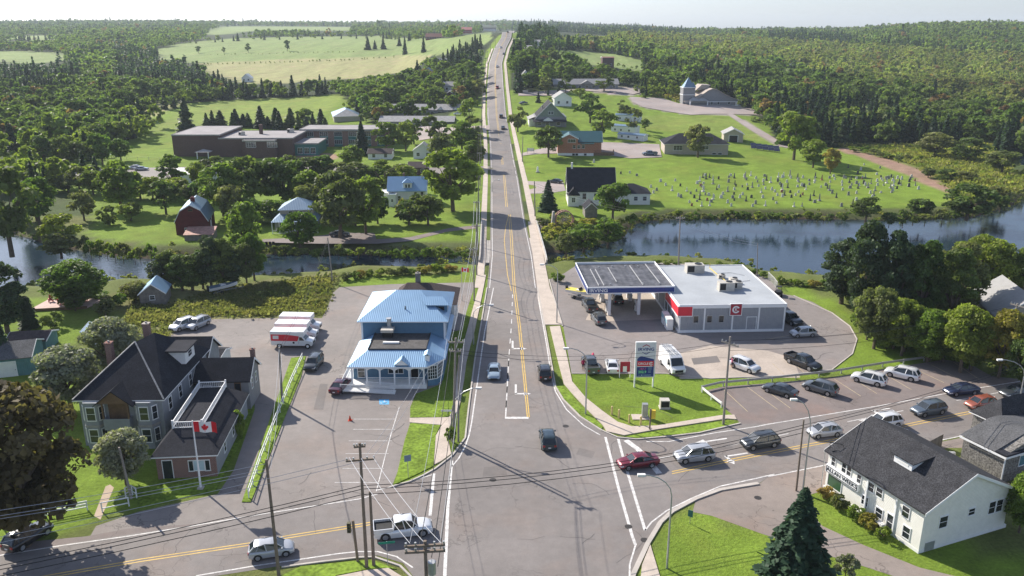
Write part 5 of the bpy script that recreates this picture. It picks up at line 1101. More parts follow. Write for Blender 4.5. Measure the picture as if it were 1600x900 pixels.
# hip bungalow
hb = root('hip_roofed_bungalow', "long tan bungalow with dark hip roof above the cemetery lawn", 'bungalow', (58.3,316.5,H(68,317)), R(-3)); block(hb,0,0,24,12,3.9,M_['tan'],-1.5); hip(hb,0,0,24,12,3.95,3.4,.6,M_['shingb']); window(hb,'F',5,1.6,3.2,1.7,(0,0,24,12),mullions=2); window(hb,'F',15.5,2.0,2,1.2,(0,0,24,12),mullions=1); windows(hb,'F',(18.8,21),.0,w=1.4,h=.7,box=(0,0,24,12),rails=0)
gr, w = far('small_tan_garage', "small tan garage with grey gable roof right of the hip-roofed bungalow", 'garage', 1131, 1160, 222, -8); block(gr,0,0,w,9,3.6,M_['tan'],-1.5); gable(gr,0,0,w,9,3.6,1.9,'y',.5,M_['shingg'],M_['tan']); MB().box(w/2-1.7,-.05,0,w/2+1.7,-.001,2.9).build('garage_door', M_['black'], gr); MB().box(w/2-1.9,-.07,0,w/2-1.7,-.001,3.05).box(w/2+1.7,-.07,0,w/2+1.9,-.001,3.05).box(w/2-1.7,-.07,2.9,w/2+1.7,-.001,3.05).build('door_frame', M_['trim'], gr)
# modern church with tower
mc, w = far('church_with_tower', "grey modern church with sweeping roof and pointed square tower by the gravel lot", 'church', 1071, 1152, 165, 3); w = 30
block(mc,0,2,w,14,2.8,M_['greywall'],-FD)
prof = [(-.6,2.7),(3.5,3.3),(7.5,4.9),(12,8.2),(14.4,9.2),(17,8.7),(22,6.0),(26,4.3),(31,2.9),(31,2.6),(-.6,2.5)]; MB().extr([(a, b_-.25) for a, b_ in prof[:9]]+[(30,2.6),(0,2.6)],1,2.1,16).build('gable_wall', M_['greywall'], mc)
m = MB()
for i in range(8): p_, q_ = prof[i], prof[i+1]; m.slab([(p_[0],1.4,p_[1]+.1),(q_[0],1.4,q_[1]+.1),(q_[0],16.6,q_[1]+.1),(p_[0],16.6,p_[1]+.1)],.3)
m.build('roof', mat("tan_shingle",(.36,.31,.27),.9), mc)
MB().box(-.3,1.6,2.2,31,1.98,2.5).box(0,1.9,-1,31,1.999,.3).build('white_band', M_['trim'], mc); MB().extr([(7,7.6),(13.5,8.8),(15.5,10.6),(10.5,10.9)],1,9,18).build('clerestory_roof', mat("tan_shingle",(.36,.31,.27),.9), mc)
MB().add([(1.8,-1,3.0),(12.2,-1,3.0),(12.2,2.2,3.0),(1.8,2.2,3.0),(4.0,2.2,4.6),(10.0,2.2,4.6)],[(0,1,5,4),(1,2,5),(3,0,4),(3,2,1,0),(2,3,4,5)]).build('porch_roof', M_['shingg'], mc)
for x in (2.2,11.6): MB().box(x-.25,-.8,-1,x+.25,-.3,3).build('porch_post', M_['trim'], mc)
windows(mc,'F',(14.6,18.2,24),.9,w=1.0,h=1.3,box=(0,2,w,14)); door(mc,'F',28.3,0,1.4,2.3,(0,2,w,14),'white',False)
tw = MB().box(-1,3,-FD,5.5,9.5,9.6).build('tower', M_['greywall'], mc); MB().box(-1.25,2.75,5.8,5.75,9.75,6.1).box(-1.25,2.75,9.6,5.75,9.75,9.9).build('band', M_['trim'], tw)
MB().add([(-.6,3.4,9.9),(5.1,3.4,9.9),(5.1,9.1,9.9),(-.6,9.1,9.9),(2.25,6.25,15.0)],[(0,1,4),(1,2,4),(2,3,4),(3,0,4),(3,2,1,0)]).add([(3.2,3.6,9.9),(6.0,3.6,9.9),(6.0,6.6,9.9),(3.2,6.6,9.9),(4.6,5.1,12.6)],[(0,1,4),(1,2,4),(2,3,4),(3,0,4)]).build('spire', M_['tinblue'], tw)
# white trailers
for n_, lb, ax, bx, py, rz, hh in (('mobile_home',"white mobile home, the rear and larger one, among trees right of the road",956,984,207,-38,3.0),('mobile_home',"low white mobile home, the nearer one beside the parking area",966,995,218,-34,2.2),('mobile_home',"white boxy trailer farthest behind the two mobile homes",962,978,189,-10,2.8)):
    r, w = far(n_, lb, 'trailer', ax, bx, py, rz); w = 12; block(r,0,0,w,4,hh,M_['white'],-FD); gable(r,0,0,w,4,hh,.5,'x',.2,M_['tinblue'],M_['white']); windows(r,'F',(2,5,9),1.0,w=.9,h=.8,box=(0,0,w,4)); r['group'] = 'white mobile homes'
# solar panels
for i in range(5):
    p_ = G(1177+i*9, 233+i*1.2); r = root('solar_panel_row', "tilted dark solar panel frame beside the garage lane, %s of five" % ['leftmost','second from left','middle one','fourth from left','rightmost'][i], 'solar panel', p_, R(-4), 'solar panel frames on the lawn')
    MB().slab([(-1.1,-1.6,.6),(1.1,-1.6,.6),(1.1,1.6,2.3),(-1.1,1.6,2.3)],.08).build('panel', glassmat("solar_glass",(.015,.02,.05),.15), r); MB().bar((-1,0,0),(-1,0,1.5),.08).bar((1,0,0),(1,0,1.5),.08).bar((-1.1,-.02,1.56),(1.1,-.02,1.56),.05).build('frame', M_['steel'], r)
# ------------------------------------------------------------------ vehicles
def paint(name, c, rough=.28, metal=.25):
    n = 'car_paint_' + name
    if n in MATS: return MATS[n]
    m = bpy.data.materials.new(n); nt, b, o = nodes_of(m); b.inputs['Base Color'].default_value = (*c, 1); b.inputs['Roughness'].default_value = rough
    b.inputs['Metallic'].default_value = metal; b.inputs['Coat Weight'].default_value = .6; b.inputs['Coat Roughness'].default_value = .08; MATS[n] = m; return m
CG = glassmat("car_glass", (.018,.024,.028), .05); TY = mat("tyre_rubber", (.022,.022,.022), .85, var=.05); RIM = mat("wheel_rim", (.42,.42,.43), .35, .7, var=.05)
HL = glassmat("headlight_glass", (.65,.66,.68), .15); TL = glassmat("tail_light_glass", (.35,.01,.012), .2); BLK = mat("black_trim", (.02,.02,.02), .6, var=.05)
def ip(xs, x): return float(np.interp(x, [p[0] for p in xs], [p[1] for p in xs]))
SPEC = {
 'sedan': dict(L=4.75,W=1.84,H=1.45,r=.33,wx=(1.42,-1.38),top=[(-2.375,.62),(-2.33,.93),(-1.75,1.02),(0,.95),(1.0,.97),(1.7,.88),(2.2,.74),(2.375,.52)],cab=(1.2,.42,-.95,-1.85)),
 'suv':   dict(L=4.65,W=1.88,H=1.68,r=.36,wx=(1.42,-1.36),top=[(-2.325,.7),(-2.28,1.02),(0,1.02),(1.0,1.06),(1.8,.98),(2.2,.84),(2.325,.6)],cab=(1.3,.55,-1.75,-2.22)),
 'hatch': dict(L=4.15,W=1.76,H=1.52,r=.32,wx=(1.28,-1.24),top=[(-2.075,.65),(-2.03,.98),(0,.94),(1.0,.97),(1.6,.86),(1.95,.72),(2.075,.5)],cab=(1.25,.45,-1.45,-1.98)),
 'pickup':dict(L=5.7,W=1.98,H=1.84,r=.40,wx=(1.85,-1.75),top=[(-2.85,.8),(-2.82,1.02),(-.95,1.02),(1.3,1.12),(2.2,1.08),(2.65,.95),(2.85,.65)],cab=(1.45,.8,-.75,-1.0)),
}
def body_mesh(k):
    s = SPEC[k]; L2 = s['L']/2; W2 = s['W']/2; r = s['r']; xs = set([-L2,-L2+.05,-L2+.18,-L2+.4,L2,L2-.05,L2-.18,L2-.4,0,.6,-.5,.95])
    for w in s['wx']:
        for d in (-r*1.28,-r*1.22,-r*.9,-r*.45,0,r*.45,r*.9,r*1.22,r*1.28): xs.add(round(w+d,3))
    xs = sorted(x for x in xs if abs(x) <= L2); mb = MB(); n = 0; rings = []
    for x in xs:
        zt = ip(s['top'], x); zb = .24 if abs(x) < L2-.3 else .34
        for w in s['wx']:
            d = abs(x-w); R_ = r*1.23
            if d < R_: zb = max(zb, r + math.sqrt(R_*R_-d*d)*.95)
        w2 = W2*(1-.16*(abs(x)/L2)**6) * (1 if abs(x) < L2-.02 else .86); zb = min(zb, zt-.14)
        m_ = max(zb+.02, .62*(zt-.3)+.24)
        rg = [(0,zt+.02),(w2*.55,zt+.01),(w2*.86,zt-.02),(w2*.965,zt-.12),(w2,min(zt-.16,m_+.0) if m_<zt-.16 else zt-.13),(w2*.985,max(zb+.01,m_-.22) if m_-.22>zb else zb+.01),(w2*.95,zb)]
        ring = [(x,a,b_) for a,b_ in rg] + [(x,-a,b_) for a,b_ in rg[:0:-1]]
        rings.append(ring)
    nn = len(rings[0])
    for rg in rings: mb.v += rg
    for i in range(len(rings)-1):
        for j in range(nn):
            j2 = (j+1) % nn; mb.f.append((i*nn+j,(i+1)*nn+j,(i+1)*nn+j2,i*nn+j2)); mb.m.append(0)
    mb.f.append(tuple(range(nn))); mb.m.append(0); mb.f.append(tuple((len(rings)-1)*nn+j for j in range(nn-1,-1,-1))); mb.m.append(0)
    return mb
def cab_pts(k):
    s = SPEC[k]; xf, xft, xrt, xr = s['cab']; W2 = s['W']/2; zt = s['H']; bz = lambda x: ip(s['top'], x)-.03
    return dict(b=[(xf,W2*.80,bz(xf)),((xf+xr)/2,W2*.90,bz(0)),(xr,W2*.80,bz(xr))], t=[(xft,W2*.66,zt-.06),((xft+xrt)/2,W2*.70,zt-.03),(xrt,W2*.64,zt-.07)])
CARM = {}
def car_meshes(k):
    if k in CARM: return CARM[k]
    s = SPEC[k]; P_ = []; L2, W2, H_, r = s['L']/2, s['W']/2, s['H'], s['r']; pm = paint('base', (.5,.5,.5))
    P_.append(('body', body_mesh(k).mesh(k+"_body", pm, True), None, True))
    c = cab_pts(k); g = MB(); b3 = c['b']; t3 = c['t']
    v = [(*p,) for p in b3] + [(p[0],-p[1],p[2]) for p in b3] + t3 + [(p[0],-p[1],p[2]) for p in t3]
    g.add(v, [(0,3,9,6),(2,8,11,5),(0,6,7,1),(1,7,8,2),(3,4,10,9),(4,5,11,10),(6,9,10,7),(7,10,11,8)])
    P_.append(('window_glass', g.mesh(k+"_glass", CG), None, False))
    rf = MB(); n = 5; xft, xrt = t3[0][0], t3[2][0]
    gx = [xft+.10, xft, xft*.7+xrt*.3, (xft+xrt)/2, xrt*.7+xft*.3, xrt, xrt-.08]
    for i, x in enumerate(gx):
        ed = i in (0, 6); hw = t3[1][1]*(.95 if not ed else .90)+.02
        for j in range(n):
            u = -1+2*j/(n-1); z = H_ - .05*u*u - (.015 if i in (1,5) else 0) - (.07 if ed else 0)
            rf.v.append((x, hw*u, z))
    o = len(rf.v)
    for p in list(rf.v): rf.v.append((p[0], p[1]*1.0, p[2]-.06))
    for i in range(6):
        for j in range(n-1): a = i*n+j; rf.f.append((a,a+1,a+n+1,a+n)); rf.m.append(0); rf.f.append((a+o,a+n+o,a+n+1+o,a+1+o)); rf.m.append(0)
    for i in range(6):
        a = i*n; rf.f.append((a,a+n,a+n+o,a+o)); rf.m.append(0); a = i*n+n-1; rf.f.append((a,a+o,a+n+o,a+n)); rf.m.append(0)
    for j in range(n-1): rf.f.append((j,j+o,j+1+o,j+1)); rf.m.append(0); a = 6*n+j; rf.f.append((a,a+1,a+1+o,a+o)); rf.m.append(0)
    P_.append(('roof', rf.mesh(k+"_roof", pm, True), None, True))
    pl = MB(); 
    for sg in (1,-1):
        B = [Vector((p[0],p[1]*sg,p[2])) for p in b3]; T = [Vector((p[0],p[1]*sg,p[2])) for p in t3]
        pl.bar(B[0],T[0],.07,.07); pl.bar(B[2],T[2],.13 if k != 'sedan' else .1,.1); pl.bar(B[1]+Vector((-.05,0,0)),T[1]+Vector((-.05,0,0)),.10,.05)
        if k in ('suv','hatch'): q = B[2].lerp(B[1],.38); w_ = T[2].lerp(T[1],.36); pl.bar(q,w_,.09,.05)
        if k == 'suv': pl.bar(T[0]+Vector((-.1,0,.09)),T[2]+Vector((.1,0,.10)),.04,.04)
    P_.append(('pillars', pl.mesh(k+"_pillars", pm), None, True))
    wm = MB().tube([(0,-.11,0),(0,.11,0)], r, 18); rm = MB().tube([(0,-.118,0),(0,.118,0)], r*.66, 12)
    for a in range(5): t_ = 2*pi*a/5; rm.bar((0,-.125,0),(cos(t_)*r*.6,-.125,sin(t_)*r*.6),.05,.02).bar((0,.125,0),(cos(t_)*r*.6,.125,sin(t_)*r*.6),.05,.02)
    wm = wm.mesh("tyre", TY, True); rm = rm.mesh("rim", RIM, True)
    for w in s['wx']:
        for sg in (1,-1): P_.append(('wheel', wm, (w, sg*(W2-.13), r), False, ('rim', rm)))
    zh = ip(s['top'], L2-.2)-.10; zr = ip(s['top'], -L2+.1)-.18
    for sg in (1,-1):
        P_.append(('headlight', MB().add([(L2-.42,sg*W2*.93,zh+.03),(L2-.10,sg*W2*.84,zh-.02),(L2+.0,sg*W2*.52,zh-.06),(L2-.05,sg*W2*.55,zh-.18),(L2-.12,sg*W2*.86,zh-.15),(L2-.4,sg*W2*.955,zh-.08)], [(0,1,4,5),(1,2,3,4)]).mesh("headlight", HL), (.02,sg*.01,0), False))
        P_.append(('tail_light', MB().box(-L2-.012, min(sg*W2*.55,sg*W2*.84), zr-.12, -L2+.12, max(sg*W2*.55,sg*W2*.84), zr+.1).mesh("tail_light", TL), None, False))
        P_.append(('mirror', MB().box(b3[0][0]-.35, min(sg*W2*.92,sg*W2*1.1), b3[0][2]+.05, b3[0][0]-.2, max(sg*W2*.92,sg*W2*1.1), b3[0][2]+.2).mesh("mirror", pm), None, True))
    P_.append(('grille', MB().box(L2-.03,-W2*.5,zh-.34,L2+.012,W2*.5,zh-.14).box(L2-.06,-W2*.72,.34,L2+.0,W2*.72,.44).mesh("grille", BLK), None, False))
    P_.append(('number_plate', MB().box(-L2-.02,-.16,zr-.28,-L2+.0,.16,zr-.15).mesh("plate", M_['white']), None, False))
    if k == 'pickup':
        W_ = W2*.96; P_.append(('bed_wall', MB().box(-2.83,-W_,.9,-1.02,-W_+.09,1.30).box(-2.83,W_-.09,.9,-1.02,W_,1.30).box(-2.84,-W_+.09,.9,-2.76,W_-.09,1.30).mesh("bed_wall", pm), None, True))
        P_.append(('bed_floor', MB().box(-2.76,-W_+.09,1.0,-1.02,W_-.09,1.06).mesh("bed_floor", BLK), None, False))
    CARM[k] = P_; return P_
COLR = dict(white=(.72,.72,.72), silver=(.40,.41,.43), grey=(.10,.11,.12), darkgrey=(.045,.052,.06), black=(.014,.015,.018), navy=(.02,.028,.07), maroon=(.07,.012,.03), red=(.16,.008,.02), orange=(.30,.085,.05), teal=(.025,.045,.055), lblue=(.30,.38,.45), bluegrey=(.085,.11,.14), carred=(.30,.03,.03))
PREFAB = {}
def car(kind, colour, px, py, ang, label, cat=None, z=None, at=None, group=None):
    p = at or G(px, py); z = p.z if z is None else z
    y = float(p.y); zr = lift(y) + .02
    nm = {'sedan':'sedan_car','suv':'sport_utility_car','hatch':'hatchback_car','pickup':'pickup_truck'}[kind]
    r = root(nm, label, cat or {'pickup':'pickup truck'}.get(kind,'car'), (p.x, p.y, H(p.x,p.y)+zr), R(ang), group)
    if y > 300:   # the hill's slope
        d = 2; dx, dy = cos(R(ang))*d, sin(R(ang))*d; r.rotation_euler = (0, -math.atan2(H(p.x+dx,p.y+dy)-H(p.x-dx,p.y-dy), 2*d), R(ang))
    pm = paint(colour, COLR[colour])
    for q in car_meshes(kind):
        o = link(q[0], q[1], r, q[2])
        if q[3]: o.material_slots[0].link = 'OBJECT'; o.material_slots[0].material = pm
        if len(q) > 4: 
            t_ = link('rim', q[4][1], o)
    return r
E_ = 15.5   # bearing of the side street
car('hatch','silver',425,866,E_,"silver hatchback driving right on the street at bottom left")
car('pickup','white',630,834,E_-4,"white crew-cab pickup crossing the junction at bottom centre-left")
car('suv','black',45,846,70,"black car in the shade of the big tree at the left edge")
car('sedan','maroon',533,608,78,"dark maroon sedan parked left of the porch ramp")
car('suv','darkgrey',491,573,-96,"dark blue-grey utility car parked by the grass strip near the rental trucks")
car('suv','white',287,513,-122,"white car parked left in the pair beside the tall grass")
car('suv','silver',310,511,-112,"silver car parked right in the pair beside the tall grass")
car('sedan','lblue',772,586,-90,"pale blue sedan coming down the main road beside the restaurant's shadow")
car('suv','black',851,588,91,"black utility car driving away at the kerb near the grass corner")
car('suv','teal',856,693,93,"dark teal car driving away in the middle of the junction")
car('sedan','red',996,728,180+E_-2,"dark red sedan first in the queue at the crossing lines")
car('suv','silver',1084,718,180+E_-3,"silver utility car with black sunroof, second in the queue")
car('suv','darkgrey',1187,697,180+E_,"dark grey utility car, third in the queue")
car('hatch','silver',1287,680,180+E_-3,"silver long hatchback, fourth in the queue, above the white shop")
car('suv','white',1380,666,180+E_,"white utility car half hidden behind the white shop's ridge")
car('suv','bluegrey',1450,646,180+E_+3,"blue-grey utility car next to the white one in the queue")
car('hatch','orange',1531,636,180+E_+2,"orange-red hatchback at the right end of the queue")
car('sedan','navy',1501,615,180+E_-4,"dark navy sedan turning beside the parking bays")
car('sedan','darkgrey',1588,618,180+E_,"dark sedan cut by the right picture edge")
car('sedan','darkgrey',1218,615,-42+180,"black sedan parked nose-in at the guard rail, leftmost there")
car('suv','grey',1281,612,-42+180,"dark grey utility car parked nose-in at the guard rail")
car('suv','white',1357,598,-38+180,"white utility car parked nose-in, left one of the white pair")
car('suv','white',1409,590,-38+180,"white utility car parked nose-in, right one of the white pair")
car('pickup','black',1254,572,-58,"black pickup parked on the station lot by the oval kerb")
car('hatch','silver',1254,525,188,"silver hatchback parked in the shop's shadow at its right corner")
car('pickup','darkgrey',1232,503,-70,"dark pickup right behind the shop's right wall")
car('pickup','grey',922,576,95,"grey pickup with a red kayak at the edge of the corner lawn")
car('sedan','white',956,577,88,"white sedan next to the grey pickup, with an open door")
car('suv','white',1163,577,-50,"white utility car beside the person in pink")
car('suv','grey',935,503,100,"grey utility car leaving the pumps at the canopy's left")
car('pickup','darkgrey',921,482,98,"dark pickup with a boat trailer left of the canopy")
car('suv','black',964,472,92,"black car parked under the petrol canopy")
car('sedan','darkgrey',531,369,10,"dark car parked on the drive by the riverside house")
car('pickup','bluegrey',1015,243,185,"dark blue pickup beside the hip-roofed bungalow")
car('sedan','darkgrey',868,286,150,"dark car on the small lot by the cemetery church")
for kind, colr, px, py, ang, lb in (('suv','black',783,184,91,"dark car on the far road level with the school"),('sedan','black',786,202,91,"black car nearest beyond the bridge on the road"),('suv','carred',777,139,-88,"red car coming down the hill road"),('sedan','silver',777,106,91,"small dark car halfway up the hill road"),('sedan','darkgrey',787,86,92,"upper dark car on the hill road"),('sedan','silver',782.5,76,-88,"silver car near the top of the hill road"),('suv','black',793.5,52.5,91,"dark vehicle at the crest of the hill road"),
   ('suv','darkgrey',815,140,10,"dark car parked in the yard right of the hill road"),('sedan','grey',818,163,30,"grey car on the grass right of the road"),('suv','black',1002,139,5,"dark car on the gravel yard before the woods"),('sedan','white',716,180,0,"pale car at the end of the motel-like building"),('sedan','white',213,264,10,"white car parked on the school lot"),('sedan','silver',221,266,10,"silver car parked on the school lot"),('sedan','grey',730,174,40,"grey car parked at the bungalow behind the motel-like row")):
    car(kind, colr, px, py, ang, lb)
# open door of the two white cars
# --- delivery trucks with boxes
def box_truck(px, py, ang, label):
    r = root('rental_truck', label, 'truck', G(px,py), R(ang), 'red and white rental box trucks'); r.location.z += .02
    wp = paint('truck_white', (.74,.74,.74), .4, 0)
    MB().box(-3.3,-1.1,.75,1.0,1.1,2.75).box(1.0,-1.05,2.0,1.9,1.05,2.75).build('cargo_box', wp, r)
    for s in (-1,1):
        MB().extr([(-3.2,1.25),(.9,1.25),(1.2,2.05),(.5,2.15),(-.8,2.3),(-3.2,2.3)],1,min(s*1.102,s*1.112),max(s*1.102,s*1.112)).build('side_panel', M_['red'], r)
        MB().box(-2.9,min(s*1.113,s*1.12),1.55,-2.0,max(s*1.113,s*1.12),2.1).build('decal', M_['white'], r)
        MB().tube([(.3,s*1.10,1.0),(.3,s*1.13,1.0)],.17,12).build('round_decal', M_['black'], r)
    MB().box(-3.25,-1.0,.45,1.1,1.0,.745).build('chassis', M_['white'], r)
    cab = MB().extr([(1.02,.45),(3.05,.45),(3.15,.8),(3.05,1.15),(2.1,1.32),(1.55,1.98),(1.02,1.98)],1,-.95,.95).build('cab', wp, r)
    MB().add([(2.12,-.8,1.36),(2.12,.8,1.36),(1.62,.72,1.93),(1.62,-.72,1.93)],[(0,1,2,3)]).build('windscreen', CG, cab)
    for s in (-1,1):
        MB().add([(1.15,s*.956,1.3),(1.95,s*.956,1.3),(1.55,s*.956,1.85),(1.15,s*.956,1.85)],[(0,1,2,3)]).build('side_window', CG, cab); MB().box(3.0,min(s*.5,s*.85),.8,3.13,max(s*.5,s*.85),1.0).build('headlight', HL, r)
        for x in (2.4,-2.0): w = MB().tube([(x,s*.75,.4),(x,s*1.0,.4)],.4,16).build('wheel', TY, r); MB().tube([(x,s*1.0,.4),(x,s*1.02,.4)],.22,10).build('rim', M_['white'], w)
    MB().box(3.05,-.5,.65,3.16,.5,.95).build('grille', BLK, r)
box_truck(472,516,-3,"red and white rental box truck, farthest of the three")
box_truck(466,528,-3,"red and white rental box truck, middle one of the three")
box_truck(460,541,-3,"red and white rental box truck, nearest of the three")
# --- white high-roof van with ladders
def van():
    r = root('ladder_van', "white high-roofed van with ladders on its roof on the station lot", 'van', G(1049,576), R(-80)); r.location.z += .02
    wp = paint('van_white', (.74,.74,.74), .35, 0)
    bd = MB(); L = [(-2.95,.4),(2.75,.4),(3.0,.65),(2.95,1.05),(2.35,1.35),(1.55,2.3),(.9,2.6),(-2.85,2.62),(-2.97,2.4)]
    for sgn in (1,): 
        v = []; 
        for y, k in ((-1.0,.0),(-.98,.0)): pass
    n = len(L); vv = [(x, y*(1 if z < 1.4 else 1-.10*(z-1.4)/1.2), z) for y in (-1.0,1.0) for x, z in L]
    bd.add(vv, [tuple(range(n-1,-1,-1)), tuple(range(n,2*n))] + [(i,(i+1)%n,(i+1)%n+n,i+n) for i in range(n)]); b = bd.build('body', wp, r)
    MB().add([(2.38,-.86,1.38),(2.38,.86,1.38),(1.62,.80,2.28),(1.62,-.80,2.28)],[(0,1,2,3)]).build('windscreen', CG, b)
    for v in b.children: v.location = (.02,0,.02)
    for s in (-1,1):
        MB().add([(.9,s*1.004,1.35),(2.1,s*1.004,1.35),(1.5,s*.955,2.0),(.9,s*.955,2.0)],[(0,1,2,3)]).build('side_window', CG, b)
        MB().box(2.75,min(s*.5,s*.85),.85,2.99,max(s*.5,s*.85),1.05).build('headlight', HL, r); MB().box(1.4,min(s*1.0,s*1.2),1.3,1.55,max(s*1.0,s*1.2),1.6).build('mirror', BLK, r)
        for x in (1.9,-1.7): w = MB().tube([(x,s*.78,.36),(x,s*1.01,.36)],.36,16).build('wheel', TY, r); MB().tube([(x,s*1.01,.36),(x,s*1.03,.36)],.2,10).build('rim', RIM, w)
    MB().box(2.9,-.6,.6,3.02,.6,.95).build('grille', BLK, r)
    for x in (-2.2,0,): MB().bar((x,-.8,2.72),(x,.8,2.72),.06).bar((x,-.8,2.55),(x,-.8,2.72),.06).bar((x,.8,2.55),(x,.8,2.72),.06).build('roof_rack', M_['steel'], r)
    for y, a in ((-.55,-.02),(.15,.03)):
        l = root('ladder', "aluminium ladder lying on the white van's roof rack, %s one" % ('right-hand' if y < 0 else 'left-hand'), 'ladder', r.matrix_basis @ Vector((-.7,y,2.78)), r.rotation_euler.z+a, 'ladders on the van')
        m = MB().bar((-2.2,-.2,0),(2.2,-.2,0),.06,.08).bar((-2.2,.2,0),(2.2,.2,0),.06,.08); m.build('rails', M_['steel'], l)
        m = MB()
        for i in range(13): m.bar((-2.1+i*.35,-.2,0),(-2.1+i*.35,.2,0),.04)
        m.build('rungs', M_['steel'], l)
van()
# --- kayak, boats, machines
ky = root('kayak', "pinkish red kayak standing against the grey pickup's tailgate", 'kayak', G(925,574)+Vector((0,0,.0)), R(80))
MB().tube([(-1.6,0,.5),(-1.2,0,.72),(-.4,0,1.0),(.6,0,1.36),(1.2,0,1.6),(1.5,0,1.75)],[.03,.2,.33,.33,.2,.03],8).build('hull', mat("raspberry_plastic",(.45,.02,.07),.4), ky); MB().ball((.1,0,1.42),(.35,.16,.1)).build('seat', BLK, ky)
def boat(px, py, ang, L, label, hullm, topm, trailer=True):
    r = root('motor_boat', label, 'boat', G(px,py), R(ang)); m = MB(); N_ = 8; z0 = .7 if trailer else .2
    for i in range(N_+1):
        t = i/N_; x = -L/2+L*t; w = L*.17*(1-max(0,(t-.45)/.55)**2)+.02; k = .25*t
        m.v += [(x,-w,z0+.75+k),(x,-w*.75,z0+.2+k*.8),(x,0,z0+k*1.5),(x,w*.75,z0+.2+k*.8),(x,w,z0+.75+k)]
    for i in range(N_):
        for j in range(4): a = i*5+j; m.f.append((a,a+1,a+6,a+5)); m.m.append(0)
        a = i*5; m.f.append((a,a+5,a+9,a+4)); m.m.append(1)
    m.f.append((0,4,3,2,1)); m.m.append(0); h_ = m.build('hull', [hullm, topm], r)
    MB().box(-L*.1,-L*.1,z0+.8,L*.08,L*.1,z0+1.0).build('console', M_['white'], r); MB().add([(L*.08,-L*.12,z0+.95),(L*.08,L*.12,z0+.95),(L*.02,L*.11,z0+1.35),(L*.02,-L*.11,z0+1.35)],[(0,1,2,3)]).build('windscreen', CG, r)
    MB().box(-L/2-.35,-.2,z0+.1,-L/2-.02,.2,z0+1.2).build('outboard_motor', BLK, r)
    if trailer:
        t_ = root('boat_trailer', label.replace('boat','boat trailer').replace('motor boat trailer','boat trailer') + ', the trailer beneath', 'trailer', r.location, R(ang)); MB().bar((-L*.4,-.6,.45),(L*.4,0,.45),.1).bar((-L*.4,.6,.45),(L*.4,0,.45),.1).bar((L*.4,0,.45),(L*.7,0,.45),.1).bar((-L*.1,-.8,.4),(-L*.1,.8,.4),.1).build('frame', M_['steel'], t_)
        for s in (-1,1): MB().tube([(-L*.1,s*.75,.3),(-L*.1,s*.95,.3)],.3,12).build('wheel', TY, t_)
yb = mat("yellow_gelcoat",(.72,.60,.06),.3)
boat(905,466,-38,5.2,"yellow and white motor boat behind the dark pickup left of the canopy", M_['white'], yb)
boat(350,457,38,5.4,"white motor boat parked in the long grass by the river", M_['white'], M_['tinblue'])
mc_ = root('quad_bike', "black off-road vehicle standing behind the shop's back corner", 'quad bike', G(1216,462), R(70))
MB().box(-.9,-.45,.5,.9,.45,.95).build('body', BLK, mc_); MB().bar((-.5,-.5,.9),(-.4,-.5,1.8),.06).bar((-.5,.5,.9),(-.4,.5,1.8),.06).bar((.5,-.5,.9),(.3,-.5,1.8),.06).bar((.5,.5,.9),(.3,.5,1.8),.06).box(-.5,-.5,1.78,.4,.5,1.84).build('roll_cage', BLK, mc_)
for x in (-.8,.8):
    for s in (-1,1): MB().tube([(x,s*.45,.35),(x,s*.72,.35)],.35,12).build('wheel', TY, mc_)
# --- person in pink
def person(loc, rz, label, top, legs):
    r = root('person', label, 'person', loc, rz)
    me = bpy.data.meshes.new("body"); V = [(0,0,.95),(0,0,1.15),(0,0,1.38),(0,0,1.50),(0,.02,1.62),(0,.02,1.72),(-.20,0,1.40),(-.27,.02,1.12),(-.25,.16,.92),(-.24,.22,.86),(.20,0,1.40),(.27,.02,1.12),(.25,.16,.92),(.24,.22,.86),(-.1,0,.88),(-.11,.02,.5),(-.12,-.02,.08),(-.12,.14,.04),(.1,0,.88),(.11,.05,.5),(.12,.02,.08),(.12,.18,.04)]
    Ed = [(0,1),(1,2),(2,3),(3,4),(4,5),(2,6),(6,7),(7,8),(8,9),(2,10),(10,11),(11,12),(12,13),(0,14),(14,15),(15,16),(16,17),(0,18),(18,19),(19,20),(20,21)]
    me.from_pydata(V, Ed, []); o = bpy.data.objects.new('tmp', me); C.objects.link(o); md = o.modifiers.new('s','SKIN')
    rad = [(.16,.12),(.15,.11),(.17,.11),(.06,.06),(.10,.11),(.08,.09),(.07,.07),(.05,.05),(.038,.038),(.045,.025),(.07,.07),(.05,.05),(.038,.038),(.045,.025),(.10,.10),(.065,.065),(.045,.045),(.045,.03),(.10,.10),(.065,.065),(.045,.045),(.045,.03)]
    for i, q in enumerate(rad): me.skin_vertices[0].data[i].radius = q
    me.skin_vertices[0].data[0].use_root = True
    sb = o.modifiers.new('u','SUBSURF'); sb.levels = 1; bpy.context.view_layer.update()
    nm = bpy.data.meshes.new_from_object(o.evaluated_get(bpy.context.evaluated_depsgraph_get())); bpy.data.objects.remove(o)
    for q in (mat("skin",(.45,.28,.2),.6), top, legs, mat("dark_hair",(.04,.025,.015),.8)): nm.materials.append(q)
    for f in nm.polygons:
        z = f.center.z; f.material_index = 3 if (z > 1.66 or (z > 1.55 and f.center.y < -.0)) else 0 if (z > 1.47 or (abs(f.center.x) > .215 and z < 1.1) or z < .5) else 1 if z > .92 else 2
        f.use_smooth = True
    nm.name = "person_body"; link('body', nm, r)
    return r
person(G(1143,575)+Vector((0,0,.02)), R(-100), "person in pink top and dark trousers standing at the white car's open door", mat("pink_cloth",(.55,.12,.22),.8), mat("dark_trousers",(.05,.04,.06),.8))
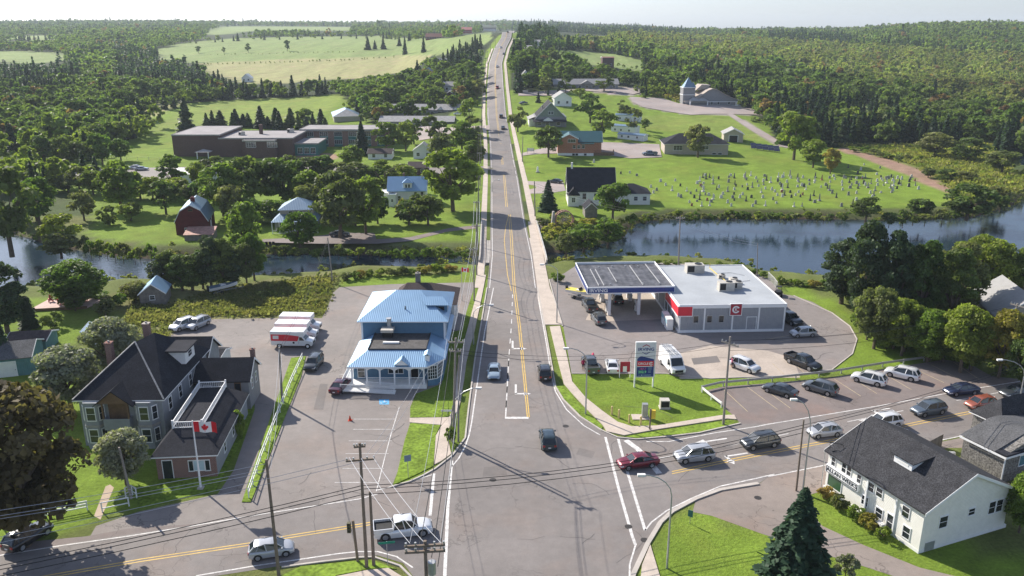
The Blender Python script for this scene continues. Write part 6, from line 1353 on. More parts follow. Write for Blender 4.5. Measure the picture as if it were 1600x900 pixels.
person(G(911,578)+Vector((0,0,.02)), R(20), "person in a raspberry top standing beside the grey pickup", mat("raspberry_cloth",(.45,.03,.10),.8), mat("dark_trousers",(.05,.04,.06),.8))
# ------------------------------------------------------------------ street furniture
WOODP = mat("pole_wood", (.20,.155,.12), .9, var=.15, scale=3); POLE_G = mat("pole_grey_wood", (.27,.24,.21), .9, var=.15, scale=3)
ALU = mat("lamp_aluminium", (.45,.46,.46), .4, .6, var=.05); WIRE = mat("black_wire", (.02,.02,.022), .7, var=0); WIREW = mat("bare_wire", (.50,.50,.52), .35, .5, var=0)
def upole(x, y, h, label, arms=((0,1.2),), azim=0, transformer=False, r=.17, lean=(0,0), m=WOODP):
    g = root('utility_pole', label, 'utility pole', (x,y,H(x,y)), 0, 'wooden utility poles'); top = Vector((lean[0],lean[1],h))
    MB().tube([(0,0,-.5), tuple(top)], [r, r*.68], 10).build('pole', m, g)
    for dz, hw in arms:
        a = azim; d = Vector((cos(a)*hw, sin(a)*hw, 0)); c_ = top*(1-dz/h) + Vector((0,-.12,0)); MB().bar(c_-d, c_+d, .14, .16).build('crossarm', m, g)
        ins = MB()
        for k in (-1,-.5,.5,1): q = c_+d*k*.93+Vector((0,0,.07)); ins.tube([q, q+Vector((0,0,.22))], [.06,.08], 6)
        ins.build('insulators', M_['steel'], g)
    if transformer:
        c_ = top*(1-2.0/h); MB().tube([c_+Vector((.42,-.1,-.5)), c_+Vector((.42,-.1,.45))], .27, 12).build('transformer', M_['steel'], g)
    return Vector((x,y,H(x,y))) + top
def polepx(px, py, pxt, pyt, label, **k):
    p = G(px, py); h = ztop(p, pyt) - p.z; ty = p.y
    u = (pxt-800)/FPX; d = ty*cT + (CAMH - (p.z+h))*sT
    return upole(p.x, p.y, h, label, lean=(u*d - p.x, 0), **k)
T1 = polepx(436,900,416,718,"wooden pole at bottom left crossing the silver hatchback", arms=())
T2 = polepx(573,887,562,692,"tall brown pole with two stacked crossarms at the bottom junction corner", arms=((1.6,1.25),(.3,.5)), azim=R(10))
T3 = polepx(584,884,578,768,"short pole stub right beside the tall two-armed pole", arms=())
T4 = upole(-5.8,47.4,14.5,"pole top with double crossarms at the bottom edge, right of the white pickup", arms=((.3,1.35),(.75,1.35)), azim=R(5), transformer=True)
T5 = polepx(1130,664,1141,526,"weathered pole with a pale drooping crossarm on the corner lawn", arms=((.9,1.2),), azim=R(-50), m=POLE_G)
T6 = polepx(1244,767,1256,656,"thin brown pole beside the street lamp left of the white shop", arms=(), r=.12)
T7 = polepx(1569,584,1590,474,"grey pole with a box at mid height among trees at right edge", arms=((.3,1.0),), azim=R(-60), transformer=True, m=POLE_G)
T8 = polepx(206,779,186,699,"leaning grey pole beside the round bush before the brick wing", arms=(), m=POLE_G, r=.15)
T9 = polepx(441,628,436,543,"pole standing in the grass strip near the rental trucks", arms=(), m=POLE_G)
T10 = polepx(520,442,512,371,"pole at the river edge beyond the lot's corner", arms=(), m=POLE_G, r=.14)
T11 = polepx(1060,418,1063,338,"pole with pale insulators standing behind the petrol canopy", arms=((.4,.9),), m=POLE_G)
T12 = polepx(1183,434,1184,380,"thin pole behind the shop's back right corner", arms=(), m=POLE_G, r=.1)
T13 = polepx(708,692,712,528,"tall pole left of the main road by the footpath bend", arms=((.5,.9),(1.6,.7)), azim=R(0), m=POLE_G)
T14 = polepx(716,690,717,556,"second slimmer pole just right of the one at the footpath bend", arms=(), m=POLE_G, r=.12)
T15 = polepx(836,338,835,283,"roadside pole left of the cemetery church's spruce", arms=(), m=POLE_G)
T16 = polepx(816,253,817,213,"roadside pole at the orange brick house's drive", arms=(), m=POLE_G)
T17 = polepx(880,490,882,488,"x", arms=()) if 0 else None
prev = []
for k, (px, py, ah) in enumerate(((741,470,10),(745,430,10.5),(746,385,10.5),(748,335,10.5),(750,290,10.5),(751,255,10.5),(752,228,10.5),(753,205,10.5),(753,186,10.5),(754,168,10.5),(755,150,10.5),(757,133,10.5),(759,117,10.5),(762,104,10.5),(767,90,10.5),(774,76,10.5))):
    p = G(px, py); prev.append(upole(p.x, p.y, ah, "grey roadside pole, number %s counted up the hill along the left of the main road" % ['one','two','three','four','five','six','seven','eight','nine','ten','eleven','twelve','thirteen','fourteen','fifteen','sixteen'][k], arms=((.4,.8),), m=POLE_G, r=.15))
def wires(label, a, b_, offs, sag=.8, m=WIRE, r=.022, n=10):
    g = root('overhead_wires', label, 'wires', tuple(a))
    for o in offs:
        o = Vector(o); pts = []
        for i in range(n+1):
            t = i/n; p = (Vector(b_)-Vector(a))*t + o; p.z -= 4*sag*t*(1-t); pts.append(p)
        MB().tube(pts, r, 4, caps=False).build('wire', m, g)
FL = Vector((-75,38,10.5)); FR = Vector((75,98,10.5))
wires("thick black cables crossing the junction from left picture edge to the two-armed pole", FL, T2+Vector((0,0,-4.2)), [(0,0,0),(0,0,-.35),(0,0,-.9)], 1.2, r=.035)
wires("bright bare wires from the left edge to the two-armed pole", FL+Vector((0,0,1.0)), T2+Vector((0,0,-1.6)), [(-.5,.3,0),(.4,-.4,.1)], 1.0, WIREW, .02)
wires("thick black cables from the two-armed pole to the pole by the white shop", T2+Vector((0,0,-4.2)), T6+Vector((0,0,-.6)), [(0,0,0),(0,0,-.35),(0,0,-.9)], 1.3, r=.035)
wires("black cables from the white shop's pole to the right edge", T6+Vector((0,0,-.6)), FR, [(0,0,0),(0,0,-.35)], 1.0, r=.03)
wires("bright bare wires between the two crossarm poles at the bottom", T2+Vector((0,0,-1.4)), T4+Vector((0,0,-.2)), [(-1.0,0,0),(0,0,0),(1.1,0,0)], .4, WIREW, .02)
wires("black cable bundle from the bottom pole up the main road's left side", T4+Vector((0,0,-1)), T13+Vector((0,0,-1)), [(-.5,0,0),(.4,0,-.3),(.8,0,-1.0)], 1.0, r=.03)
wires("bare wires from the bottom pole up to the footpath bend pole", T4+Vector((0,0,-.1)), T13+Vector((0,0,-.1)), [(-1,0,0),(1,0,0)], .9, WIREW, .018)
wires("wires from the footpath bend pole to the first roadside pole", T13, prev[0], [(-.5,0,-.3),(.5,0,-.3),(0,0,-1.5)], .6, WIREW, .02)
for i in range(7): wires("roadside wires between pole %s and the next up the hill" % ['one','two','three','four','five','six','seven'][i], prev[i], prev[i+1], [(-.6,0,-.2),(.6,0,-.2),(0,0,-1.6)], .7, WIREW if i < 2 else WIRE, .025)
wires("pair of black wires from the bend pole over the junction to the lawn corner pole", T13+Vector((0,0,-1.5)), T5+Vector((0,0,-.6)), [(0,0,0),(0,0,-.5)], 1.3, r=.02)
wires("black wires from the lawn corner pole to the grey pole at right edge", T5+Vector((0,0,-.5)), T7+Vector((0,0,-.3)), [(-.4,0,0),(.4,0,0),(0,0,-1.3)], 1.2, r=.02)
wires("bare wires from the two-armed pole to the restaurant's front corner", T2+Vector((0,0,-1.8)), Vector((-12,104,3.2)), [(0,0,0),(.8,0,0)], .6, WIREW, .018)
wires("black wire from the canopy pole across the river", T11+Vector((0,0,-.3)), T15+Vector((0,0,-.5)), [(0,0,0),(0,0,-.6)], 1.0, r=.025)
wires("wires from the canopy pole to the thin pole behind the shop", T11+Vector((0,0,-.5)), T12, [(0,0,0),(0,0,-.5)], .8, WIREW, .018)
wires("bright bare wires past the flagpole from the left edge to the pole crossing the hatchback", Vector((-75,52,9.5)), T1+Vector((0,0,-.4)), [(0,0,0),(0,0,-.5),(0,.8,-1.2)], 1.2, WIREW, .022)
wires("black wires from the pole crossing the hatchback to the grass strip pole", T1+Vector((0,0,-.4)), T9+Vector((0,0,-.2)), [(0,0,0),(.3,0,-.5)], .9, WIREW, .02)
wires("wire pair from the grass strip pole to the river edge pole", T9+Vector((0,0,-.2)), T10+Vector((0,0,-.2)), [(0,0,0),(0,0,-.6)], .9, r=.02)
def lamp(px, py, pyt, ex, ey, label, r=.09):
    p = G(px, py); h = ztop(p, pyt) - p.z
    g = root('street_lamp', label, 'street lamp', p, 0, 'curved street lamps')
    # arm end seen at (ex, ey): same distance as the post, height from the row
    d = p.y*cT + (CAMH-p.z-h)*sT; X = (ex-800)/FPX*d - p.x; zt = ztop(p, ey) - p.z
    MB().tube([(0,0,0),(0,0,h*.6),(0,0,h)], [r*1.2, r, r*.8], 8).build('post', ALU, g)
    pts = [(0,0,h)] + [(X*(1-cos(t))*.9, 0, h+(zt-h)*sin(t)) for t in (R(20),R(40),R(60),R(80))] + [(X*.97,0,zt)]
    MB().tube(pts, r*.6, 7).build('arm', ALU, g); hd = MB().box(X*.97-.35,-.14,zt-.12,X*.97+.35,.14,zt+.08).build('lamp_head', M_['white'], g); MB().box(X*.97-.28,-.1,zt-.17,X*.97+.28,.1,zt-.121).build('lens', CG, hd)
lamp(706,690,650,750,606,"street lamp at the footpath bend, arm reaching over the main road")
lamp(740,538,492,769,476,"street lamp by the restaurant's back, arm over the main road")
lamp(915,648,565,883,544,"street lamp on the corner lawn, arm reaching left over the path")
lamp(1042,888,775,999,742,"tall street lamp on the bottom right lawn")
lamp(1254,770,672,1234,624,"street lamp left of the white shop, rising above the queue")
lamp(1590,640,588,1556,562,"street lamp at the right edge above the cedar building")
lamp(870,505,425,846,413,"slim street lamp left of the petrol canopy beside the path")
lamp(769,300,285,780,281,"street lamp just beyond the bridge on the left")
def plate(name, label, cat, px, py, pyt, w, hgt, m, rz=0, back=None, postr=.035):
    p = G(px, py); h = ztop(p, pyt)-p.z; g = root(name, label, cat, p, R(rz)); MB().tube([(0,0,0),(0,0,h)], postr, 6).build('post', M_['steel'], g); MB().box(-w/2,-.06,h-hgt,w/2,-.04,h).build('sign_plate', m, g); return g
plate('road_sign', "blue-grey road sign on a thin post in the curved grass island", 'sign', 638,747,711,.75,.75, M_['tinblue'], 20)
plate('road_sign', "small green sign on a post at the tip of the bottom right lawn", 'sign', 1078,818,797,.5,.75, M_['greenpanel'], -30)
plate('road_sign', "white sign by the path at the grass island's top corner", 'sign', 699,648,640,1.6,.25, M_['white'])
pm_ = plate('street_name_sign', "green street-name blade below the white pickup", 'sign', 606,885,846,1.5,.22, mat("sign_green",(.01,.22,.14),.5), 10)
ts = root('traffic_signal', "brown pole with signal heads at the bottom junction corner", 'traffic light', G(559,878)); MB().tube([(0,0,0),(-.2,0,4.4)],.13,8).build('post', WOODP, ts); MB().box(-.75,-.2,3.2,-.42,.15,4.2).build('signal_head', mat("signal_housing",(.10,.09,.05),.6), ts)
for k in range(3): MB().tube([(-.585,-.2,3.4+.32*k),(-.585,-.24,3.4+.32*k)],.11,10).build('signal_lens', BLK, ts)
ts = root('pedestrian_signal', "yellow pedestrian signal on a brown post at the corner lawn's tip", 'traffic light', G(1015,672)); MB().tube([(0,0,0),(0,0,2.9)],.1,8).build('post', WOODP, ts); MB().box(.1,-.2,1.6,.6,.15,2.7).build('signal_head', M_['yellow'], ts)
pale = mat("cream_bollard_paint",(.62,.50,.22),.6)
for px, py, k in ((956,648,'leftmost'),(967,653,'second from left'),(983,661,'third from left'),(1001,664,'rightmost')):
    b0 = root('bollard', "cream yellow bollard on the corner lawn, %s of four" % k, 'bollard', G(px,py), 0, 'yellow bollards round the cabinet'); MB().tube([(0,0,0),(0,0,1.15)],.13,10).build('post', pale, b0); MB().ball((0,0,1.15),(.13,.13,.06)).build('cap', pale, b0)
cb = root('signal_cabinet', "silver upright cabinet on a concrete pad within the yellow bollards", 'cabinet', G(1007,652)); MB().box(-.35,-.3,.1,.35,.3,1.9).build('case', M_['steel'], cb); MB().box(-1.6,-.8,0,.5,.7,.1).build('pad', MT['path'], cb); MB().box(-.3,-.33,.3,.3,-.301,1.7).build('door', M_['steel'], cb)
cb = root('transformer_box', "pale green-grey transformer box alone on the corner lawn", 'cabinet', G(1038,637)); MB().box(-.6,-.5,.12,.6,.5,1.2).build('case', M_['hvac'], cb); MB().box(-.7,-.6,0,.7,.6,.12).build('pad', MT['concrete'], cb); MB().box(-.5,-.53,.3,.5,-.501,1.05).build('door', M_['black'], cb)
for px, py, lb in ((982,823,"round manhole cover on the white crossing line"),(1007,844,"dark manhole cover near the bottom right kerb"),(1184,778,"rusty manhole cover in the brown yard"),(770,750,"worn manhole cover in the left lane of the junction"),(884,666,"manhole cover in the main road by the corner kerb")):
    mh_ = root('manhole_cover', lb, 'manhole cover', G(px,py)+Vector((0,0,.016)), 0); MB().tube([(0,0,0),(0,0,.012)],.38,18).build('lid', mat("cast_iron",(.05,.045,.042),.6,.3), mh_)
cn_ = root('traffic_cone', "small red traffic cone in the left parking bays", 'traffic cone', G(547,657)); MB().tube([(0,0,.04),(0,0,.7)],[.2,.03],10).build('cone', mat("cone_red",(.6,.06,.02),.6), cn_); MB().box(-.25,-.25,0,.25,.25,.04).build('foot', mat("cone_red",(.6,.06,.02),.6), cn_)
# rails and fences
def fence(name, label, pts, h, posts, rails, m, cat='fence', pw=.1, rw=.06, rh=.1, raised_=0):
    P_ = [Vector((p.x,p.y,H(p.x,p.y)+raised_)) for p in PP(pts)]; g = root(name, label, cat, P_[0]); o = P_[0]; T = plen(P_)
    n = max(1, round(T/posts))
    for i in range(n+1):
        q = along(P_, min(T*i/n, T-.01), min(T*i/n+.01, T))[0]; MB().box(q.x-o.x-pw/2,q.y-o.y-pw/2,0,q.x-o.x+pw/2,q.y-o.y+pw/2,h).build('post', m, g)
    for z in rails:
        mb = MB()
        for a, b_ in zip(P_, P_[1:]): mb.bar(a-o+Vector((0,0,z)), b_-o+Vector((0,0,z)), rw, rh)
        mb.build('rail', m, g)
WF = M_['trim']
fence('white_rail_fence', "long white rail fence running down the narrow grass strip", [(473,563),(455,603),(432,660),(408,722),(389,779)], 1.1, 2.6, (.55,1.05), WF, raised_=.09)
fence('white_rail_fence', "white rail fence along the road left of the pavement stub", [(5,826),(60,812),(137,797)], 1.1, 3, (.4,.75,1.05), WF)
fence('white_rail_fence', "short white rail fence between the pavement stub and the leaning pole", [(160,800),(202,791)], 1.1, 2.6, (.4,1.05), WF)
fence('bike_rack', "white tubular frame beside the leaning grey pole", [(197,778),(206,773),(214,778)], 1.2, 1, (.5,1.15), WF, 'rack')
fence('guard_rail', "long galvanised guard rail above the side parking bays", [(1096,611),(1125,604),(1200,597),(1300,586),(1380,573),(1475,560)], .8, 3.8, (.62,), ALU, 'guard rail', .14, .08, .32)
fence('guard_rail', "bent pale end of the guard rail dropping to the pavement", [(1097,613),(1110,624),(1127,637)], .8, 2.0, (.65,), M_['white'], 'guard rail', .12, .1, .3)
fence('chain_fence', "thin pale fence posts at the shop's back right corner", [(1200,436),(1208,444),(1214,452)], 1.5, .5, (1.4,), M_['white'], 'fence', .07, .05, .05)
fence('park_fence', "low grey fence round the school playground", [(90,258),(160,250),(250,250)], 1.2, 4, (1.1,), M_['steel'], 'fence', .08, .05, .05)
fence('rail_fence', "pale rail fence along the road's left edge after the river", [(757,430),(757,400),(757,372)], 1.0, 3, (.5,.95), M_['steel'], 'fence', .08, .05, .06)
# playground frames
for px, py, lb in ((150,250,"brown and blue climbing frame on the school playground, left one"),(165,247,"blue climbing frame on the school playground, right one")):
    pg_ = root('climbing_frame', lb, 'climbing frame', G(px,py), R(10)); m = MB()
    for x in (-2.5,0,2.5):
        for y in (-1,1): m.bar((x,y,0),(x,y,2.6),.14)
    m.bar((-2.5,-1,2.6),(2.5,-1,2.6),.12).bar((-2.5,1,2.6),(2.5,1,2.6),.12); m.build('frame', M_['wood'], pg_); MB().box(-.1,-1,1.2,2.6,1,1.35).build('platform', M_['tinblue'], pg_); MB().slab([(-.1,-.4,1.3),(-.1,.4,1.3),(-2.6,.4,.1),(-2.6,-.4,.1)],.08).build('slide', M_['ltblue'], pg_)
# riverside chairs
for i in range(4):
    c_ = root('garden_chair', "dark garden chair in the riverside row by the left house, %s" % ['leftmost','second from left','third from left','rightmost'][i], 'chair', G(411+i*5.3,385), 0, 'dark chairs on the river bank'); MB().box(-.3,-.3,.35,.3,.3,.42).build('seat', M_['black'], c_); MB().box(-.3,.25,.42,.3,.32,1.05).build('backrest', M_['black'], c_)
    for sx in (-.27,.27):
        for sy in (-.27,.25): MB().box(sx-.03,sy-.03,0,sx+.03,sy+.03,.35).build('leg', M_['black'], c_)
st_ = root('statue', "small pale stone statue on a plinth by the roadside lawn", 'statue', G(840,270)); MB().box(-.6,-.5,0,.6,.5,.5).build('plinth', M_['stone'], st_); MB().tube([(0,0,.5),(0,0,1.2),(0,0,1.9),(0,0,2.3)],[.3,.35,.28,.1],8).build('figure', M_['white'], st_)
for px, py, lb, w in ((819,196,"white framed notice board left of the villa on the lawn",2.2),(829,240,"framed notice board by the orange brick house's drive",2.6),(821,147,"dark notice board on the lawn right of the hill road",3)):
    nb = root('notice_board', lb, 'sign', G(px,py)); 
    for s in (-w/2,w/2): MB().box(s-.06,-.06,0,s+.06,.06,2.2).build('post', M_['oldwood'], nb)
    MB().box(-w/2+.061,-.04,.9,w/2-.061,.04,2.1).build('board', M_['white' if w < 3 else 'stone'], nb)
# headstones: three shapes
def gsm(kind):
    m = MB()
    if kind == 0: m.box(-.42,-.2,0,.42,.2,.2); n = 8; pts = [(-.34,.2),(.34,.2)] + [(.34*cos(pi*i/n), .85+.25*sin(pi*i/n)) for i in range(n+1)]; m.extr(pts, 1, -.09, .09)
    elif kind == 1: m.box(-.5,-.22,0,.5,.22,.25).box(-.42,-.12,.25,.42,.12,.95)
    else: m.box(-.4,-.4,0,.4,.4,.35); m.tube([(0,0,.35),(0,0,1.7),(0,0,2.0)],[.26,.17,.02],4)
    return m
GM = [mat("pale_gravestone",(.55,.53,.50),.8,var=.1), mat("grey_gravestone",(.26,.25,.24),.7,var=.1), mat("dark_gravestone",(.07,.07,.075),.5,var=.1), mat("red_gravestone",(.30,.13,.10),.6,var=.1)]
GS = {(k, m): gsm(k).mesh("gravestone", GM[m]) for k in range(3) for m in range(4)}
WRD = ['first','second','third','fourth','fifth','sixth','seventh','eighth','ninth','tenth','eleventh','twelfth','thirteenth','fourteenth','fifteenth','sixteenth','seventeenth','eighteenth','nineteenth','twentieth'] + ['twenty-'+w for w in ('first','second','third','fourth','fifth','sixth','seventh','eighth','ninth')]
rr = random.Random(11); ROWS = [([(928,254),(995,275),(970,272),(984,271)], 'near the cemetery church annex'), ([(1017,293),(1021,302),(1026,298),(1032,284),(1040,290),(1050,298),(1055,283),(1063,291)], 'in the front cluster beside the church'), ([(1060,307),(1073,299),(1064,309),(1079,303),(1089,315),(1095,291),(1102,305),(1111,316),(1114,312)], 'in the riverward cluster right of the church'), ([(1340,272),(1345,266),(1352,278),(1370,273),(1388,279),(1395,283),(1405,287),(1420,292),(1435,296)], 'in the slanting row by the dirt strip'), ([(1325,262),(1350,258),(1375,263),(1430,290)], 'in the shade beyond the last row')]
for row in range(13):
    t = row/12; y = 276 + 46*t**1.15; x0 = 1095 - 20*t; x1 = 1440 - 105*t**1.5; x = x0 + rr.random()*15; L_ = []
    while x < x1: L_.append((x, y + (x-1200)*.012*(1-t) + rr.uniform(-1.2,1.2))); x += rr.choice((9,11,14,18,24,32,44)) * (.9+.5*t)
    ROWS.append((L_, 'in the %s cemetery row from the meadow' % WRD[row]))
ng = 0
for L_, where in ROWS:
    for i, (px, py) in enumerate(sorted(L_)):
        p = G(px, py); k, m = rr.choice(((0,0),(0,0),(0,0),(1,0),(1,1),(2,1),(2,0),(0,1),(0,2),(2,2))); m = 3 if rr.random() < .03 else m
        o = link('gravestone', GS[(k, m)], None, p, rr.uniform(-.12,.12)); s_ = rr.uniform(.65,1.0); o.scale = (s_, s_, s_*rr.uniform(.9,1.2)); ng += 1
        tag(o, "%s %s %s, %s from left" % (('pale','grey','dark','reddish')[m], ('round-topped headstone','square headstone','obelisk headstone')[k], where, WRD[i]), 'gravestone', 'headstones on the cemetery lawn')
print('gravestones', ng)
# ------------------------------------------------------------------ trees and plants
def leafmat(name, c, trans=.28):
    if name in MATS: return MATS[name]
    m = bpy.data.materials.new(name); nt, b, o = nodes_of(m); N = nt.nodes.new; L = nt.links.new
    at = N("ShaderNodeAttribute"); at.attribute_name = "tone"; oi = N("ShaderNodeObjectInfo")
    hs = N("ShaderNodeHueSaturation"); hs.inputs['Color'].default_value = (*c, 1)
    mr = N("ShaderNodeMapRange"); mr.inputs[3].default_value = .475; mr.inputs[4].default_value = .525; L(oi.outputs['Random'], mr.inputs[0]); L(mr.outputs[0], hs.inputs['Hue'])
    mv = N("ShaderNodeMapRange"); mv.inputs[3].default_value = 1.2; mv.inputs[4].default_value = .82; L(oi.outputs['Random'], mv.inputs[0]); L(mv.outputs[0], hs.inputs['Value'])
    mx = N("ShaderNodeMix"); mx.data_type = 'RGBA'; mx.blend_type = 'MULTIPLY'; mx.inputs[0].default_value = 1; L(hs.outputs[0], mx.inputs[6]); L(at.outputs['Color'], mx.inputs[7])
    L(mx.outputs[2], b.inputs['Base Color']); b.inputs['Roughness'].default_value = .55; b.inputs['Specular IOR Level'].default_value = .1
    tr = N("ShaderNodeBsdfTranslucent"); g2 = N("ShaderNodeVectorMath"); g2.operation = 'MULTIPLY'; g2.inputs[1].default_value = (1.3,1.5,.6); L(mx.outputs[2], g2.inputs[0]); L(g2.outputs[0], tr.inputs[0])
    ms = N("ShaderNodeMixShader"); ms.inputs[0].default_value = trans; L(b.outputs[0], ms.inputs[1]); L(tr.outputs[0], ms.inputs[2]); L(ms.outputs[0], o.inputs[0])
    MATS[name] = m; return m
LF = dict(maple=leafmat("maple_leaves",(.145,.195,.046),.45), light=leafmat("light_green_leaves",(.175,.225,.045),.42), silver=leafmat("silvery_leaves",(.22,.23,.16),.3), dark=leafmat("dark_leaves",(.105,.145,.044),.4),
  spruce=leafmat("spruce_needles",(.062,.090,.044),.26), blue=leafmat("blue_spruce_needles",(.045,.082,.045),.2), red=leafmat("bronze_leaves",(.135,.10,.055),.36), yellow=leafmat("yellowing_leaves",(.28,.23,.06),.4), olive=leafmat("olive_leaves",(.165,.180,.072),.42))
BARK = mat("tree_bark", (.12,.09,.065), .95, var=.25, scale=3)
def quads(cen, nrm, size, rs, asp=1.0):
    """one bent leaf spray per centre"""
    n = len(cen); nrm = nrm/np.maximum(np.linalg.norm(nrm, axis=1, keepdims=True), 1e-6)
    t = rs.randn(n,3); t -= nrm*(t*nrm).sum(1, keepdims=True); t /= np.maximum(np.linalg.norm(t, axis=1, keepdims=True), 1e-6); b = np.cross(nrm, t)
    s = (size*(.6+.8*rs.rand(n)))[:,None]*.5
    j = lambda: 1+.5*(rs.rand(n,1)-.5)
    v = np.stack([cen - t*s*asp*j() - b*s*j()*.7, cen + t*s*asp*j()*.6 - b*s*j(), cen + t*s*asp*j() + b*s*j()*.7, cen - t*s*asp*j()*.6 + b*s*j()], 1)
    return v.reshape(-1,3)
def crown_broad(seed, H_, R_, nl, per, size, base=.07, flat=1.0):
    rs = np.random.RandomState(seed); C_ = []; Nn = []; T = []
    zc = H_*(base + (1-base)/2); rz = H_*(1-base)/2*.86
    for i in range(nl):
        q2 = rs.uniform(-1, 1); an = rs.rand()*2*pi; k_ = math.sqrt(1-abs(q2)**(2.6 if q2 < 0 else 1.9))*(.45+.55*math.sqrt(rs.rand()))*(.86 if q2 < -.5 else 1)
        c = np.array([cos(an)*k_*R_*.76, sin(an)*k_*R_*.76, zc + q2*rz*.82*flat])
        r = R_*(.17+.19*rs.rand()); n = int(per*(r/(R_*.30))**2); tone = .72+.56*rs.rand()
        u = rs.randn(n,3); u /= np.linalg.norm(u, axis=1, keepdims=True); u[:,2] = np.where(u[:,2] < -.35, -u[:,2], u[:,2])
        rad = r*(.72+.38*rs.rand(n,1)); C_.append(c + u*rad*np.array([1,1,.8])); Nn.append(u + .7*rs.randn(n,3)); T.append(np.full(n, tone)*(.85+.3*rs.rand(n)))
    C_ = np.concatenate(C_); Nn = np.concatenate(Nn); T = np.concatenate(T)
    keep = C_[:,2] > H_*base*.4; C_, Nn, T = C_[keep], Nn[keep], T[keep]
    return quads(C_, Nn, size, rs), T
def crown_conif(seed, H_, R_, n, size, base=.06, power=.85, tiers=14, droop=.25):
    rs = np.random.RandomState(seed); z = rs.rand(n)**1.25; a = rs.rand(n)*2*pi
    tz = np.floor(z*tiers)/tiers; ph = (tz*37.1) % 1*6.28; nb = 7+3*np.sin(tz*50)
    lob = .80+.28*np.cos(np.round(nb)*a+ph); saw = 1-.28*((z*tiers) % 1)
    R_z = R_*(1-z)**power*lob*saw*(.9+.2*rs.rand(n)) + .02*R_; rr_ = R_z*(.45+.55*np.sqrt(rs.rand(n)))
    c = np.stack([rr_*np.cos(a), rr_*np.sin(a), H_*(base+(1-base)*z) - droop*rr_], 1)
    nr = np.stack([np.cos(a)*.5, np.sin(a)*.5, np.full(n,.9)], 1) + .45*rs.randn(n,3)
    return quads(c, nr, size*(1-.45*z), rs, 1.4), .78+.44*rs.rand(n)
def leafmesh(name, v, T, m):
    f = np.arange(len(v)).reshape(-1,4); return npmesh(name, v, f, [m], np.repeat(np.stack([T,T,T],1),4,0), False, "tone")
def trunkmesh(H_, R_, seed, conif=False, base=.25):
    rs = random.Random(seed); mb = MB(); r = H_*.022
    if conif: mb.tube([(0,0,-.5),(0,0,H_*.5),(0,0,H_*.95)], [r, r*.6, r*.1], 7)
    else:
        top = (rs.uniform(-.03,.03)*H_, rs.uniform(-.03,.03)*H_, H_*.55); mb.tube([(0,0,-.5),(top[0]*.3,top[1]*.3,H_*base),top], [r*1.25, r, r*.45], 8)
        for k in range(6):
            a = k*1.05+rs.random(); z = H_*(base+.08*rs.random()); mb.tube([(top[0]*.3,top[1]*.3,z),(cos(a)*R_*.35,sin(a)*R_*.35,z+H_*.16),(cos(a)*R_*.62,sin(a)*R_*.62,z+H_*.32)], [r*.55,r*.38,r*.12], 6)
    return mb.mesh("trunk", BARK, True)
PROTO = {}
def proto(shape, leaf, lod, var):
    k = (shape, leaf, lod, var)
    if k in PROTO: return PROTO[k]
    sd = (sum(map(ord, shape+leaf))*7 + var*31) % 9973
    if shape == 'broad': H_, R_ = 12, 4.6; a = {2:(60,230,.34),1:(40,90,.54),0:(22,34,.95)}[lod]; v, T = crown_broad(sd, H_, R_, a[0], a[1], a[2])
    elif shape == 'tall': H_, R_ = 14, 3.2; a = {2:(56,200,.34),1:(36,80,.54),0:(20,30,.95)}[lod]; v, T = crown_broad(sd, H_, R_, a[0], a[1], a[2], .05, 1.1)
    elif shape == 'bush': H_, R_ = 2.2, 1.4; a = {2:(20,90,.18),1:(14,40,.28),0:(9,22,.42)}[lod]; v, T = crown_broad(sd, H_, R_, a[0], a[1], a[2], .02)
    elif shape == 'conifer': H_, R_ = 13, 3.2; a = {2:(9000,.42),1:(2600,.66),0:(620,1.15)}[lod]; v, T = crown_conif(sd, H_, R_, a[0], a[1])
    elif shape == 'pine': H_, R_ = 13, 3.4; a = {2:(70,200,.28),1:(44,80,.46),0:(22,30,.9)}[lod]; v, T = crown_broad(sd, H_, R_, a[0], a[1], a[2], .05, 1.12)
    elif shape == 'column': H_, R_ = 6, 1.25; a = {2:(5000,.24),1:(1500,.34),0:(400,.6)}[lod]; v, T = crown_conif(sd, H_, R_, a[0], a[1], .0, .33, 9, .05)
    PROTO[k] = (leafmesh(shape+"_crown", v, T, LF[leaf]), trunkmesh(H_, R_, sd, shape in ('conifer','column')), H_, R_)
    return PROTO[k]
NAMES = dict(broad='broadleaf_tree', tall='broadleaf_tree', bush='shrub', conifer='spruce_tree', pine='pine_tree', column='cedar_tree')
NT = 0
def tree(shape, leaf, px, py, pyt, wpx, label, group=None, p=None, lod=None):
    global NT; NT += 1
    p = p or G(px, py); h = ztop(p, pyt) - p.z; w = wpx*mpp(p)
    if h < 0: return
    if lod is None: lod = 2 if p.y < 165 else 1 if p.y < 330 else 0
    cm, tm, H_, R_ = proto(shape, leaf, lod, NT % 3)
    r = root(NAMES[shape], label, 'shrub' if shape == 'bush' else 'tree', (p.x, p.y, p.z-.1), rnd.random()*6.28, group)
    s = (w/2/R_/.98, w/2/R_/.98, h/H_)
    c = link('crown', cm, r); c.scale = s
    t = link('trunk', tm, r); t.scale = s
    return r
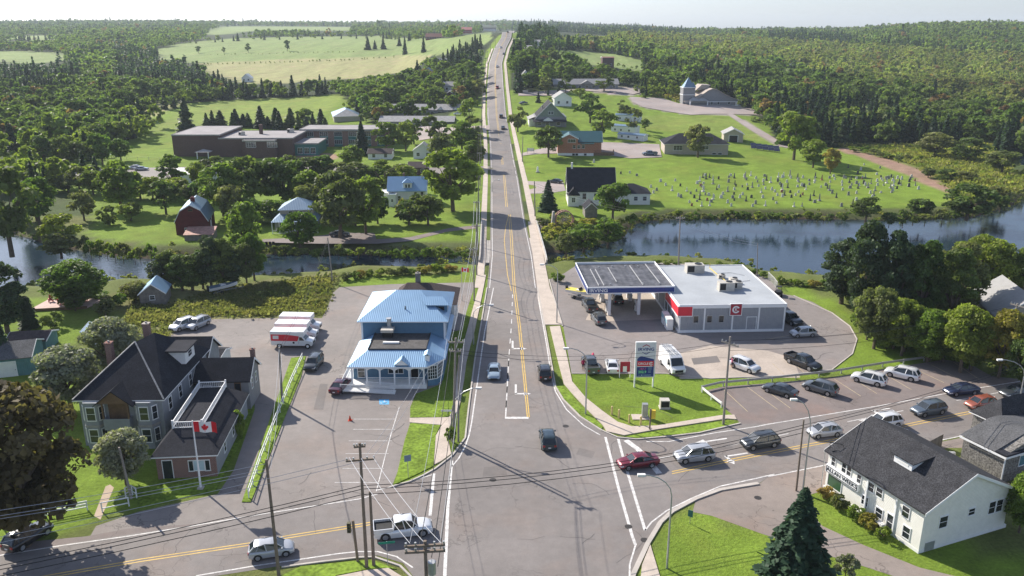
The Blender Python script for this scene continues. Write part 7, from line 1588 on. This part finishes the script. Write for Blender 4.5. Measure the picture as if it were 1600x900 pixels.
TL_ = [
 ('broad','red',42,852,590,222,"huge bronze-leaved tree filling the lower left edge"),
 ('broad','silver',198,757,668,88,"round white-leaved tree before the grey house, beside the leaning pole"),
 ('broad','silver',112,640,535,112,"silvery broad tree left of the big grey house"),
 ('broad','silver',182,596,492,96,"darker silvery tree behind the grey house's chimneys"),
 ('column','spruce',46,512,462,32,"dark columnar cedar beside the riverside deck"),
 ('bush','dark',83,513,486,34,"clipped round bush on the lawn below the riverside deck"),
 ('broad','light',122,478,404,98,"spreading light green tree at the river behind the deck"),
 ('broad','dark',118,486,446,42,"small dark tree just right of the riverside deck"),
 ('pine','spruce',12,520,400,78,"tall loose pine at the left picture edge above the river"),
 ('conifer','blue',4,575,478,48,"dark spruce at the left edge above the teal garage"),
 ('broad','olive',213,470,436,44,"olive small tree left of the blue-roofed shed"),
 ('bush','olive',165,492,466,34,"small tree on the lawn right of the spreading riverside tree"),
 ('bush','light',188,478,458,26,"light shrub near the river right of the lawn"),
 ('bush','light',150,466,452,44,"light riverside shrub behind the lawn, left one"),('bush','light',195,462,448,30,"light riverside shrub behind the lawn, right one"),
 ('broad','maple',470,392,322,64,"leafy tree with bare trunk in front of the riverside house"),
 ('broad','maple',386,402,308,66,"tall tree left of the riverside house at the bank"),
 ('broad','maple',350,338,250,76,"large tree right behind the red barn"),('broad','dark',397,330,238,84,"large dark tree in the middle of the mass behind the barn"),
 ('broad','dark',445,328,234,86,"large dark round tree right of the mass behind the barn"),('broad','maple',484,335,262,60,"tree above the tan garage by the riverside house"),
 ('broad','olive',532,372,262,88,"tall olive tree between the riverside house and the white blue-roofed house"),('broad','maple',572,366,270,66,"tree right beside the white blue-roofed house, on its left"),
 ('tall','maple',600,300,246,46,"rounded tree just behind the white blue-roofed house"),('broad','maple',632,300,252,40,"small round tree behind the white blue-roofed house's ridge"),
 ('bush','dark',650,336,302,40,"dark shrub against the front of the white blue-roofed house"),('bush','yellow',630,346,311,25,"yellow-green shrub before the white blue-roofed house"),('bush','light',668,350,312,46,"bushy light shrub right of the white house's front"),
 ('broad','light',708,330,224,98,"very large bright green tree beside the road above the river"),
 ('broad','dark',18,395,246,105,"very large dark tree at the left edge above the river bend"),('broad','maple',62,350,268,62,"tree behind the river bend, right of the huge left one"),
 ('broad','light',58,345,300,60,"yellow-green low tree at the river bend, upper one"),('broad','light',100,392,330,66,"yellow-green spreading tree on the river bank, lower one"),
 ('broad','olive',96,402,362,60,"olive bush tree overhanging the river bend"),('broad','olive',132,345,292,44,"olive tree on the path above the left lawn"),('broad','maple',190,330,246,72,"open-crowned tree at the lot above the left lawn"),
 ('broad','dark',260,335,277,54,"rounded dark tree left above the red barn"),('tall','maple',272,300,236,46,"tall tree in front of the school's left corner"),('broad','maple',314,305,250,32,"slender tree before the pale-roofed shed"),
 ('broad','maple',205,345,312,40,"low tree at the upper edge of the barn lawn"),('bush','dark',170,352,322,40,"dark shrub at the upper edge of the barn lawn"),
 ('conifer','spruce',292,206,152,34,"big spruce behind the school's left end"),('conifer','spruce',345,198,172,26,"left dark spruce in the row behind the school roof"),('conifer','spruce',369,198,170,24,"second dark spruce in the row behind the school roof"),('conifer','spruce',388,198,176,16,"small third spruce in the row behind the school roof"),
 ('conifer','spruce',408,200,165,28,"fourth dark spruce in the row behind the school roof"),('conifer','dark',432,200,168,30,"fifth dark tree in the row behind the school roof"),('conifer','dark',455,202,168,30,"sixth dark tree in the row behind the school roof"),('broad','dark',478,200,167,32,"seventh round dark tree in the row behind the school roof"),('conifer','spruce',502,196,170,22,"small spruce left of the grey motel wing"),
 ('conifer','blue',566,242,189,32,"blue spruce in front of the classroom block"),('broad','maple',604,236,184,46,"tree before the right end of the classroom block"),('broad','maple',634,236,187,40,"tree right beyond the classroom block's end"),('broad','maple',551,264,224,44,"tree in front of the classroom block by the side street"),
 ('bush','dark',478,232,221,15,"round clipped bush at the school entrance"),('broad','olive',690,252,203,50,"tree beside the small white gabled house"),('broad','maple',722,238,186,46,"roadside tree below the motel-like buildings"),('broad','light',733,200,151,34,"roadside tree right of the motel-like buildings"),
 ('tall','maple',738,262,215,34,"roadside tree between side street and motel entrance"),('broad','dark',572,190,167,24,"round dark tree right of the grey motel wing"),
 ('broad','dark',857,246,192,48,"dark maple by the orange brick house"),('broad','olive',809,206,163,36,"roadside tree left of the villa"),('conifer','blue',856,330,281,36,"blue spruce at the cemetery church's drive"),('broad','light',957,344,278,58,"round light green tree in front of the cemetery church"),
 ('broad','olive',1090,246,189,46,"russet-tinged tree in front of the hip-roofed bungalow"),('broad','dark',922,192,144,50,"large dark tree behind the shingled villa"),('broad','maple',940,214,166,48,"second large tree before the mobile homes"),('broad','olive',974,186,153,26,"slim tree behind the mobile homes, left"),('broad','olive',990,208,166,30,"tree beside the mobile homes, right"),('broad','dark',1008,204,184,16,"small dark tree right of the mobile homes"),
 ('broad','light',906,152,136,22,"small light tree on the lawn left of the gravel yard"),('conifer','spruce',841,160,144,10,"small dark cone-shaped spruce on the lawn"),('broad','olive',853,145,118,22,"roadside yard tree before the long grey hall, left"),('broad','dark',884,145,111,22,"yard tree before the long grey hall, second"),('broad','dark',944,143,116,32,"dark yard tree before the long grey hall's right part"),
 ('broad','light',1240,250,166,66,"tall light green tree at the cemetery's upper right"),('broad','light',1270,262,214,44,"round tree at the cemetery's upper right, shorter one"),('broad','yellow',1297,272,228,28,"thin yellowing tree among the upper graves"),
 ('broad','dark',1352,348,304,48,"dark shrub tree at the cemetery's river edge, with orange tip"),('broad','dark',1438,342,305,42,"round dark tree on the cemetery's river edge"),('broad','dark',1510,342,284,84,"wide dark tree clump at the cemetery's right river edge"),('broad','olive',1556,318,288,40,"olive tree at the point of the marsh"),
 ('broad','olive',1450,278,260,24,"small marsh thicket, left one of three"),('broad','dark',1478,284,262,36,"marsh thicket, middle one of three"),('broad','olive',1508,282,266,34,"marsh thicket, right one of three"),
 ('broad','olive',1565,270,232,56,"russet thicket beside the upper river arm"),('broad','dark',1512,252,212,60,"dark thicket left of the upper river arm"),('broad','olive',1460,245,205,60,"olive thicket at the wood's lower edge"),
 ('pine','spruce',1345,505,336,72,"tallest pine in the clump by the river on the right"),('pine','spruce',1388,515,352,66,"second pine of the river clump on the right"),('pine','dark',1432,520,364,60,"third pine of the river clump, darker"),('pine','dark',1480,520,378,70,"fourth dark tree of the river clump"),
 ('broad','light',1528,462,358,100,"large light green tree rising over the river at right"),('broad','maple',1592,470,384,60,"green tree at the right picture edge above the tin-roofed house"),
 ('broad','olive',1365,545,438,72,"brownish shrub tree at the front of the right clump"),('broad','maple',1408,556,460,66,"leafy shrub tree above the guard rail, left one"),('broad','light',1448,566,478,70,"leafy shrub tree above the guard rail, middle one"),
 ('broad','light',1500,582,470,84,"large light shrub tree by the parking bays' end"),('broad','yellow',1560,590,478,76,"yellowish tree beside the grey pole at right edge"),('broad','dark',1596,610,520,60,"dark tree at right edge behind the street lamp"),
 ('bush','light',1330,470,448,40,"light bush at the upper grass edge right of the station"),('bush','maple',1350,515,480,50,"bush at the grass edge, second below the station corner"),('bush','light',1385,545,512,46,"bush at the grass edge above the guard rail"),
 ('conifer','blue',1240,925,762,140,"dense dark blue-green spruce in the bottom right lawn"),('bush','silver',1320,905,866,40,"small white-flowering shrub beside the lane"),('broad','light',1592,832,733,62,"bright yellow-green rounded shrub at the right edge by the white shop"),
 ('bush','yellow',1290,778,758,30,"yellow-green shrub at the white shop's street corner"),('bush','olive',1312,795,772,30,"reddish-green bed shrub below the shop's name board"),('bush','light',1336,812,790,32,"low shrub along the white shop's wall, third from street"),('bush','yellow',1356,826,800,34,"large yellowing shrub mid-way along the white shop's wall"),('bush','light',1378,842,820,28,"last low shrub along the white shop's wall"),
 ('bush','maple',704,694,664,20,"small dense bush by the footpath bend poles"),('bush','light',372,682,640,30,"light shrub at the brick-fronted wing's right wall"),
 ('broad','olive',884,400,362,40,"bank shrub just right of the bridge"),('broad','maple',912,392,346,56,"large round bank shrub right of the bridge"),('broad','maple',950,384,338,56,"large bank shrub under the round light tree"),('bush','light',986,352,334,22,"slim upright shrub at the church's river corner"),
 ('bush','yellow',920,356,340,34,"golden flowering bush beside the water wheel"),('bush','olive',850,352,338,30,"low shrub left of the water wheel"),('bush','light',870,440,424,26,"flowering shrub at the canopy's back left corner"),
 ('conifer','spruce',575,78,57,12,"field spruce, leftmost of the trio on the green slope"),('conifer','spruce',586,77,63,9,"field spruce, middle one of the trio on the green slope"),('conifer','spruce',599,77,59,10,"field spruce, right one of the trio on the green slope"),
 ('broad','dark',310,83,71,10,"lone field tree left on the pasture"),('broad','dark',350,83,72,7,"lone small field tree on the pasture, second from left"),('broad','dark',388,82,67,10,"lone round field tree on the pasture"),('broad','dark',449,80,61,11,"lone tall field tree in the middle of the pasture"),
 ('conifer','spruce',633,85,57,9,"tall narrow spruce left of the white barn patch"),('conifer','spruce',662,82,55,9,"tall narrow spruce on the slope behind the gabled house"),('conifer','spruce',624,72,57,9,"spruce at the edge of the upper meadow"),
]
for t in TL_: tree(*t[:6], t[6])
# shrubs in rows (each one its own object, told apart by place)
def occupied(px, py):
    for a, b_, c_, d_ in CLEAR:
        if a < px < b_ and c_ < py < d_: return True
    return False
ORD = ['first','second','third','fourth','fifth','sixth','seventh','eighth','ninth','tenth','eleventh','twelfth','thirteenth','fourteenth','fifteenth','sixteenth','seventeenth','eighteenth','nineteenth','twentieth','twenty-first','twenty-second','twenty-third','twenty-fourth']
def row(shape, leaf, pts, n, hpx, wpx, what, grp, jit=4, lod=None):
    T = [0]
    for a, b_ in zip(pts, pts[1:]): T.append(T[-1] + math.hypot(b_[0]-a[0], b_[1]-a[1]))
    for i in range(n):
        s = T[-1]*(i+.5)/n; x = np.interp(s, T, [p[0] for p in pts]); y = np.interp(s, T, [p[1] for p in pts])
        if y < 262 and occupied(x, y-4): continue
        k = rnd.uniform(.75,1.25); lf = leaf if isinstance(leaf, str) else rnd.choice(leaf); y += rnd.uniform(-jit,jit)*.4
        tree(shape, lf, x+rnd.uniform(-jit,jit), y, y-hpx*k, wpx*rnd.uniform(.85,1.2), f"{what}, {ORD[i]} from the left", grp, lod=lod)
row('pine', ['spruce','dark'], [(246,450),(290,453),(340,452),(372,446)], 8, 74, 44, "dark pine in the clump between shed and river", "dark pines between the shed and the river")
row('broad', ['olive','maple'], [(378,446),(400,436)], 2, 74, 40, "open-crowned tree right of the dark pine clump", "trees right of the pine clump")
row('broad', ['maple','dark','olive'], [(300,284),(380,281),(470,280),(560,284),(640,286)], 14, 34, 44, "tree along the school street behind the barn and white house", "street trees behind the riverside houses")
row('broad', ['olive','maple','light'], [(95,300),(160,306),(240,312),(330,318)], 12, 40, 42, "tree in the thicket between playground and barn lawn", "trees between the playground and the barn lawn")
row('broad', ['maple','olive','dark'], [(340,352),(420,346),(500,348),(600,352),(690,350)], 9, 54, 50, "garden tree among the riverside houses", "garden trees among the riverside houses", 8)
row('conifer', ['spruce','dark'], [(312,198),(400,200),(470,204),(515,206)], 14, 24, 18, "dark spruce in the hedge line behind the school roof", "spruces behind the school")
row('pine', ['spruce','dark','olive'], [(1310,470),(1360,492),(1420,500),(1500,500)], 8, 110, 62, "filling tree of the dense clump right of the station lawn", "trees of the right river clump", 8)
row('broad', ['olive','maple','light'], [(1345,525),(1400,545),(1450,560),(1530,580)], 9, 62, 56, "shrubby tree at the front of the right clump", "front trees of the right clump", 6)
row('broad', ['maple','olive'], [(745,200),(742,235),(738,275)], 3, 38, 34, "roadside tree left of the main road beyond the river", "roadside trees beyond the river")
row('broad', ['dark','maple','olive'], [(820,130),(850,122),(880,118),(905,108)], 6, 22, 20, "yard tree between the hill road and the red square house", "yard trees right of the hill road")
row('broad', ['maple','dark','olive'], [(640,160),(690,150),(740,160),(748,130)], 8, 28, 26, "tree among the cottages left of the hill road", "trees among the cottages left of the hill road")
row('bush', ['light','olive'], [(125,398),(160,402),(200,408),(240,410)], 9, 26, 22, "bank shrub below the barn lawn", "shrubs on the bank below the barn lawn")
row('bush', ['olive','light','maple'], [(400,400),(500,401),(600,404),(700,405),(738,403)], 20, 17, 24, "bank shrub on the river's far side left of the bridge", "shrubs on the far bank left of the bridge")
row('bush', ['olive','yellow','light'], [(535,440),(570,432),(620,430),(665,428),(715,424)], 14, 14, 20, "low bank shrub behind the blue-roofed restaurant", "shrubs on the bank behind the restaurant")
row('bush', ['maple','dark','olive'], [(1000,345),(1100,344),(1200,345),(1320,347)], 24, 14, 20, "bank shrub along the cemetery lawn", "shrubs on the cemetery river bank")
row('bush', ['maple','dark','olive'], [(1380,349),(1470,347),(1570,326)], 10, 20, 26, "bank shrub at the cemetery's right end", "shrubs on the right river bank", 6)
row('bush', ['light','maple'], [(1022,412),(1080,416),(1140,418),(1200,436)], 12, 9, 18, "low bank shrub behind the fuel station", "shrubs behind the fuel station")
row('bush', ['light','olive','yellow'], [(1215,444),(1260,446),(1310,452)], 7, 12, 20, "low bank shrub right of the station's back corner", "shrubs right of the station")
row('broad', ['maple','dark'], [(205,250),(170,256),(100,262),(60,262)], 5, 46, 40, "tree screening the playground's left side", "trees by the playground")
row('broad', ['dark','maple','olive'], [(640,228),(668,222),(700,215)], 3, 36, 34, "tree between classroom block and motel drive", "trees between the school and the motel drive")
row('conifer', ['spruce','dark'], [(1215,225),(1260,226),(1310,226),(1350,224)], 6, 40, 30, "dark conifer in the clump above the cemetery", "conifers above the cemetery")
row('broad', ['olive','light','maple'], [(1290,212),(1380,215),(1450,216)], 6, 44, 46, "woodland edge tree above the marsh", "woodland edge trees above the marsh")
row('bush', ['olive','light'], [(1330,236),(1360,240),(1400,250),(1440,256)], 8, 10, 18, "scrubby bush between marsh and dirt track", "bushes by the dirt track")
row('bush', ['olive','yellow','light'], [(1000,152),(1040,153),(1062,158)], 5, 8, 14, "low bush before the church tower", "bushes before the church")
row('bush', ['dark','olive'], [(1172,187),(1185,190),(1205,196)], 5, 6, 13, "heath bush by the church lane", "bushes by the church lane")
# --- masses nobody could count: woods, river scrub, long grass
def lowtree(rs, conif):
    if conif: return crown_conif(rs, 11, 2.6, 52, 2.0, .08, .85, 5)
    v, T = crown_broad(rs, 10, 4.1, 8, 9, 2.0, .08); return v, T
def variants(f, n): return [f(i+1) for i in range(n)]
LOWB = variants(lambda s: lowtree(s, False), 8); LOWC = variants(lambda s: lowtree(s+50, True), 8)
MIDB = variants(lambda s: crown_broad(s+90, 10, 4.3, 14, 26, 1.05, .08), 6); MIDC = variants(lambda s: crown_conif(s+120, 11, 2.5, 300, 1.1, .06, .85, 8), 6)
BUSHV = variants(lambda s: crown_broad(s+200, 1.5, 1.2, 5, 14, .42, .0), 6)
GRASSV = variants(lambda s: (lambda rs: (quads(np.stack([rs.randn(26)*.55, rs.randn(26)*.55, rs.rand(26)*.6+.1], 1), np.stack([rs.randn(26), rs.randn(26), .35*rs.randn(26)], 1), .55, rs, .5), .7+.6*rs.rand(26)))(np.random.RandomState(s+300)), 6)
def mass(name, pts, vset, hs, tones, m, seed=1):
    """pts (n,3); one object made of many crowns"""
    rs = np.random.RandomState(seed); V = []; CC = []
    which = rs.randint(len(vset), size=len(pts))
    for k, (v, T) in enumerate(vset):
        sel = which == k; P_ = pts[sel]; n = len(P_)
        if not n: continue
        a = rs.rand(n)*6.28; s = hs[sel]*(.75+.5*rs.rand(n)); w = s*(.85+.35*rs.rand(n)); ca_, sa = np.cos(a), np.sin(a)
        x = v[None,:,0]*ca_[:,None] - v[None,:,1]*sa[:,None]; y = v[None,:,0]*sa[:,None] + v[None,:,1]*ca_[:,None]
        V.append(np.stack([x*w[:,None]+P_[:,0:1], y*w[:,None]+P_[:,1:2], v[None,:,2]*s[:,None]+P_[:,2:3]], -1).reshape(-1,3).astype(np.float32))
        t = tones[sel][:,None,:]*np.repeat(T,4)[None,:,None]; CC.append(t.reshape(-1,3))
    V = np.concatenate(V); CC = np.concatenate(CC); f = np.arange(len(V)).reshape(-1,4)
    o = link(name, npmesh(name, V, f, [m], CC, False, "tone")); return tag(o, kind='stuff')
def rndpts(x0, x1, y0, y1, sp, rs):
    gx, gy = np.meshgrid(np.arange(x0, x1, sp), np.arange(y0, y1, sp)); gx = gx + (rs.rand(*gx.shape)-.5)*sp*.95; gy = gy + (rs.rand(*gy.shape)-.5)*sp*.95
    return gx.ravel(), gy.ravel()
WHITE_LEAF = leafmat("woodland_leaves", (1.7,1.65,1.6), .45)
iswood = wood & (YY > 300)
FIELDS = [p_ for c_, p_ in ZONES if c_ in (HAY, PAST, LAWN2)] + [[(235,182),(300,163),(390,153),(535,148),(535,172),(235,200)], [(1320,162),(1385,160),(1385,176),(1325,176)]]
def gridat(arr, x, y):
    i = np.clip(np.searchsorted(GX, x)-1, 0, len(GX)-2); j = np.clip(np.searchsorted(GY, y)-1, 0, len(GY)-2)
    i = np.where(x-GX[i] > (GX[i+1]-GX[i])/2, i+1, i); j = np.where(y-GY[j] > (GY[j+1]-GY[j])/2, j+1, j); return arr[j, i]
rs = np.random.RandomState(5)
def hz(x, y):
    i = np.clip(np.searchsorted(GX, x)-1, 0, len(GX)-2); j = np.clip(np.searchsorted(GY, y)-1, 0, len(GY)-2)
    f = (x-GX[i])/(GX[i+1]-GX[i]); g = (y-GY[j])/(GY[j+1]-GY[j]); return (ZZ[j,i]*(1-f)+ZZ[j,i+1]*f)*(1-g)+(ZZ[j+1,i]*(1-f)+ZZ[j+1,i+1]*f)*g
CONZ = [[(180,80),(330,90),(320,150),(180,135)],[(-50,110),(120,100),(120,160),(-50,165)],[(640,60),(760,60),(760,110),(640,110)],[(800,30),(1080,30),(1080,80),(900,75),(800,110)],[(1200,55),(1330,60),(1330,80),(1200,75)],[(1210,180),(1370,175),(1370,230),(1210,230)],[(380,115),(520,120),(520,160),(340,160)]]
YELZ = [[(880,55),(1010,55),(1180,62),(1600,90),(1600,120),(1380,110),(1200,105),(1050,85),(950,78),(860,70)],[(1190,80),(1500,85),(1620,100),(1620,200),(1380,150),(1230,110)]]
for name, y0, y1, sp, VB_, VC_ in (("woodland", 330, 640, 5.6, MIDB, MIDC), ("woodland", 640, 1150, 6.8, LOWB, LOWC), ("woodland", 1150, 1900, 10, LOWB, LOWC), ("far_woodland", 1900, 3700, 24, LOWB, LOWC)):
    W_ = y1*.92; x, y = rndpts(-W_, W_, y0, y1, sp, rs); z = hz(x, y); px, py = proj(x, y, z)
    ok = (px > -320) & (px < 1920) & gridat(iswood, x, y)
    rl = np.interp(y, [p[1] for p in LW], [p[0] for p in LW]); rr2 = np.interp(y, [p[1] for p in RW], [p[0] for p in RW])
    ok &= (y > 930) | (x < rl-7) | (x > rr2+7)
    ok &= ~((y > 940) & (y < 1200) & (px > 745) & (px < 830))
    for a, b_, c_, d_ in CLEAR: ok &= ~((px > a) & (px < b_) & (py > c_) & (py < d_))
    x, y, z, px, py = x[ok], y[ok], z[ok], px[ok], py[ok]
    qx, qy = proj(x, y, z+8.5)
    ok = np.ones(len(x), bool)
    for q in FIELDS: ok &= ~inpoly(qx, qy, q)
    x, y, z, px, py = x[ok], y[ok], z[ok], px[ok], py[ok]
    nn = noise2(x, y, 150, 21)+noise2(x, y, 45, 22)*.6; con = nn + rs.randn(len(x))*.22 > .5
    for q in CONZ: con |= inpoly(px, py, q) & (rs.rand(len(x)) < .85)
    yel = np.zeros(len(x), bool)
    for q in YELZ: yel |= inpoly(px, py, q)
    con &= ~(yel & (rs.rand(len(x)) < .8)); 
    tone = np.zeros((len(x), 3)); rv = rs.rand(len(x), 1)
    tone[:] = np.array([.070,.108,.032])*(1-rv) + np.array([.110,.140,.044])*rv
    tone[yel] = (np.array([.115,.150,.044])*(1-rv) + np.array([.150,.150,.060])*rv)[yel]
    tone *= (1+.30*noise2(x, y, 60, 27)+.16*noise2(x, y, 230, 28))[:,None].clip(.5,1.6)
    tone[rs.rand(len(x)) < .03] = (.15,.10,.05); tone[con] = np.array([.026,.046,.026])
    hh = (.80+.35*rs.rand(len(x)))*(1+.15*(sp > 9)+1.0*(sp > 20)); hh[yel] *= .72
    hh *= np.where(y < 1900, 1, .75); big = rs.rand(len(x)) < .10; hh[big] *= 1.3; hh *= (1+.12*noise2(x, y, 40, 29))*np.interp(y, [300,1000,2000], [1,.82,.72])
    P3 = np.stack([x, y, z-.4], 1); print(name, y0, len(x))
    mass(name, P3[~con], VB_, hh[~con], tone[~con], WHITE_LEAF, 3); mass("conifer_"+name, P3[con], VC_, hh[con], tone[con], WHITE_LEAF, 4)
# tree belts between the fields and behind the yards
BELTS = [([(235,172),(300,158),(390,150),(530,146)],60,'mix',.8),([(560,176),(620,160),(700,158),(740,150)],40,'mix',.8),([(240,100),(330,101),(440,98),(540,95),(620,89)],50,'low',.22),([(330,86),(450,83),(560,82)],26,'low',.16),([(300,68),(420,62),(600,60),(700,60)],60,'mix',.8),
  ([(700,96),(730,84),(752,72)],40,'con',.8),([(860,150),(880,147)],6,'mix',.5),([(1000,146),(1040,148),(1060,152)],26,'mix',.7),([(1160,166),(1200,178),(1215,200)],26,'mix',.8),([(1060,158),(1170,160)],36,'mix',.8),([(0,258),(60,262),(110,250),(180,222),(215,200)],50,'mix',.9),([(0,300),(60,298),(120,292)],24,'mix',.9),([(880,100),(960,104),(1010,112)],16,'low',.3),([(800,135),(850,108)],16,'mix',.6)]
bp_ = []; bt = []; bh_ = []; bc = []
for pts, n, kd, s in BELTS:
    W3 = [G(*q) for q in pts]; T = plen(W3)
    for i in range(n):
        q = along(W3, T*(i+.1)/n, T*(i+.9)/n)[0]; w = 5 if kd != 'low' else 1; X, Y = q.x+rnd.gauss(0,w), q.y+rnd.gauss(0,w*1.6); qx, qy = proj(X, Y, H(X,Y))
        if occupied(qx, qy): continue
        bp_.append((X, Y, H(X,Y)-.3)); k = rnd.random(); c_ = kd == 'con' or (kd == 'mix' and k < .35); bc.append(c_); bh_.append(s*(.8+.4*rnd.random())); bt.append((.028,.048,.027) if c_ else (.075+.04*k,.10+.04*k,.03))
bp_, bt, bh_, bc = np.array(bp_), np.array(bt), np.array(bh_), np.array(bc)
mass("tree_belt", bp_[~bc], MIDB, bh_[~bc], bt[~bc], WHITE_LEAF, 6); mass("conifer_belt", bp_[bc], MIDC, bh_[bc], bt[bc], WHITE_LEAF, 7)
# long grass and scrub: field behind the restaurant lot, banks, marsh
def scrub(name, poly, sp, vset, h_, c0, c1, seed, z=None):
    rs = np.random.RandomState(seed); W3 = [(p.x,p.y) for p in PP(poly)]; xs_ = [p[0] for p in W3]; ys_ = [p[1] for p in W3]
    x, y = rndpts(min(xs_), max(xs_), min(ys_), max(ys_), sp, rs); ok = inpoly(x, y, W3) & (gridat(dd, x, y) > 1.0); x, y = x[ok], y[ok]
    nz_ = noise2(x, y, 14, seed); k = np.clip(.5+.5*nz_+.25*rs.randn(len(x)), 0, 1)[:,None]; tone = np.array(c0)*(1-k)+np.array(c1)*k
    print(name, len(x)); return mass(name, np.stack([x, y, hz(x, y)-.05], 1), vset, h_*(.6+.8*rs.rand(len(x)))*(1+.3*nz_), tone, WHITE_LEAF, seed)
G0, G1, G2 = (.075,.088,.034), (.130,.120,.062), (.22,.21,.09)
scrub("long_grass", [(215,462),(255,480),(330,455),(400,445),(480,436),(525,430),(520,452),(505,494),(430,494),(320,496),(272,515),(255,533),(222,528),(190,505),(205,485)], .85, GRASSV, .62, G0, G1, 31)
scrub("long_grass", [(430,436),(520,428),(540,440),(528,447),(512,478),(480,480),(400,470)], 1.6, BUSHV, .4, G0, (.12,.13,.05), 32)
scrub("marsh_grass", [(1300,226),(1350,228),(1480,225),(1550,225),(1575,262),(1600,275),(1630,285),(1600,304),(1582,316),(1530,330),(1480,326),(1490,300),(1440,264),(1360,238)], 2.2, GRASSV, 1.2, (.085,.11,.032), (.145,.135,.05), 33)
scrub("hedge_scrub", [(1300,440),(1330,460),(1345,500),(1370,530),(1420,552),(1480,566),(1560,590),(1620,580),(1620,500),(1480,450),(1400,440)], 1.8, BUSHV, 1.0, (.05,.075,.02), (.09,.12,.035), 34)
scrub("meadow_scrub", [(1010,150),(1060,154),(1058,160),(1035,153)], 3, BUSHV, 1.2, (.12,.14,.05), (.22,.18,.06), 36)
scrub("river_bank_scrub", [(846,352),(870,338),(930,352),(990,350),(985,372),(925,385),(880,396),(850,392)], 1.5, BUSHV, .8, (.09,.13,.03), (.20,.18,.05), 37)
# fringe right along the water's edge
rs = np.random.RandomState(41); FP = []
for poly in (river_r, river_l):
    n_ = len(poly)
    for i in range(n_):
        a = Vector(poly[i]); b_ = Vector(poly[(i+1) % n_]); L_ = (b_-a).length
        for k in range(int(L_/.8)): q = a.lerp(b_, rs.rand()); FP.append((q.x+rs.randn()*.9, q.y+rs.randn()*.9))
FP = np.array(FP); d0 = gridat(dd, FP[:,0], FP[:,1]); qx, qy = proj(FP[:,0], FP[:,1], 0*FP[:,0]); ok = (d0 > -1.2) & (qx > -40) & (qx < 1640) & ~((qx > 738) & (qx < 858)); FP = FP[ok]
k = rs.rand(len(FP),1); zb_ = np.clip(gridat(ZC, FP[:,0], FP[:,1]), WZ-.1, 0)
mass("bank_fringe", np.stack([FP[:,0], FP[:,1], zb_], 1), BUSHV, .42+.5*rs.rand(len(FP)), np.array([.075,.11,.03])*(1-k)+np.array([.20,.19,.07])*k, WHITE_LEAF, 42)
print('trees', NT)
